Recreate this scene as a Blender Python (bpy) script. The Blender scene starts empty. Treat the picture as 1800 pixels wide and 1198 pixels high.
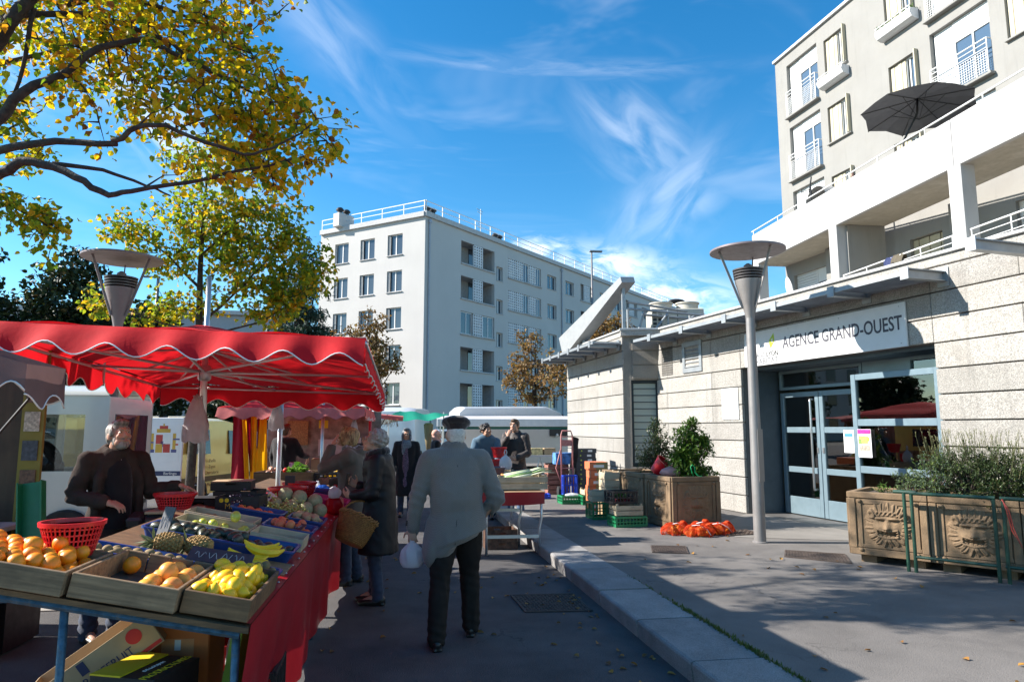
import bpy, bmesh, math, random
import numpy as np
from mathutils import Vector, Matrix, Euler, noise as mnoise
R_ = math.radians
random.seed(7)
SC = bpy.context.scene
COL = SC.collection
# camera
cam_d = bpy.data.cameras.new('camera')
cam = bpy.data.objects.new('camera', cam_d)
COL.objects.link(cam)
cam.location = (0, 0, 1.65)
cam.rotation_euler = (R_(90 + 7.266), 0, R_(-8.47))
cam_d.sensor_width = 36.0
cam_d.lens = 24.0
cam_d.clip_start = 0.05
cam_d.clip_end = 3000
SC.camera = cam
SC.view_settings.view_transform = 'Standard'
SC.view_settings.look = 'None'
SC.view_settings.exposure = 1.28
SC.view_settings.gamma = 1.0
SC.view_settings.use_curve_mapping = False
SC.cycles.max_bounces = 8
SC.cycles.transparent_max_bounces = 12
SC.cycles.diffuse_bounces = 4
SC.cycles.glossy_bounces = 4
SC.cycles.use_denoising = True
SC.cycles.sample_clamp_indirect = 6.0
# sun and sky
SUN_EL = 34.0
L = Vector((0.814, -0.154, -0.559)).normalized()      # direction the light travels
sun_d = bpy.data.lights.new('sun', 'SUN')
sun_d.energy = 4.9
sun_d.angle = R_(0.53)
sun_d.color = (1.0, 0.945, 0.87)
sun = bpy.data.objects.new('sun', sun_d)
COL.objects.link(sun)
sun.rotation_euler = L.to_track_quat('-Z', 'Y').to_euler()
sun.location = (-30, 6, 25)
world = bpy.data.worlds.new('World')
SC.world = world
world.use_nodes = True
wt = world.node_tree
for n_ in list(wt.nodes):
 wt.nodes.remove(n_)
class NT:
 def __init__(s, tree):
  s.t = tree
 def n(s, typ, **kw):
  nd = s.t.nodes.new(typ)
  for k, v in kw.items():
   setattr(nd, k, v)
  return nd
 def l(s, a, b):
  s.t.links.new(a, b)
 def val(s, sock, v):
  if hasattr(v, 'is_linked') or isinstance(v, bpy.types.NodeSocket):
   s.l(v, sock)
  else:
   sock.default_value = v
 def math(s, op, a, b=None, c=None, clamp=False):
  nd = s.n('ShaderNodeMath', operation=op, use_clamp=clamp)
  s.val(nd.inputs[0], a)
  if b is not None:
   s.val(nd.inputs[1], b)
  if c is not None:
   s.val(nd.inputs[2], c)
  return nd.outputs[0]
 def mix(s, fac, a, b, blend='MIX'):
  nd = s.n('ShaderNodeMix', data_type='RGBA', blend_type=blend)
  s.val(nd.inputs[0], fac)
  s.val(nd.inputs[6], a)
  s.val(nd.inputs[7], b)
  return nd.outputs[2]
 def ramp(s, fac, stops, interp='LINEAR'):
  nd = s.n('ShaderNodeValToRGB')
  cr = nd.color_ramp
  cr.interpolation = interp
  while len(cr.elements) < len(stops):
   cr.elements.new(0.5)
  for e, (p, c) in zip(cr.elements, stops):
   e.position = p
   e.color = c if len(c) == 4 else (*c, 1)
  s.l(fac, nd.inputs[0])
  return nd.outputs[0]
 def mapr(s, v, a, b, c, d, smooth=False):
  nd = s.n('ShaderNodeMapRange', interpolation_type='SMOOTHSTEP' if smooth else 'LINEAR')
  s.val(nd.inputs[0], v)
  for i, x in enumerate((a, b, c, d)):
   nd.inputs[1 + i].default_value = x
  return nd.outputs[0]
 def noise(s, vec, scale, detail=4, rough=0.55, dist=0.0):
  nd = s.n('ShaderNodeTexNoise')
  nd.inputs['Scale'].default_value = scale
  nd.inputs['Detail'].default_value = detail
  nd.inputs['Roughness'].default_value = rough
  nd.inputs['Distortion'].default_value = dist
  if vec is not None:
   s.l(vec, nd.inputs['Vector'])
  return nd.outputs['Fac']
w = NT(wt)
sky = w.n('ShaderNodeTexSky', sky_type='NISHITA')
sky.sun_disc = False
sky.sun_elevation = R_(SUN_EL)
sky.sun_rotation = math.atan2(-L.x, -L.y)
sky.altitude = 200
sky.air_density = 1.0
sky.dust_density = 0.15
sky.ozone_density = 1.6
geo = w.n('ShaderNodeTexCoord')
sep = w.n('ShaderNodeSeparateXYZ')
w.l(geo.outputs['Generated'], sep.inputs[0])
az = w.math('MULTIPLY', w.math('ARCTAN2', sep.outputs[0], sep.outputs[1]), 57.2958)
el = w.math('MULTIPLY', w.math('ARCSINE', sep.outputs[2]), 57.2958)
def cloud_patch(caz, cel, ra, re, rot, sx, sy, thr, soft, amt, seed, dist=1.2, rough=.6):
 du = w.math('SUBTRACT', az, caz)
 dv = w.math('SUBTRACT', el, cel)
 c, s_ = math.cos(R_(rot)), math.sin(R_(rot))
 u = w.math('ADD', w.math('MULTIPLY', du, c), w.math('MULTIPLY', dv, s_))
 v = w.math('SUBTRACT', w.math('MULTIPLY', dv, c), w.math('MULTIPLY', du, s_))
 r2 = w.math('ADD', w.math('POWER', w.math('ABSOLUTE', w.math('DIVIDE', u, ra)), 2.0), w.math('POWER', w.math('ABSOLUTE', w.math('DIVIDE', v, re)), 2.0))
 mask = w.math('POWER', 2.7183, w.math('MULTIPLY', r2, -1.0))
 cmb = w.n('ShaderNodeCombineXYZ')
 w.l(w.math('DIVIDE', u, sx), cmb.inputs[0])
 w.l(w.math('DIVIDE', v, sy), cmb.inputs[1])
 cmb.inputs[2].default_value = seed
 nz = w.noise(cmb.outputs[0], 1.0, 5, rough, dist)
 f = w.mapr(nz, thr, thr + soft, 0.0, 1.0, True)
 return w.math('MULTIPLY', w.math('MULTIPLY', mask, f), amt)
patches = [
 cloud_patch(12, 28.9, 13, .7, -4, 9, 1.1, .28, .6, .24, 3.1, .5),
 cloud_patch(19.8, 23.0, 5.5, 2.6, -42, 7, 2.2, .26, .6, .40, 7.7, .6, .5),
 cloud_patch(21.8, 18.0, 5.0, 2.6, 42, 6, 2.2, .26, .6, .40, 11.3, .6, .5),
 cloud_patch(-7.5, 30.5, 7, 2.5, -38, 8, 2.6, .28, .6, .28, 5.9, .6, .5),
 cloud_patch(16.5, 13.4, 4.6, 1.5, -6, 3.2, 1.5, .32, .30, .72, 21.0, .6, .62),
 cloud_patch(21.5, 10.8, 5.5, 1.5, -8, 3.6, 1.4, .32, .30, .70, 25.0, .6, .62),
 cloud_patch(10.8, 15.0, 3.0, .9, 0, 2.6, 1.0, .36, .3, .6, 26.5, .6),
 cloud_patch(-19, 21, 8, 2.4, -38, 8, 3.0, .34, .4, .55, 31.0, .8),
 cloud_patch(-29, 25, 5, 3, -30, 7, 3.0, .34, .4, .6, 35.0, .8),
]
cl = patches[0]
for p_ in patches[1:]:
 cl = w.math('MAXIMUM', cl, p_)
cmb = w.n('ShaderNodeCombineXYZ')
w.l(w.math('DIVIDE', az, 26.0), cmb.inputs[0])
w.l(w.math('DIVIDE', el, 6.0), cmb.inputs[1])
thin = w.math('MULTIPLY', w.mapr(w.noise(cmb.outputs[0], 1.0, 4, .62, 1.0), .46, .85, 0, 1, True), .16)
cl = w.math('MAXIMUM', cl, thin)
hs = w.n('ShaderNodeHueSaturation')
hs.inputs['Saturation'].default_value = 1.36
hs.inputs['Value'].default_value = .88
w.l(w.mix(1.0, sky.outputs[0], (.87, .96, .96, 1), 'MULTIPLY'), hs.inputs['Color'])
skyc = w.mix(cl, hs.outputs[0], (6.6, 6.7, 6.9, 1))
bg = w.n('ShaderNodeBackground')
bg.inputs['Strength'].default_value = 0.11
w.l(skyc, bg.inputs['Color'])
wo = w.n('ShaderNodeOutputWorld')
w.l(bg.outputs[0], wo.inputs['Surface'])
# materials
MATS = {}
def M(key, col=(.5, .5, .5), rough=.6, metal=0., var=.12, scale=6., bump=0., bscale=60., spec=.5, trans=0., sub=0., coat=0., stain=0., stain_col=None, stain_scale=1.5, detail=5, speck=0., speck_scale=220., sheen=0., coord='Object', emit=None, streak=0., crack=0., tone=0.):
 if key in MATS:
  return MATS[key]
 m = bpy.data.materials.new(key)
 m.use_nodes = True
 t = NT(m.node_tree)
 b = m.node_tree.nodes['Principled BSDF']
 tc = t.n('ShaderNodeTexCoord')
 vec = tc.outputs[coord]
 c = (*col, 1)
 n1 = t.noise(vec, scale, detail, .6)
 lo = tuple(max(0, x * (1 - var)) for x in col)
 hi = tuple(min(1, x * (1 + var)) for x in col)
 cc = t.mix(t.mapr(n1, .3, .7, 0, 1), (*lo, 1), (*hi, 1))
 if speck:
  n2 = t.noise(vec, speck_scale, 2, .5)
  cc = t.mix(t.mapr(n2, .35, .65, -speck, speck), cc, (1, 1, 1, 1), 'ADD') if False else t.mix(1.0, cc, t.ramp(n2, [(.3, (1 - speck,) * 3), (.7, (1 + speck,) * 3)]), 'MULTIPLY')
 if stain:
  n3 = t.noise(vec, stain_scale, 6, .65, .6)
  sc = stain_col or tuple(x * .45 for x in col)
  cc = t.mix(t.mapr(n3, .5, .72, 0, stain, True), cc, (*sc, 1))
 if streak:
  mp = t.n('ShaderNodeMapping')
  mp.inputs['Scale'].default_value = (3.0, 3.0, .25)
  t.l(vec, mp.inputs[0])
  n4 = t.noise(mp.outputs[0], 2.2, 5, .65)
  cc = t.mix(t.mapr(n4, .5, .75, 0, streak, True), cc, tuple(x * .55 for x in col) + (1,))
 if crack:
  vo = t.n('ShaderNodeTexVoronoi', feature='DISTANCE_TO_EDGE')
  vo.inputs['Scale'].default_value = .55
  wp_ = t.n('ShaderNodeVectorMath', operation='ADD')
  nv = t.n('ShaderNodeTexNoise')
  nv.inputs['Scale'].default_value = 2.2
  nv.inputs['Detail'].default_value = 5
  t.l(vec, nv.inputs['Vector'])
  t.l(vec, wp_.inputs[0])
  t.l(nv.outputs['Color'], wp_.inputs[1])
  t.l(wp_.outputs[0], vo.inputs['Vector'])
  ck = t.math('MULTIPLY', t.mapr(vo.outputs['Distance'], 0, .006, 1, 0), t.mapr(t.noise(vec, .5, 3), .5, .6, 0, crack))
  cc = t.mix(ck, cc, tuple(x * .35 for x in col) + (1,))
  n6 = t.noise(vec, 26, 2, .5)
  cc = t.mix(t.mapr(n6, .70, .74, 0, .35), cc, tuple(x * .5 for x in col) + (1,))
 if tone:
  oi = t.n('ShaderNodeObjectInfo')
  cc = t.mix(1.0, cc, t.ramp(oi.outputs['Random'], [(0, (1 - tone,) * 3), (1, (1 + tone,) * 3)]), 'MULTIPLY')
 t.l(cc, b.inputs['Base Color'])
 n5 = t.noise(vec, scale * 2.3, 3)
 if coat or metal > .5:
  b.inputs['Roughness'].default_value = rough
 else:
  t.l(t.mapr(n5, .3, .7, max(.02, rough - .08), min(1, rough + .08)), b.inputs['Roughness'])
 b.inputs['Metallic'].default_value = metal
 b.inputs['Specular IOR Level'].default_value = spec
 if trans:
  b.inputs['Transmission Weight'].default_value = trans
 if sub:
  b.inputs['Subsurface Weight'].default_value = sub
  b.inputs['Subsurface Radius'].default_value = (.02, .008, .004)
  b.inputs['Subsurface Scale'].default_value = .5
 if coat:
  b.inputs['Coat Weight'].default_value = coat
  b.inputs['Coat Roughness'].default_value = .08
 if sheen:
  b.inputs['Sheen Weight'].default_value = sheen
 if bump:
  bp = t.n('ShaderNodeBump')
  bp.inputs['Strength'].default_value = bump
  bp.inputs['Distance'].default_value = .01
  t.l(t.noise(vec, bscale, 4, .6), bp.inputs['Height'])
  t.l(bp.outputs[0], b.inputs['Normal'])
 MATS[key] = m
 return m
def glass_mat(key, tint=(.02, .025, .03), rough=.03, alpha=1.0):
 if key in MATS:
  return MATS[key]
 m = bpy.data.materials.new(key)
 m.use_nodes = True
 b = m.node_tree.nodes['Principled BSDF']
 b.inputs['Base Color'].default_value = (*tint, 1)
 b.inputs['Roughness'].default_value = rough
 b.inputs['Specular IOR Level'].default_value = .9
 b.inputs['IOR'].default_value = 1.5
 MATS[key] = m
 return m
def clear_glass(key, tint=(.75, .8, .8), mixf=.82, refl=1.0):
 if key in MATS:
  return MATS[key]
 m = bpy.data.materials.new(key)
 m.use_nodes = True
 t = NT(m.node_tree)
 for n_ in list(m.node_tree.nodes):
  m.node_tree.nodes.remove(n_)
 tr = t.n('ShaderNodeBsdfTransparent')
 tr.inputs[0].default_value = (*tint, 1)
 gl = t.n('ShaderNodeBsdfGlossy')
 gl.inputs['Roughness'].default_value = .015
 fr = t.n('ShaderNodeFresnel')
 fr.inputs[0].default_value = 1.52
 f = t.math('MULTIPLY_ADD', fr.outputs[0], refl, .06, True)
 mx = t.n('ShaderNodeMixShader')
 t.l(f, mx.inputs[0])
 t.l(tr.outputs[0], mx.inputs[1])
 t.l(gl.outputs[0], mx.inputs[2])
 o = t.n('ShaderNodeOutputMaterial')
 t.l(mx.outputs[0], o.inputs[0])
 MATS[key] = m
 return m
def cloth_mat(key, col, trl=.35, var=.08, scale=5, bump=.15, bscale=90, rough=.8):
 if key in MATS:
  return MATS[key]
 m = bpy.data.materials.new(key)
 m.use_nodes = True
 t = NT(m.node_tree)
 b = m.node_tree.nodes['Principled BSDF']
 tc = t.n('ShaderNodeTexCoord')
 n1 = t.noise(tc.outputs['Object'], scale, 5, .6)
 cc = t.mix(t.mapr(n1, .3, .7, 0, 1), tuple(x * (1 - var) for x in col) + (1,), tuple(min(1, x * (1 + var)) for x in col) + (1,))
 t.l(cc, b.inputs['Base Color'])
 b.inputs['Roughness'].default_value = rough
 b.inputs['Specular IOR Level'].default_value = .3
 tl = t.n('ShaderNodeBsdfTranslucent')
 t.l(cc, tl.inputs[0])
 mx = t.n('ShaderNodeMixShader')
 mx.inputs[0].default_value = trl
 t.l(b.outputs[0], mx.inputs[1])
 t.l(tl.outputs[0], mx.inputs[2])
 t.l(mx.outputs[0], m.node_tree.nodes['Material Output'].inputs[0])
 if bump:
  bp = t.n('ShaderNodeBump')
  bp.inputs['Strength'].default_value = bump
  bp.inputs['Distance'].default_value = .01
  t.l(t.noise(tc.outputs['Object'], bscale, 3), bp.inputs['Height'])
  t.l(bp.outputs[0], b.inputs['Normal'])
 MATS[key] = m
 return m
def leaf_mat(key, stops, trl=.45, rough=.55):
 if key in MATS:
  return MATS[key]
 m = bpy.data.materials.new(key)
 m.use_nodes = True
 t = NT(m.node_tree)
 b = m.node_tree.nodes['Principled BSDF']
 g = t.n('ShaderNodeNewGeometry')
 oi = t.n('ShaderNodeObjectInfo')
 rnd = t.math('FRACT', t.math('ADD', g.outputs['Random Per Island'], oi.outputs['Random']))
 cc = t.ramp(rnd, stops)
 tc = t.n('ShaderNodeTexCoord')
 nz = t.noise(tc.outputs['Object'], 1.3, 3)
 cc = t.mix(1.0, cc, t.ramp(nz, [(.3, (.78, .84, .8)), (.7, (1.18, 1.12, 1.1))]), 'MULTIPLY')
 t.l(cc, b.inputs['Base Color'])
 b.inputs['Roughness'].default_value = rough
 b.inputs['Specular IOR Level'].default_value = .4
 tl = t.n('ShaderNodeBsdfTranslucent')
 t.l(cc, tl.inputs[0])
 mx = t.n('ShaderNodeMixShader')
 mx.inputs[0].default_value = trl
 t.l(b.outputs[0], mx.inputs[1])
 t.l(tl.outputs[0], mx.inputs[2])
 t.l(mx.outputs[0], m.node_tree.nodes['Material Output'].inputs[0])
 MATS[key] = m
 return m
def wood_mat(key, col=None, dark=.45, scale=14., rough=.75, axis=0, bump=.35):
 if key in MATS:
  return MATS[key]
 m = bpy.data.materials.new(key)
 m.use_nodes = True
 t = NT(m.node_tree)
 b = m.node_tree.nodes['Principled BSDF']
 tc = t.n('ShaderNodeTexCoord')
 mp = t.n('ShaderNodeMapping')
 s = [1., 1., 1.]
 s[axis] = .07
 mp.inputs['Scale'].default_value = s
 t.l(tc.outputs['Object'], mp.inputs[0])
 g1 = t.noise(mp.outputs[0], scale * 3, 6, .65, .4)
 g2 = t.noise(tc.outputs['Object'], 3.5, 5, .65)
 c1 = t.mix(t.mapr(g1, .35, .68, 0, 1), tuple(x * dark for x in col) + (1,), (*col, 1))
 c2 = t.mix(t.mapr(g2, .48, .7, 0, .7), c1, tuple(x * dark * .6 for x in col) + (1,))
 t.l(c2, b.inputs['Base Color'])
 b.inputs['Roughness'].default_value = rough
 bp = t.n('ShaderNodeBump')
 bp.inputs['Strength'].default_value = bump
 bp.inputs['Distance'].default_value = .004
 t.l(g1, bp.inputs['Height'])
 t.l(bp.outputs[0], b.inputs['Normal'])
 MATS[key] = m
 return m
# mesh helpers
class MB:
 def __init__(s):
  s.v = []
  s.f = []
  s.mi = []
  s.m = 0
 def add(s, verts, faces, X=None):
  o = len(s.v)
  if X is not None:
   verts = [X @ Vector(p) for p in verts]
  s.v += [tuple(p) for p in verts]
  s.f += [tuple(i + o for i in f) for f in faces]
  s.mi += [s.m] * len(faces)
  return s
 def box(s, c, size, rot=None, ch=0., X=None):
  hx, hy, hz = size[0] / 2, size[1] / 2, size[2] / 2
  ch = min(ch, hx * .45, hy * .45, hz * .45)
  if ch <= 0:
   vs = [(x, y, z) for z in (-hz, hz) for y in (-hy, hy) for x in (-hx, hx)]
   fs = [(0, 2, 3, 1), (4, 5, 7, 6), (0, 1, 5, 4), (2, 6, 7, 3), (0, 4, 6, 2), (1, 3, 7, 5)]
  else:
   vs = []
   idx = {}
   for ix in (-1, 1):
    for iy in (-1, 1):
     for iz in (-1, 1):
      for ax in range(3):
       p = [ix * (hx - ch), iy * (hy - ch), iz * (hz - ch)]
       p[ax] = (ix, iy, iz)[ax] * (hx, hy, hz)[ax]
       idx[(ix, iy, iz, ax)] = len(vs)
       vs.append(tuple(p))
   fs = []
   for sg in (-1, 1):
    q = [idx[(sg, a, b, 0)] for a, b in ((-1, -1), (1, -1), (1, 1), (-1, 1))]
    fs.append(tuple(q if sg > 0 else q[::-1]))
    q = [idx[(a, sg, b, 1)] for a, b in ((-1, -1), (-1, 1), (1, 1), (1, -1))]
    fs.append(tuple(q if sg > 0 else q[::-1]))
    q = [idx[(a, b, sg, 2)] for a, b in ((-1, -1), (1, -1), (1, 1), (-1, 1))]
    fs.append(tuple(q if sg > 0 else q[::-1]))
   for a in (-1, 1):
    for b in (-1, 1):
     fs.append((idx[(a, b, -1, 0)], idx[(a, b, 1, 0)], idx[(a, b, 1, 1)], idx[(a, b, -1, 1)]) if a * b > 0 else (idx[(a, b, -1, 1)], idx[(a, b, 1, 1)], idx[(a, b, 1, 0)], idx[(a, b, -1, 0)]))
     fs.append((idx[(a, -1, b, 0)], idx[(a, -1, b, 2)], idx[(a, 1, b, 2)], idx[(a, 1, b, 0)]) if a * b > 0 else (idx[(a, 1, b, 0)], idx[(a, 1, b, 2)], idx[(a, -1, b, 2)], idx[(a, -1, b, 0)]))
     fs.append((idx[(-1, a, b, 1)], idx[(1, a, b, 1)], idx[(1, a, b, 2)], idx[(-1, a, b, 2)]) if a * b < 0 else (idx[(-1, a, b, 2)], idx[(1, a, b, 2)], idx[(1, a, b, 1)], idx[(-1, a, b, 1)]))
   for a in (-1, 1):
    for b in (-1, 1):
     for c_ in (-1, 1):
      q = (idx[(a, b, c_, 0)], idx[(a, b, c_, 1)], idx[(a, b, c_, 2)])
      fs.append(q if a * b * c_ > 0 else q[::-1])
  T = Matrix.Translation(c)
  if rot is not None:
   T = T @ (Euler(rot).to_matrix().to_4x4() if not isinstance(rot, Matrix) else rot.to_4x4())
  if X is not None:
   T = X @ T
  return s.add(vs, fs, T)
 def beam(s, p0, p1, wx, wz, ch=0., up=(0, 0, 1)):
  p0, p1 = Vector(p0), Vector(p1)
  d = p1 - p0
  y = d.normalized()
  u = Vector(up)
  x = y.cross(u)
  if x.length < 1e-5:
   x = Vector((1, 0, 0))
  x.normalize()
  z = x.cross(y)
  m = Matrix((x, y, z)).transposed()
  return s.box((p0 + p1) / 2, (wx, d.length, wz), m, ch)
 def cyl(s, p0, p1, r0, r1=None, n=12, cap=True):
  r1 = r0 if r1 is None else r1
  return s.tube([p0, p1], [r0, r1], n, cap)
 def tube(s, pts, rs, n=8, cap=True, sq=1.0):
  pts = [Vector(p) for p in pts]
  if not hasattr(rs, '__len__'):
   rs = [rs] * len(pts)
  vs, fs = [], []
  prev = None
  for i, p in enumerate(pts):
   a = pts[max(0, i - 1)]
   b = pts[min(len(pts) - 1, i + 1)]
   d = (b - a).normalized() if (b - a).length > 1e-9 else Vector((0, 0, 1))
   if prev is None:
    u = Vector((0, 0, 1)) if abs(d.z) < .9 else Vector((1, 0, 0))
    x = d.cross(u).normalized()
   else:
    x = (prev - d * prev.dot(d))
    x = x.normalized() if x.length > 1e-6 else d.orthogonal().normalized()
   prev = x
   y = d.cross(x)
   for k in range(n):
    t = 2 * math.pi * k / n
    vs.append(p + x * (math.cos(t) * rs[i]) + y * (math.sin(t) * rs[i] * sq))
  for i in range(len(pts) - 1):
   for k in range(n):
    k2 = (k + 1) % n
    fs.append((i * n + k, i * n + k2, (i + 1) * n + k2, (i + 1) * n + k))
  if cap:
   fs.append(tuple(range(n))[::-1])
   o = (len(pts) - 1) * n
   fs.append(tuple(o + k for k in range(n)))
  return s.add(vs, fs)
 def sph(s, c, r, nu=12, nv=8, rot=None, X=None):
  if not hasattr(r, '__len__'):
   r = (r, r, r)
  vs = [(0, 0, -r[2])]
  for j in range(1, nv):
   ph = -math.pi / 2 + math.pi * j / nv
   for i in range(nu):
    t = 2 * math.pi * i / nu
    vs.append((r[0] * math.cos(ph) * math.cos(t), r[1] * math.cos(ph) * math.sin(t), r[2] * math.sin(ph)))
  vs.append((0, 0, r[2]))
  fs = []
  for i in range(nu):
   i2 = (i + 1) % nu
   fs.append((0, 1 + i2, 1 + i))
   for j in range(nv - 2):
    a = 1 + j * nu
    fs.append((a + i, a + i2, a + nu + i2, a + nu + i))
   a = 1 + (nv - 2) * nu
   fs.append((a + i, a + i2, len(vs) - 1))
  T = Matrix.Translation(c)
  if rot is not None:
   T = T @ (Euler(rot).to_matrix().to_4x4() if not isinstance(rot, Matrix) else rot.to_4x4())
  if X is not None:
   T = X @ T
  return s.add(vs, fs, T)
 def lathe(s, prof, n=20, c=(0, 0, 0), X=None, sx=1., sy=1.):
  vs, fs = [], []
  for r, z in prof:
   for k in range(n):
    t = 2 * math.pi * k / n
    vs.append((c[0] + r * sx * math.cos(t), c[1] + r * sy * math.sin(t), c[2] + z))
  for i in range(len(prof) - 1):
   for k in range(n):
    k2 = (k + 1) % n
    fs.append((i * n + k, i * n + k2, (i + 1) * n + k2, (i + 1) * n + k))
  if prof[0][0] > 1e-6:
   fs.append(tuple(range(n))[::-1])
  if prof[-1][0] > 1e-6:
   o = (len(prof) - 1) * n
   fs.append(tuple(o + k for k in range(n)))
  return s.add(vs, fs, X)
 def prism(s, poly, h0, h1, fr):
  n = len(poly)
  vs = [fr(u, v, h0) for u, v in poly] + [fr(u, v, h1) for u, v in poly]
  fs = [tuple(range(n))[::-1], tuple(range(n, 2 * n))]
  for i in range(n):
   j = (i + 1) % n
   fs.append((i, j, n + j, n + i))
  return s.add(vs, fs)
 def grid(s, fn, nu, nv, closed_u=False, thick=0.):
  vs = [fn(i / (nu if closed_u else nu - 1), j / (nv - 1)) for j in range(nv) for i in range(nu)]
  fs = []
  for j in range(nv - 1):
   for i in range(nu if closed_u else nu - 1):
    i2 = (i + 1) % nu
    fs.append((j * nu + i, j * nu + i2, (j + 1) * nu + i2, (j + 1) * nu + i))
  return s.add(vs, fs)
 def quad(s, *pts):
  return s.add(pts, [tuple(range(len(pts)))])
 def B(s, name, mats, parent=None, smooth=None, loc=None, rz=None, fix=True, mx=None):
  me = bpy.data.meshes.new(name)
  me.from_pydata(s.v, [], s.f)
  if not isinstance(mats, (list, tuple)):
   mats = [mats]
  for m in mats:
   me.materials.append(m)
  if len(mats) > 1:
   me.polygons.foreach_set('material_index', s.mi)
  if fix and len(s.f) < 60000:
   bm = bmesh.new()
   bm.from_mesh(me)
   bmesh.ops.recalc_face_normals(bm, faces=bm.faces)
   bm.to_mesh(me)
   bm.free()
  if smooth:
   me.shade_smooth()
   if smooth is not True:
    me.set_sharp_from_angle(angle=R_(smooth))
  me.update()
  o = link(name, me, parent, loc, rz)
  if mx is not None:
   o.matrix_basis = mx
  return o
def link(name, me, parent=None, loc=None, rz=None):
 o = bpy.data.objects.new(name, me)
 COL.objects.link(o)
 if parent is not None:
  o.parent = parent
 if loc is not None:
  o.location = loc
 if rz is not None:
  o.rotation_euler = (0, 0, rz) if not hasattr(rz, '__len__') else rz
 return o
def tag(o, label=None, cat=None, group=None, kind=None):
 if label:
  o['label'] = label
 if cat:
  o['category'] = cat
 if group:
  o['group'] = group
 if kind:
  o['kind'] = kind
 return o
def thing(name, label, cat, loc=(0, 0, 0), rz=0., group=None):
 o = link(name, None, None, loc, rz)
 o.empty_display_size = .1
 return tag(o, label, cat, group)
def dup(o, parent=None, loc=None, rz=None, label=None, group=None):
 kids = list(o.children)
 c = o.copy()
 COL.objects.link(c)
 c.parent = parent
 if loc is not None:
  c.location = loc
 if rz is not None:
  c.rotation_euler = (0, 0, rz) if not hasattr(rz, '__len__') else rz
 if label:
  c['label'] = label
 if group:
  c['group'] = group
 for k in kids:
  dup(k, c)
 return c
def frame2(o, ang):
 c, s_ = math.cos(R_(ang)), math.sin(R_(ang))
 return lambda u, v, z: (o[0] + u * c - v * s_, o[1] + u * s_ + v * c, o[2] + z)
TMP = bpy.data.scenes.new('workbench')
def tmp_dg():
 with bpy.context.temp_override(scene=TMP, view_layer=TMP.view_layers[0]):
  dg = bpy.context.evaluated_depsgraph_get()
  dg.update()
 return dg
def text_mesh(txt, size, depth=.002, align='CENTER', sx=1., bold=0.):
 cu = bpy.data.curves.new('lettering', 'FONT')
 cu.body = txt
 cu.size = size
 cu.align_x = align
 cu.align_y = 'CENTER'
 cu.extrude = depth
 cu.offset = bold
 cu.resolution_u = 3
 ob = bpy.data.objects.new('lettering', cu)
 TMP.collection.objects.link(ob)
 dg = tmp_dg()
 me = bpy.data.meshes.new_from_object(ob.evaluated_get(dg))
 bpy.data.objects.remove(ob)
 bpy.data.curves.remove(cu)
 if sx != 1.:
  for v in me.vertices:
   v.co.x *= sx
 return me
def lettering(txt, size, mat, parent, loc, rot, align='CENTER', depth=.0015, sx=1., name='lettering', bold=0.):
 me = text_mesh(txt, size, depth, align, sx, bold)
 me.materials.clear()
 me.materials.append(mat)
 o = link(name, me, parent, loc)
 o.rotation_euler = rot
 return o
def remesh(mb, voxel, smooth=4, fac=.5):
 me = bpy.data.meshes.new('skin')
 me.from_pydata(mb.v, [], mb.f)
 bm = bmesh.new()
 bm.from_mesh(me)
 bmesh.ops.recalc_face_normals(bm, faces=bm.faces)
 bm.to_mesh(me)
 bm.free()
 ob = bpy.data.objects.new('skin', me)
 TMP.collection.objects.link(ob)
 md = ob.modifiers.new('r', 'REMESH')
 md.mode = 'VOXEL'
 md.voxel_size = voxel
 if smooth:
  m2 = ob.modifiers.new('s', 'SMOOTH')
  m2.factor = fac
  m2.iterations = smooth
 dg = tmp_dg()
 out = bpy.data.meshes.new_from_object(ob.evaluated_get(dg))
 bpy.data.objects.remove(ob)
 bpy.data.meshes.remove(me)
 out.shade_smooth()
 return out
def mlink(name, me, mat, parent):
 me.materials.clear()
 me.materials.append(mat)
 me.name = name
 return link(name, me, parent)
def TR(loc, deg=0.):
 return Matrix.Translation(loc) @ Matrix.Rotation(R_(deg), 4, 'Z')
def rel(parent_mx, loc, deg):
 return parent_mx.inverted() @ TR(loc, deg)
RX90 = Matrix.Rotation(R_(90), 4, 'X')
def wall_holes(mb, u0, u1, z0, z1, holes, depth, v=0.):
 us = sorted({u0, u1, *[h[0] for h in holes], *[h[1] for h in holes]})
 zs = sorted({z0, z1, *[h[2] for h in holes], *[h[3] for h in holes]})
 us = [x for x in us if u0 <= x <= u1]
 zs = [x for x in zs if z0 <= x <= z1]
 for a, b in zip(us, us[1:]):
  run = None
  for c, d in zip(zs, zs[1:]):
   um, zm = (a + b) / 2, (c + d) / 2
   if any(h[0] < um < h[1] and h[2] < zm < h[3] for h in holes):
    continue
   mb.quad((a, v, c), (b, v, c), (b, v, d), (a, v, d))
 for a, b, c, d in [h[:4] for h in holes]:
  e = v + depth
  mb.quad((a, v, c), (a, v, d), (a, e, d), (a, e, c))
  mb.quad((b, v, c), (b, e, c), (b, e, d), (b, v, d))
  mb.quad((a, v, d), (b, v, d), (b, e, d), (a, e, d))
  mb.quad((a, v, c), (a, e, c), (b, e, c), (b, v, c))
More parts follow.
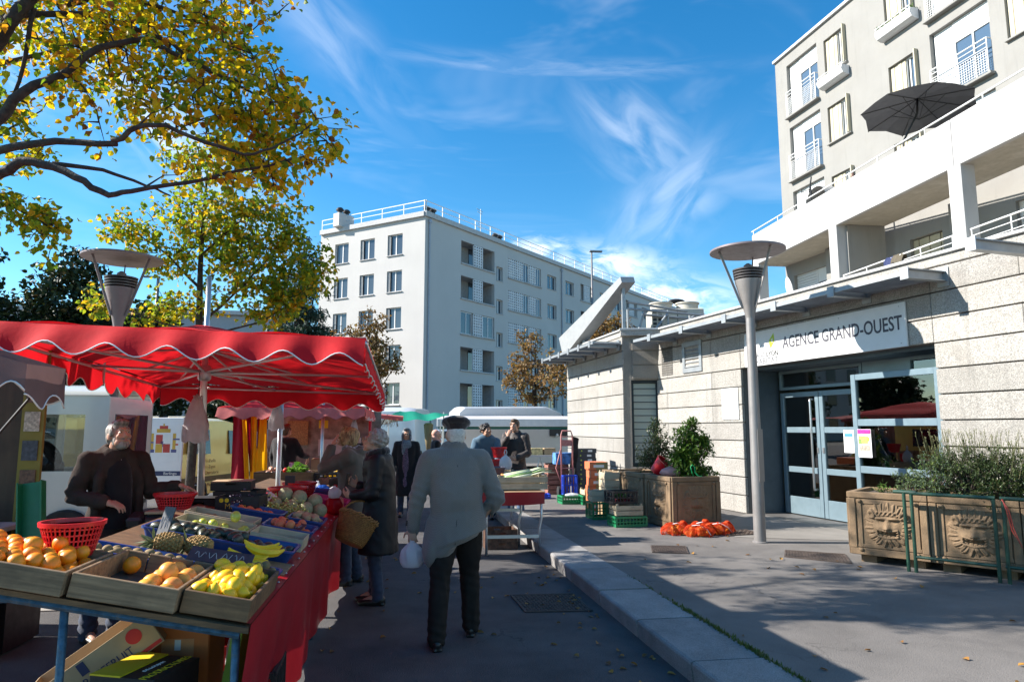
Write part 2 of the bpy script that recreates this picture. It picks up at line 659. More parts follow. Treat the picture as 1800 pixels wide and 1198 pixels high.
# ground, road, kerb, pavement
m_road = M('asphalt', (.072, .067, .066), .9, var=.3, scale=1.6, bump=.6, bscale=120, speck=.45, speck_scale=130, stain=.75, stain_col=(.04, .039, .043), stain_scale=.7, crack=.9)
m_pave = M('pavement_asphalt', (.142, .129, .117), .92, var=.22, scale=1.4, bump=.6, bscale=130, speck=.4, speck_scale=140, stain=.75, stain_col=(.088, .08, .075), stain_scale=.9, crack=.9)
m_slab = M('pale_concrete', (.21, .192, .17), .9, var=.12, scale=1.2, bump=.3, bscale=150, speck=.15, stain=.4, stain_scale=1.3)
m_granite = M('granite', (.235, .225, .215), .85, var=.2, scale=3, bump=.5, bscale=120, speck=.35, speck_scale=160, stain=.45, stain_col=(.15, .15, .155), stain_scale=1.2, tone=.2)
m_iron = M('rusty_iron', (.085, .062, .050), .8, metal=.3, var=.3, scale=9, bump=.4, bscale=80, stain=.6, stain_col=(.05, .045, .042))
m_earth = M('ground_earth', (.16, .15, .13), .95, var=.3, scale=.05)
tag(MB().quad((-1200, -1200, -.03), (1200, -1200, -.03), (1200, 1200, -.03), (-1200, 1200, -.03)).B('ground', m_earth), kind='structure')
def kx(y):                       # outer edge of the kerb
 return 1.84 - .030 * (y - 4.46)
def jx(y):                       # joint between kerb and pavement
 return 2.375 - .034 * (y - 4.09)
mb = MB()
ys = [-12, -4, 0, 4, 8, 12, 16, 20, 26, 34, 48]
for a, b in zip(ys, ys[1:]):
 mb.quad((-70, a, 0), (kx(a) + .05, a, 0), (kx(b) + .05, b, 0), (-70, b, 0))
tag(mb.B('road', m_road), kind='structure')
mb = MB()
for a, b in zip(ys[:-2], ys[1:-1]):
 mb.quad((jx(a) - .1, a, .136), (40, a, .136), (40, b, .136), (jx(b) - .1, b, .136))
pav = tag(mb.B('pavement', m_pave), kind='structure')
mb = MB()
mb.quad((4.55, 9.25, .1405), (6.9, 8.4, .1405), (7.3, 11.6, .1405), (6.0, 11.75, .1405), (4.75, 10.35, .1405))
mb.B('threshold_slab', m_slab, pav)
pv = tag(link('paving', None, None, (-5, 9, 0)), kind='structure')
m_flag = M('paving_slab', (.30, .28, .25), .9, var=.12, scale=2, bump=.3, bscale=90, speck=.2, stain=.5, stain_scale=1.2, tone=.1)
me_fl = None
for i_ in range(9):
 for j_ in range(4, 12):
  if me_fl is None:
   o_ = MB().box((0, 0, .004), (.985, .985, .016), ch=.004).B('slab', m_flag, pv, loc=(-6 + i_, -5.5 + j_, 0))
   me_fl = o_.data
  else:
   link('slab', me_fl, pv, (-6 + i_, -5.5 + j_, 0))
kerb = tag(link('kerb', None, None, (1.8, 4.46, 0)), kind='structure')
kerb.empty_display_size = .1
rk = random.Random(3)
y = 4.46 - 8
i = 0
while y < 30:
 ln = 1.0 if y > -1 else 1.0
 y2 = y + ln
 e = .013
 dz = rk.uniform(-.004, .004)
 o0, o1, j0, j1 = kx(y + e), kx(y2 - e), jx(y + e) - .01, jx(y2 - e) - .01
 zt = .143 + dz
 c = .022
 prof0 = [(o0 + .02, 0 - .02), (o0 + .006, zt - c), (o0 + .012, zt - .008), (o0 + c + .008, zt), (j0, zt)]
 prof1 = [(o1 + .02, 0 - .02), (o1 + .006, zt - c), (o1 + .012, zt - .008), (o1 + c + .008, zt), (j1, zt)]
 vs = [(p, y + e, z) for p, z in prof0] + [(j0, y + e, -.02)] + [(p, y2 - e, z) for p, z in prof1] + [(j1, y2 - e, -.02)]
 fs = [tuple(range(6))[::-1], tuple(range(6, 12))] + [(k, (k + 1) % 6, 6 + (k + 1) % 6, 6 + k) for k in range(6)]
 vs = [(a - 1.8, b - 4.46, z) for a, b, z in vs]
 MB().add(vs, fs).B('kerb_stone', m_granite, kerb)
 y = y2
 i += 1
m_moss = leaf_mat('moss_green', [(0, (.05, .09, .015)), (.6, (.09, .13, .02)), (1, (.13, .12, .03))], .2)
mb = MB()
rm = random.Random(5)
for k in range(900):
 yy = rm.choice([rm.gauss(5.55, .18), rm.gauss(5.1, .15), rm.gauss(4.6, .12), rm.gauss(4.15, .2), rm.uniform(3.6, 7)])
 xx = jx(yy) + rm.gauss(-.005, .013)
 h = rm.uniform(.008, .035)
 a = rm.uniform(0, 6.28)
 wv = rm.uniform(.004, .009)
 mb.quad((xx - wv * math.cos(a), yy - wv * math.sin(a), .14), (xx + wv * math.cos(a), yy + wv * math.sin(a), .14), (xx + rm.uniform(-.015, .015), yy + rm.uniform(-.015, .015), .14 + h))
tag(mb.B('moss', m_moss, fix=False), 'green moss and grass tufts growing in the kerb joint', 'moss', kind='stuff')
def cover(corners, z, label, bars, cat='manhole cover'):
 c = [Vector((x, y_, 0)) for x, y_ in corners]
 ctr = sum(c, Vector()) / 4
 t = thing('access_cover', label, cat, (ctr.x, ctr.y, z))
 fr = lambda u, v: c[0] * (1 - u) * (1 - v) + c[1] * u * (1 - v) + c[2] * u * v + c[3] * (1 - u) * v - ctr
 mb = MB()
 mb.prism([(.03, .04), (.97, .04), (.97, .96), (.03, .96)], .0, .007, lambda u, v, h: tuple(fr(u, v) + Vector((0, 0, h))))
 mb.B('plate', m_iron, t)
 mb = MB()
 for q in ([(0, 0), (1, 0), (.97, .04), (.03, .04)], [(1, 0), (1, 1), (.97, .96), (.97, .04)], [(1, 1), (0, 1), (.03, .96), (.97, .96)], [(0, 1), (0, 0), (.03, .04), (.03, .96)]):
  mb.prism(q, 0, .011, lambda u, v, h: tuple(fr(u, v) + Vector((0, 0, h))))
 mb.B('frame', m_iron, t)
 mb = MB()
 nx, ny = bars
 for a in range(nx):
  for b in range(ny):
   u, v = (a + .5) / nx * .92 + .04, (b + .5) / ny * .9 + .05
   su, sv = .36 / nx, .16 / ny
   if (a + b) % 2:
    su, sv = .16 / nx, .36 / ny
   mb.prism([(u - su, v - sv), (u + su, v - sv), (u + su, v + sv), (u - su, v + sv)], .006, .012, lambda p, q, h: tuple(fr(p, q) + Vector((0, 0, h))))
 tag(mb.B('tread', m_iron, t), kind='stuff')
cover([(2.97, 8.28), (3.38, 8.13), (3.55, 8.63), (3.12, 8.75)], .137, 'rusty iron cover set in the pavement before the orange bags', (16, 9))
cover([(4.42, 7.78), (4.95, 7.28), (5.23, 7.82), (4.66, 8.18)], .137, 'wide iron cover in the pavement between lamp post and lion planter', (18, 10))
cover([(4.5, 9.35), (5.05, 9.42), (5.0, 9.85), (4.45, 9.8)], .142, 'iron cover in the pavement beside the lamp post foot', (14, 9))
cover([(1.06, 6.33), (1.68, 6.28), (1.66, 6.95), (1.02, 6.98)], .001, 'dark iron cover sunk in the road beside the kerb', (18, 12))
# agency building
m_conc = M('aggregate_concrete', (.315, .298, .270), .92, var=.1, scale=1.3, bump=.7, bscale=90, speck=.38, speck_scale=75, stain=.6, stain_col=(.24, .22, .195), stain_scale=1.1, streak=.5, tone=.12)
m_conc2 = M('aggregate_concrete_dark', (.26, .235, .20), .92, var=.14, scale=2, bump=.7, bscale=90, speck=.35, speck_scale=75)
m_joint = M('wall_joint', (.16, .15, .14), .95)
m_zinc = M('galvanised_steel', (.33, .35, .36), .5, metal=.6, var=.15, scale=5, bump=.05)
m_steel_lt = M('coping_metal', (.45, .45, .44), .55, metal=.3, var=.08)
m_bluefr = M('blue_grey_frame', (.17, .235, .27), .38, metal=.25, var=.06)
m_room = M('office_wall', (.22, .23, .20), .9)
m_roomg = M('office_green_wall', (.20, .27, .05), .9)
m_roomf = M('office_floor', (.10, .095, .09), .6)
m_col = M('white_column', (.62, .62, .60), .7)
m_black = M('black_paint', (.015, .015, .016), .5)
m_white = M('white_paint', (.66, .66, .65), .5, var=.04)
g_clear = clear_glass('door_glass', (.6, .66, .64), refl=2.2)
g_far = glass_mat('window_glass', (.05, .065, .085), .04)
AG = TR((6.03, 11.71, 0), -80.6)
agency = thing('office_building', 'low pale concrete office with slab courses and glass entrance doors', 'office', (6.03, 11.71, 0), R_(-80.6))
GR = [.136] + [.45 + .325 * k for k in range(11)]
rg = random.Random(11)
def courses(mx, u0, u1, z_from, z_to, v, seg, mat, phase=0.):
 for k in range(len(GR) - 1):
  a, b = GR[k], GR[k + 1]
  if b <= z_from + .02 or a >= z_to - .02:
   continue
  a, b = max(a, z_from), min(b, z_to)
  x = u0
  off = phase if k % 2 else phase + seg * .5
  cuts = [u0] + [c for c in [u0 - off + seg * j for j in range(1, 30)] if u0 + .4 < c < u1 - .4] + [u1]
  for p, q in zip(cuts, cuts[1:]):
   pr = rg.uniform(0, .004)
   o = MB().box(((p + q) / 2, v - .03 - pr / 2, (a + b) / 2), (q - p - .006, .06 + pr, b - a - .016), ch=.006)
   o.B('stone_panel', mat, agency, mx=mx)
I4 = Matrix.Identity(4)
mb = MB()
wall_holes(mb, -3.02, 9.5, -.05, 3.84, [(0, 3.97, -.06, 2.73)], .5, .004)
mb.B('wall_core', m_joint, agency)
courses(I4, -3.02, 0., .136, 3.705, 0, 3.3, m_conc, 1.2)
courses(I4, 3.97, 9.5, .136, 3.705, 0, 3.1, m_conc, .4)
courses(I4, 0., 3.97, 2.73, 3.705, 0, 4.5, m_conc, 2.)
mb = MB()
mb.box((3.24, .02, 3.775), (12.6, .14, .125), ch=.008)
mb.B('cornice', m_conc, agency)
mb = MB()
mb.box((3.24, .05, 3.862), (12.64, .28, .045), ch=.008)
mb.B('coping', m_steel_lt, agency)
mb = MB()
mb.quad((-7.3, .3, 3.835), (9.5, .3, 3.835), (9.5, 8.5, 3.835), (-7.3, 8.5, 3.835))
mb.B('roof', m_joint, agency)
mb = MB()
mb.box((.03, .40, 1.43), (.06, .62, 2.60), ch=.006)
mb.box((3.94, .40, 1.43), (.06, .62, 2.60), ch=.006)
mb.box((1.985, .40, 2.705), (3.84, .62, .05))
mb.B('jamb', M('dark_blue_panel', (.06, .085, .105), .5), agency)
mb = MB()
mb.quad((-.6, 1.2, .14), (-.6, 5.2, .14), (-.6, 5.2, 2.73), (-.6, 1.2, 2.73))
mb.quad((5.2, .2, .14), (5.2, 5.2, .14), (5.2, 5.2, 2.73), (5.2, .2, 2.73))
mb.quad((-.6, .72, 2.72), (5.2, .72, 2.72), (5.2, 5.2, 2.72), (-.6, 5.2, 2.72))
mb.quad((-.6, 5.2, .14), (5.2, 5.2, .14), (5.2, 5.2, 2.73), (-.6, 5.2, 2.73))
mb.B('inner_wall', m_room, agency)
mb = MB()
mb.box((.9, 3.2, 1.4), (2.2, .1, 2.5))
mb.B('inner_partition', m_roomg, agency)
mb = MB()
mb.quad((-.6, .1, .143), (5.2, .1, .143), (5.2, 5.2, .143), (-.6, 5.2, .143))
mb.B('inner_floor', m_roomf, agency)
mb = MB()
mb.cyl((3.15, .95, .14), (3.15, .95, 2.72), .15, n=20)
mb.B('inner_column', m_col, agency, smooth=40)
def glazed(name, u0, u1, z0, z1, v, bars_z, mat, st=.07, dp=.06, kick=0., parent=None, handle=None):
 mb = MB()
 mb.box((u0 + st / 2, v, (z0 + z1) / 2), (st, dp, z1 - z0), ch=.005)
 mb.box((u1 - st / 2, v, (z0 + z1) / 2), (st, dp, z1 - z0), ch=.005)
 zz = [z0 + kick / 2 + .001] if False else []
 rails = [(z1 - st / 2, st)] + [(b, st * 1.15) for b in bars_z] + [(z0 + max(kick, st) / 2, max(kick, st))]
 for zc, h in rails:
  mb.box(((u0 + u1) / 2, v + .001, zc), (u1 - u0 - 2 * st, dp - .006, h), ch=.004)
 d = mb.B(name, mat, parent)
 rails.sort()
 for (za, ha), (zb, hb) in zip(rails, rails[1:]):
  MB().box(((u0 + u1) / 2, v, (za + ha / 2 + zb - hb / 2) / 2), (u1 - u0 - 2 * st + .004, .008, zb - hb / 2 - za - ha / 2 + .004)).B('pane', g_clear, d)
 return d
dl = glazed('door', .13, 1.075, .16, 2.28, .70, [.93, 1.62], m_bluefr, .085, .06, .30, agency)
dr = glazed('door', 1.09, 2.03, .16, 2.28, .70, [.93, 1.62], m_bluefr, .085, .06, .30, agency)
mb = MB()
mb.tube([(.96, .665, .62), (.96, .60, .62), (.96, .60, .66), (.96, .60, 2.1), (.96, .60, 2.14), (.96, .665, 2.14)], .019, 10)
mb.B('handle', M('brushed_steel', (.55, .55, .55), .3, metal=.9), dl, smooth=True)
mb = MB()
mb.box((1.02, .664, 1.28), (.035, .012, .09))
mb.B('lock_plate', M('brushed_steel'), dl)
mb = MB()
mb.box((1.145, .664, 1.28), (.035, .012, .09))
mb.B('lock_plate', M('brushed_steel'), dr)
glazed('transom', .13, 2.05, 2.33, 2.68, .70, [], m_bluefr, .055, .08, 0, agency)
glazed('transom', 2.9, 3.9, 2.33, 2.68, .70, [], m_bluefr, .055, .08, 0, agency)
mb = MB()
mb.box((2.48, .70, 2.5), (.84, .06, .36))
mb.B('transom_panel', m_bluefr, agency)
glazed('side_screen', 2.50, 3.965, .16, 2.43, .03, [1.06, 1.73], m_bluefr, .085, .07, .10, agency)
mb = MB()
mb.box((2.53, .40, 1.29), (.05, .62, 2.26))
mb.box((3.23, .38, 2.415), (1.45, .66, .03))
mb.B('screen_return', m_bluefr, agency)
sgn = thing('sign_board', 'long white sign reading AGENCE GRAND-OUEST above the office doors', 'sign', tuple(AG @ Vector((1.9, -.085, 3.03))), R_(-80.6))
MB().box((0, 0, 0), (3.42, .03, .60), ch=.004).B('panel', m_white, sgn)
m_grey_l = M('sign_grey', (.06, .06, .075), .6, var=.02)
RT = (R_(90), 0, 0)
lettering('AGENCE GRAND-OUEST', .275, m_grey_l, sgn, (-.70, -.0172, .02), RT, 'LEFT', sx=.77, bold=.004)
lettering('GRAND', .125, M('sign_grey_pale', (.09, .09, .10), .6, var=.02), sgn, (-1.13, -.0172, -.125), RT, 'RIGHT', sx=.92)
lettering('LYON', .125, M('sign_black', (.02, .02, .02), .6), sgn, (-1.125, -.0172, -.125), RT, 'LEFT', sx=.92, bold=.002)
lettering('HABITAT', .135, M('sign_grey_pale'), sgn, (-1.13, -.0172, -.235), RT, 'CENTER', sx=1.12)
mb = MB()
leafp = [(0, -.12), (.035, -.075), (.085, -.02), (.10, .05), (.085, .14), (.02, .075), (-.03, .03), (-.035, -.04)]
mb.prism(leafp, -.0165, -.0185, lambda u, v, h: (u - 1.0, h, v + .085))
mb.B('emblem', M('emblem_lime', (.42, .55, .03), .5, var=.02), sgn)
mb = MB()
mb.prism([(0, 0), (.04, -.03), (.045, .05), (.01, .035)], -.0185, -.0195, lambda u, v, h: (u - .985, h, v + .09))
mb.B('emblem', m_white, sgn)
mb = MB()
for u in (-1.62, -.55, .55, 1.62):
 for z in (-.25, .25):
  mb.cyl((u, -.0165, z), (u, -.02, z), .008, n=8)
tag(mb.B('screw', m_zinc, sgn), kind='stuff')
plq = thing('opening_hours_plaque', 'white plaque of opening hours on the pale wall behind the shrub', 'plaque', tuple(AG @ Vector((-.34, -.073, 2.1))), R_(-80.6))
MB().box((0, 0, 0), (.50, .015, .58), ch=.003).B('panel', m_white, plq)
m_print = M('plaque_print', (.28, .28, .28), .6, var=.02)
for k, (tx, sz, zz) in enumerate([('HORAIRES D\'OUVERTURE', .036, .10), ('DU LUNDI', .03, .045), ('AU VENDREDI', .03, .0), ('8 h 30 - 12 h 30', .03, -.045), ('13 h 30 - 17 h 00', .03, -.09), ('FERMETURE', .03, -.14), ('A 16 h 00', .03, -.185), ('LE VENDREDI', .03, -.235)]):
 lettering(tx, sz, m_print, plq, (0, -.0088, zz), RT, depth=.0005)
mb = MB()
mb.prism([(0, 0), (.02, .02), (.02, .06), (-.01, .03)], -.0085, -.009, lambda u, v, h: (u - .17, h, v + .2))
mb.B('emblem', m_print, plq)
vt = MB()
for a in ((-1.56, -.065, 3.37, .70, .10), (-1.56, -.065, 2.83, .70, .10)):
 vt.box((a[0], a[1], a[2]), (a[3], .05, a[4]), ch=.006)
for u in (-1.865, -1.255):
 vt.box((u, -.065, 3.1), (.09, .05, .44), ch=.006)
vent = vt.B('wall_vent', m_zinc, agency)
for k in range(5):
 MB().box((-1.56, -.055, 2.93 + .083 * k), (.52, .006, .085), (R_(-38), 0, 0)).B('slat', m_zinc, vent)
MB().box((-1.56, -.034, 3.1), (.52, .004, .44)).B('backing', m_black, vent)
mb = MB()
for k in range(13):
 mb.box((-2.55, -.067, 2.80 + .05 * k), (.46, .012, .008))
for k in range(10):
 mb.box((-2.76 + .047 * k, -.067, 3.1), (.006, .01, .62))
mb.B('mesh_grille', M('dark_bronze', (.09, .08, .07), .6, metal=.3), agency)
def grating(mx, u0, u1, brackets, reach, z, n_sl=11, lab=''):
 for u in brackets:
  mb = MB()
  mb.box((u, -.06 - reach / 2, z - .03), (.10, reach, .012))
  mb.box((u, -.06 - reach / 2, z + .085), (.10, reach, .012))
  mb.box((u, -.06 - reach / 2, z + .027), (.014, reach - .01, .10))
  mb.box((u, -.06 - reach, z + .03), (.12, .014, .15))
  mb.box((u, -.069, z + .02), (.16, .016, .24))
  mb.B('bracket', m_zinc, agency, mx=mx)
 br = sorted([u0, u1] + list(brackets))
 br = [b for k, b in enumerate(br) if k == 0 or b - br[k - 1] > .2]
 for a, b in zip(br, br[1:]):
  mb = MB()
  for k in range(n_sl * 2):
   v = -.10 - (reach - .06) * (k + .5) / (n_sl * 2)
   mb.box(((a + b) / 2, v, z + .045), (b - a - .12, .005, .034))
  for k in range(int((b - a) / .1)):
   mb.box((a + .1 + k * .1, -.07 - reach / 2, z + .052), (.005, reach - .04, .012))
  mb.box(((a + b) / 2, -.06 - reach + .02, z + .04), (b - a - .08, .02, .06))
  mb.box(((a + b) / 2, -.085, z + .04), (b - a - .08, .02, .06))
  tag(mb.B('grating', m_zinc, agency, mx=mx), kind='stuff')
grating(I4, -2.95, 4.20, [4.18, 2.96, 1.75, .45, -.95, -2.2], .64, 3.52)
grating(I4, 5.28, 5.28, [5.28], .92, 3.58)
ca, sa = (4.75, 14.81), (5.50, 14.62)
ang = math.degrees(math.atan2(sa[1] - ca[1], sa[0] - ca[0]))
lw = math.hypot(sa[0] - ca[0], sa[1] - ca[1]) + .05
WX = rel(AG, (ca[0], ca[1], 0), ang)
mb = MB()
wall_holes(mb, .0, lw, -.05, 3.84, [(.16, lw - .05, .80, 2.72)], .3, .0)
mb.B('wall_core', m_conc2, agency, mx=WX)
mb = MB()
mb.box((.40, -.02, 3.775), (lw + .1, .14, .125), ch=.008)
mb.B('cornice', m_conc, agency, mx=WX)
for zc in (2.9, 3.22, 3.54):
 MB().box((.48, -.012, zc), (lw - .25, .03, .30), ch=.005).B('stone_panel', m_conc2, agency, mx=WX)
mb = MB()
mb.box((.41, .0, 3.862), (lw + .16, .22, .047), ch=.006)
mb.B('coping', m_steel_lt, agency, mx=WX)
m_dkblue = M('dark_steel_blue', (.035, .05, .06), .45, metal=.3)
mb = MB()
w0, w1, z0, z1 = .16, lw - .05, .80, 2.72
mb.box((w0 + .03, .17, (z0 + z1) / 2), (.06, .05, z1 - z0))
mb.box((w1 - .03, .17, (z0 + z1) / 2), (.06, .05, z1 - z0))
mb.box(((w0 + w1) / 2, .171, z0 + .035), (w1 - w0 - .12, .05, .07))
mb.box(((w0 + w1) / 2, .171, z1 - .035), (w1 - w0 - .12, .05, .07))
bw = mb.B('barred_window', m_dkblue, agency, mx=WX)
MB().box(((w0 + w1) / 2, .18, (z0 + z1) / 2), (w1 - w0 - .1, .01, z1 - z0 - .1)).B('pane', glass_mat('frosted_pane', (.36, .40, .37), .25), bw)
mb = MB()
mb.box(((w0 + w1) / 2, .26, 1.0), (.5, .01, .36))
for k in range(13):
 z = z0 + .08 + k * (z1 - z0 - .12) / 12
 MB().box(((w0 + w1) / 2, .06, z), (w1 - w0, .035, .018), ch=.003).B('bar', m_dkblue, bw)
cb = (4.43, 18.95)
WA = math.degrees(math.atan2(ca[1] - cb[1], ca[0] - cb[0]))
WW = rel(AG, (cb[0], cb[1], 0), WA)
lw2 = math.hypot(ca[0] - cb[0], ca[1] - cb[1])
mb = MB()
wall_holes(mb, 0, lw2, -.05, 3.84, [], .1, .035)
mb.quad((0, .035, -.05), (0, 6, -.05), (0, 6, 3.84), (0, .035, 3.84))
mb.B('wall_core', m_joint, agency, mx=WW)
courses(WW, 0, lw2 + .005, .136, 3.705, .035, 2.1, m_conc, .7)
mb = MB()
mb.box((lw2 / 2, .06, 3.775), (lw2 + .02, .14, .125), ch=.008)
mb.B('cornice', m_conc, agency, mx=WW)
mb = MB()
mb.box((lw2 / 2, .08, 3.861), (lw2 + .08, .26, .044), ch=.008)
mb.B('coping', m_steel_lt, agency, mx=WW)
grating(WW, -.1, lw2 + .1, [.02, .82, 1.62, 2.42, 3.22, 4.0], .70, 3.50)
fin = thing('roof_fin', 'sloping grey metal fin on posts above the low office roof', 'roof fin', (4.95, 15.4, 3.86))
m_fin = M('pale_sheet_metal', (.36, .37, .37), .5, metal=.25, var=.06, bump=.04, bscale=3)
mb = MB()
fp = [(4.60, 18.6, 4.86), (4.60, 15.1, 5.12), (4.72, 15.0, 5.05), (4.85, 18.4, 4.06)]
def finp(px, pz):
 return px, pz
a0, a1 = Vector((4.10, 18.6, 4.15)), Vector((4.76, 14.95, 5.12))
dn = Vector((.10, -.15, -.62))
th = Vector((.34, .05, .02))
vs = [a0, a1, a1 + dn * .22, a0 + dn * .9, a0 + th, a1 + th, a1 + th + dn * .22, a0 + th + dn * .9]
mb.add([v - Vector((4.95, 15.4, 3.86)) for v in vs], [(0, 1, 2, 3), (4, 7, 6, 5), (0, 4, 5, 1), (1, 5, 6, 2), (2, 6, 7, 3), (3, 7, 4, 0)])
mb.B('fin_slab', m_fin, fin)
for px_, py_, pz in ((4.9, 15.2, 5.0), (4.55, 17.6, 4.2), (4.5, 18.4, 3.9)):
 MB().beam((px_ - 4.95, py_ - 15.4, -.02), (px_ - 4.95, py_ - 15.4, pz - 3.86), .07, .07).B('post', m_zinc, fin)
trs = thing('pipe_truss', 'grey pipe truss lying behind the fin on the office roof', 'truss', (5.6, 15.6, 3.86))
for p, q in [((-.5, -.1, .62), (1.6, -.3, .45)), ((-.5, -.1, .78), (1.6, .3, .6)), ((-.2, .1, .0), (.0, .1, .65)), ((.55, 0, 0), (.55, 0, .62)), ((.1, 0, .0), (.55, 0, .55)), ((.55, 0, .0), (1.2, -.1, .5)), ((1.1, 0, 0), (1.1, 0, .55)), ((-.6, .2, .6), (-.1, .2, 0)), ((1.4, 0, 0), (1.9, 0, .4)), ((-.5, -.1, .62), (-.5, -.1, .0)), ((.0, .3, .55), (2.4, .1, .38))]:
 MB().cyl(p, q, .028, n=8).B('pipe', m_zinc, trs, smooth=40)
vx, vy = 6.55, 16.2
acu = thing('rooftop_cooling_unit', 'cream rooftop cooling unit with two round fan housings', 'air conditioner', (vx, vy, 3.86), R_(-10))
m_cream = M('cream_sheet', (.46, .43, .36), .5, var=.06)
MB().box((0, 0, .36), (1.3, .75, .72), ch=.02).B('housing', m_cream, acu)
for u in (-.33, .33):
 MB().lathe([(.22, .72), (.27, .72), (.27, .86), (.30, .88), (.30, .91), (.26, .91), (.25, .78), (.05, .78), (0.0, .78)], 24, (u, 0, 0)).B('fan_housing', m_cream, acu, smooth=40)
mb = MB()
for k in range(6):
 for j in range(2):
  mb.box((-.56 + .13 * j, -.377, .14 + k * .1), (.09, .01, .07))
mb.B('grille', m_black, acu)
MB().box((0, -.378, .36), (.012, .008, .7)).B('seam', m_black, acu)
MB().box((.45, -.378, .42), (.22, .006, .08)).B('plate', M('brass_plate', (.5, .4, .12), .5), acu)
# beige apartment house over the office
m_render = M('beige_render', (.25, .243, .225), .9, var=.06, scale=.7, bump=.15, bscale=60, stain=.25, stain_col=(.22, .205, .18), stain_scale=.6, streak=.22)
m_wpar = M('white_parapet', (.47, .46, .445), .85, var=.05, scale=1.2, bump=.1, bscale=40, streak=.35, stain=.2, stain_scale=1.)
m_soff = M('balcony_soffit', (.42, .38, .31), .9, var=.1, stain=.4, stain_scale=1.4, stain_col=(.66, .63, .56))
m_cshut = M('cream_shutter', (.46, .41, .29), .6, var=.08, scale=2)
m_wshut = M('white_shutter', (.62, .62, .60), .5, var=.04)
m_rail = M('white_rail', (.66, .66, .64), .4, metal=.1, var=.05)
g_blue = glass_mat('blue_pane', (.07, .11, .16), .03)
m_curt = M('net_curtain', (.55, .55, .56), .9, var=.2, scale=20)
AP_O, AP_A = (14.85, 24.98, 0), math.degrees(math.atan2(-.995, .095))
APM = TR(AP_O, AP_A)
apt = thing('apartment_house', 'tall beige apartment house with white balcony parapet above the office', 'apartment building', AP_O, R_(AP_A))
FL = [8.75, 11.40, 14.05]
holesA, holesD, holesB = [], [], []
for z in FL:
 holesA.append((.72, 2.53, z, z + 2.2))
 holesD.append((7.5, 9.45, z, z + 2.2))
for z in FL + [16.7]:
 for a, b in ((2.92, 4.08), (5.85, 7.05), (9.92, 11.1)):
  if z < 16:
   holesB.append((a, b, z + .62, z + 2.02))
low = [(.5, 2.4, 5.45, 7.6), (6.2, 7.4, 5.45, 7.5), (9.7, 11.2, 5.45, 7.6), (12.2, 13.4, 5.45, 7.6)]
mb = MB()
wall_holes(mb, 0, 20, 3.7, 16.75, holesA + holesD + holesB + low, .22, 0)
mb.quad((0, 0, 3.7), (0, 9, 3.7), (0, 9, 16.75), (0, 0, 16.75))
mb.B('wall', m_render, apt)
mb = MB()
mb.box((10, 4.4, 16.80), (20.1, 9.0, .12), ch=.01)
mb.B('roof', m_steel_lt, apt)
def mesh_rail(parent, u0, u1, z, h=1.0, v=-.10, panel=True):
 mb = MB()
 mb.cyl((u0, v, z + h), (u1, v, z + h), .022, n=6)
 mb.cyl((u0, v, z + h * .86), (u1, v, z + h * .86), .014, n=6)
 mb.cyl((u0, v, z + h * .72), (u1, v, z + h * .72), .014, n=6)
 for u in (u0, (u0 + u1) / 2, u1):
  mb.cyl((u, v, z), (u, v, z + h), .018, n=6)
 for u in (u0, u1):
  mb.cyl((u, v, z + h), (u, .05, z + h), .018, n=6)
 r = mb.B('railing', m_rail, parent, smooth=40)
 if panel:
  mb = MB()
  for (a, b) in ((u0, (u0 + u1) / 2), ((u0 + u1) / 2, u1)):
   n = int((b - a) / .075)
   for k in range(n):
    mb.box((a + .025 + k * (b - a) / n, v, z + .35), (.011, .006, .62))
   for k in range(9):
    mb.box(((a + b) / 2, v + .002, z + .06 + k * .075), (b - a - .04, .006, .010))
  tag(mb.B('mesh_panel', m_rail, r), kind='stuff')
def loggia_window(h, k):
 a, b, z0, z1 = h[:4]
 w_ = b - a
 mb = MB()
 half = .30 if k % 2 == 0 else .20
 mb.box((a + w_ * .18, .17, (z0 + z1) / 2), (w_ * .34, .06, z1 - z0), ch=.01)
 mb.box((a + w_ * .67, .16, z1 - (z1 - z0) * half / 2), (w_ * .64, .07, (z1 - z0) * half), ch=.01)
 for x in (.37, .675, .985):
  mb.box((a + w_ * x, .155, (z0 + z1) / 2 - (z1 - z0) * half / 2), (.05, .06, (z1 - z0) * (1 - half)))
 o = mb.B('window', m_wshut, apt)
 for x in (.52, .83):
  MB().box((a + w_ * x, .17, z0 + (z1 - z0) * (1 - half) / 2), (w_ * .29, .012, (z1 - z0) * (1 - half))).B('pane', g_blue, o)
 MB().box((a + w_ * .18, .135, (z0 + z1) / 2 + .05), (w_ * .27, .012, z1 - z0 - .4), ch=.005).B('door_panel', m_wshut, o)
 MB().box(((a + b) / 2, -.05, z0 - .05), (w_ + .1, .26, .08), ch=.01).B('sill', m_render, o)
 mesh_rail(o, a + .04, b - .04, z0, 1.0, -.12)
for k, h in enumerate(holesA):
 loggia_window(h, k)
for k, h in enumerate(holesD):
 loggia_window(h, k + 1)
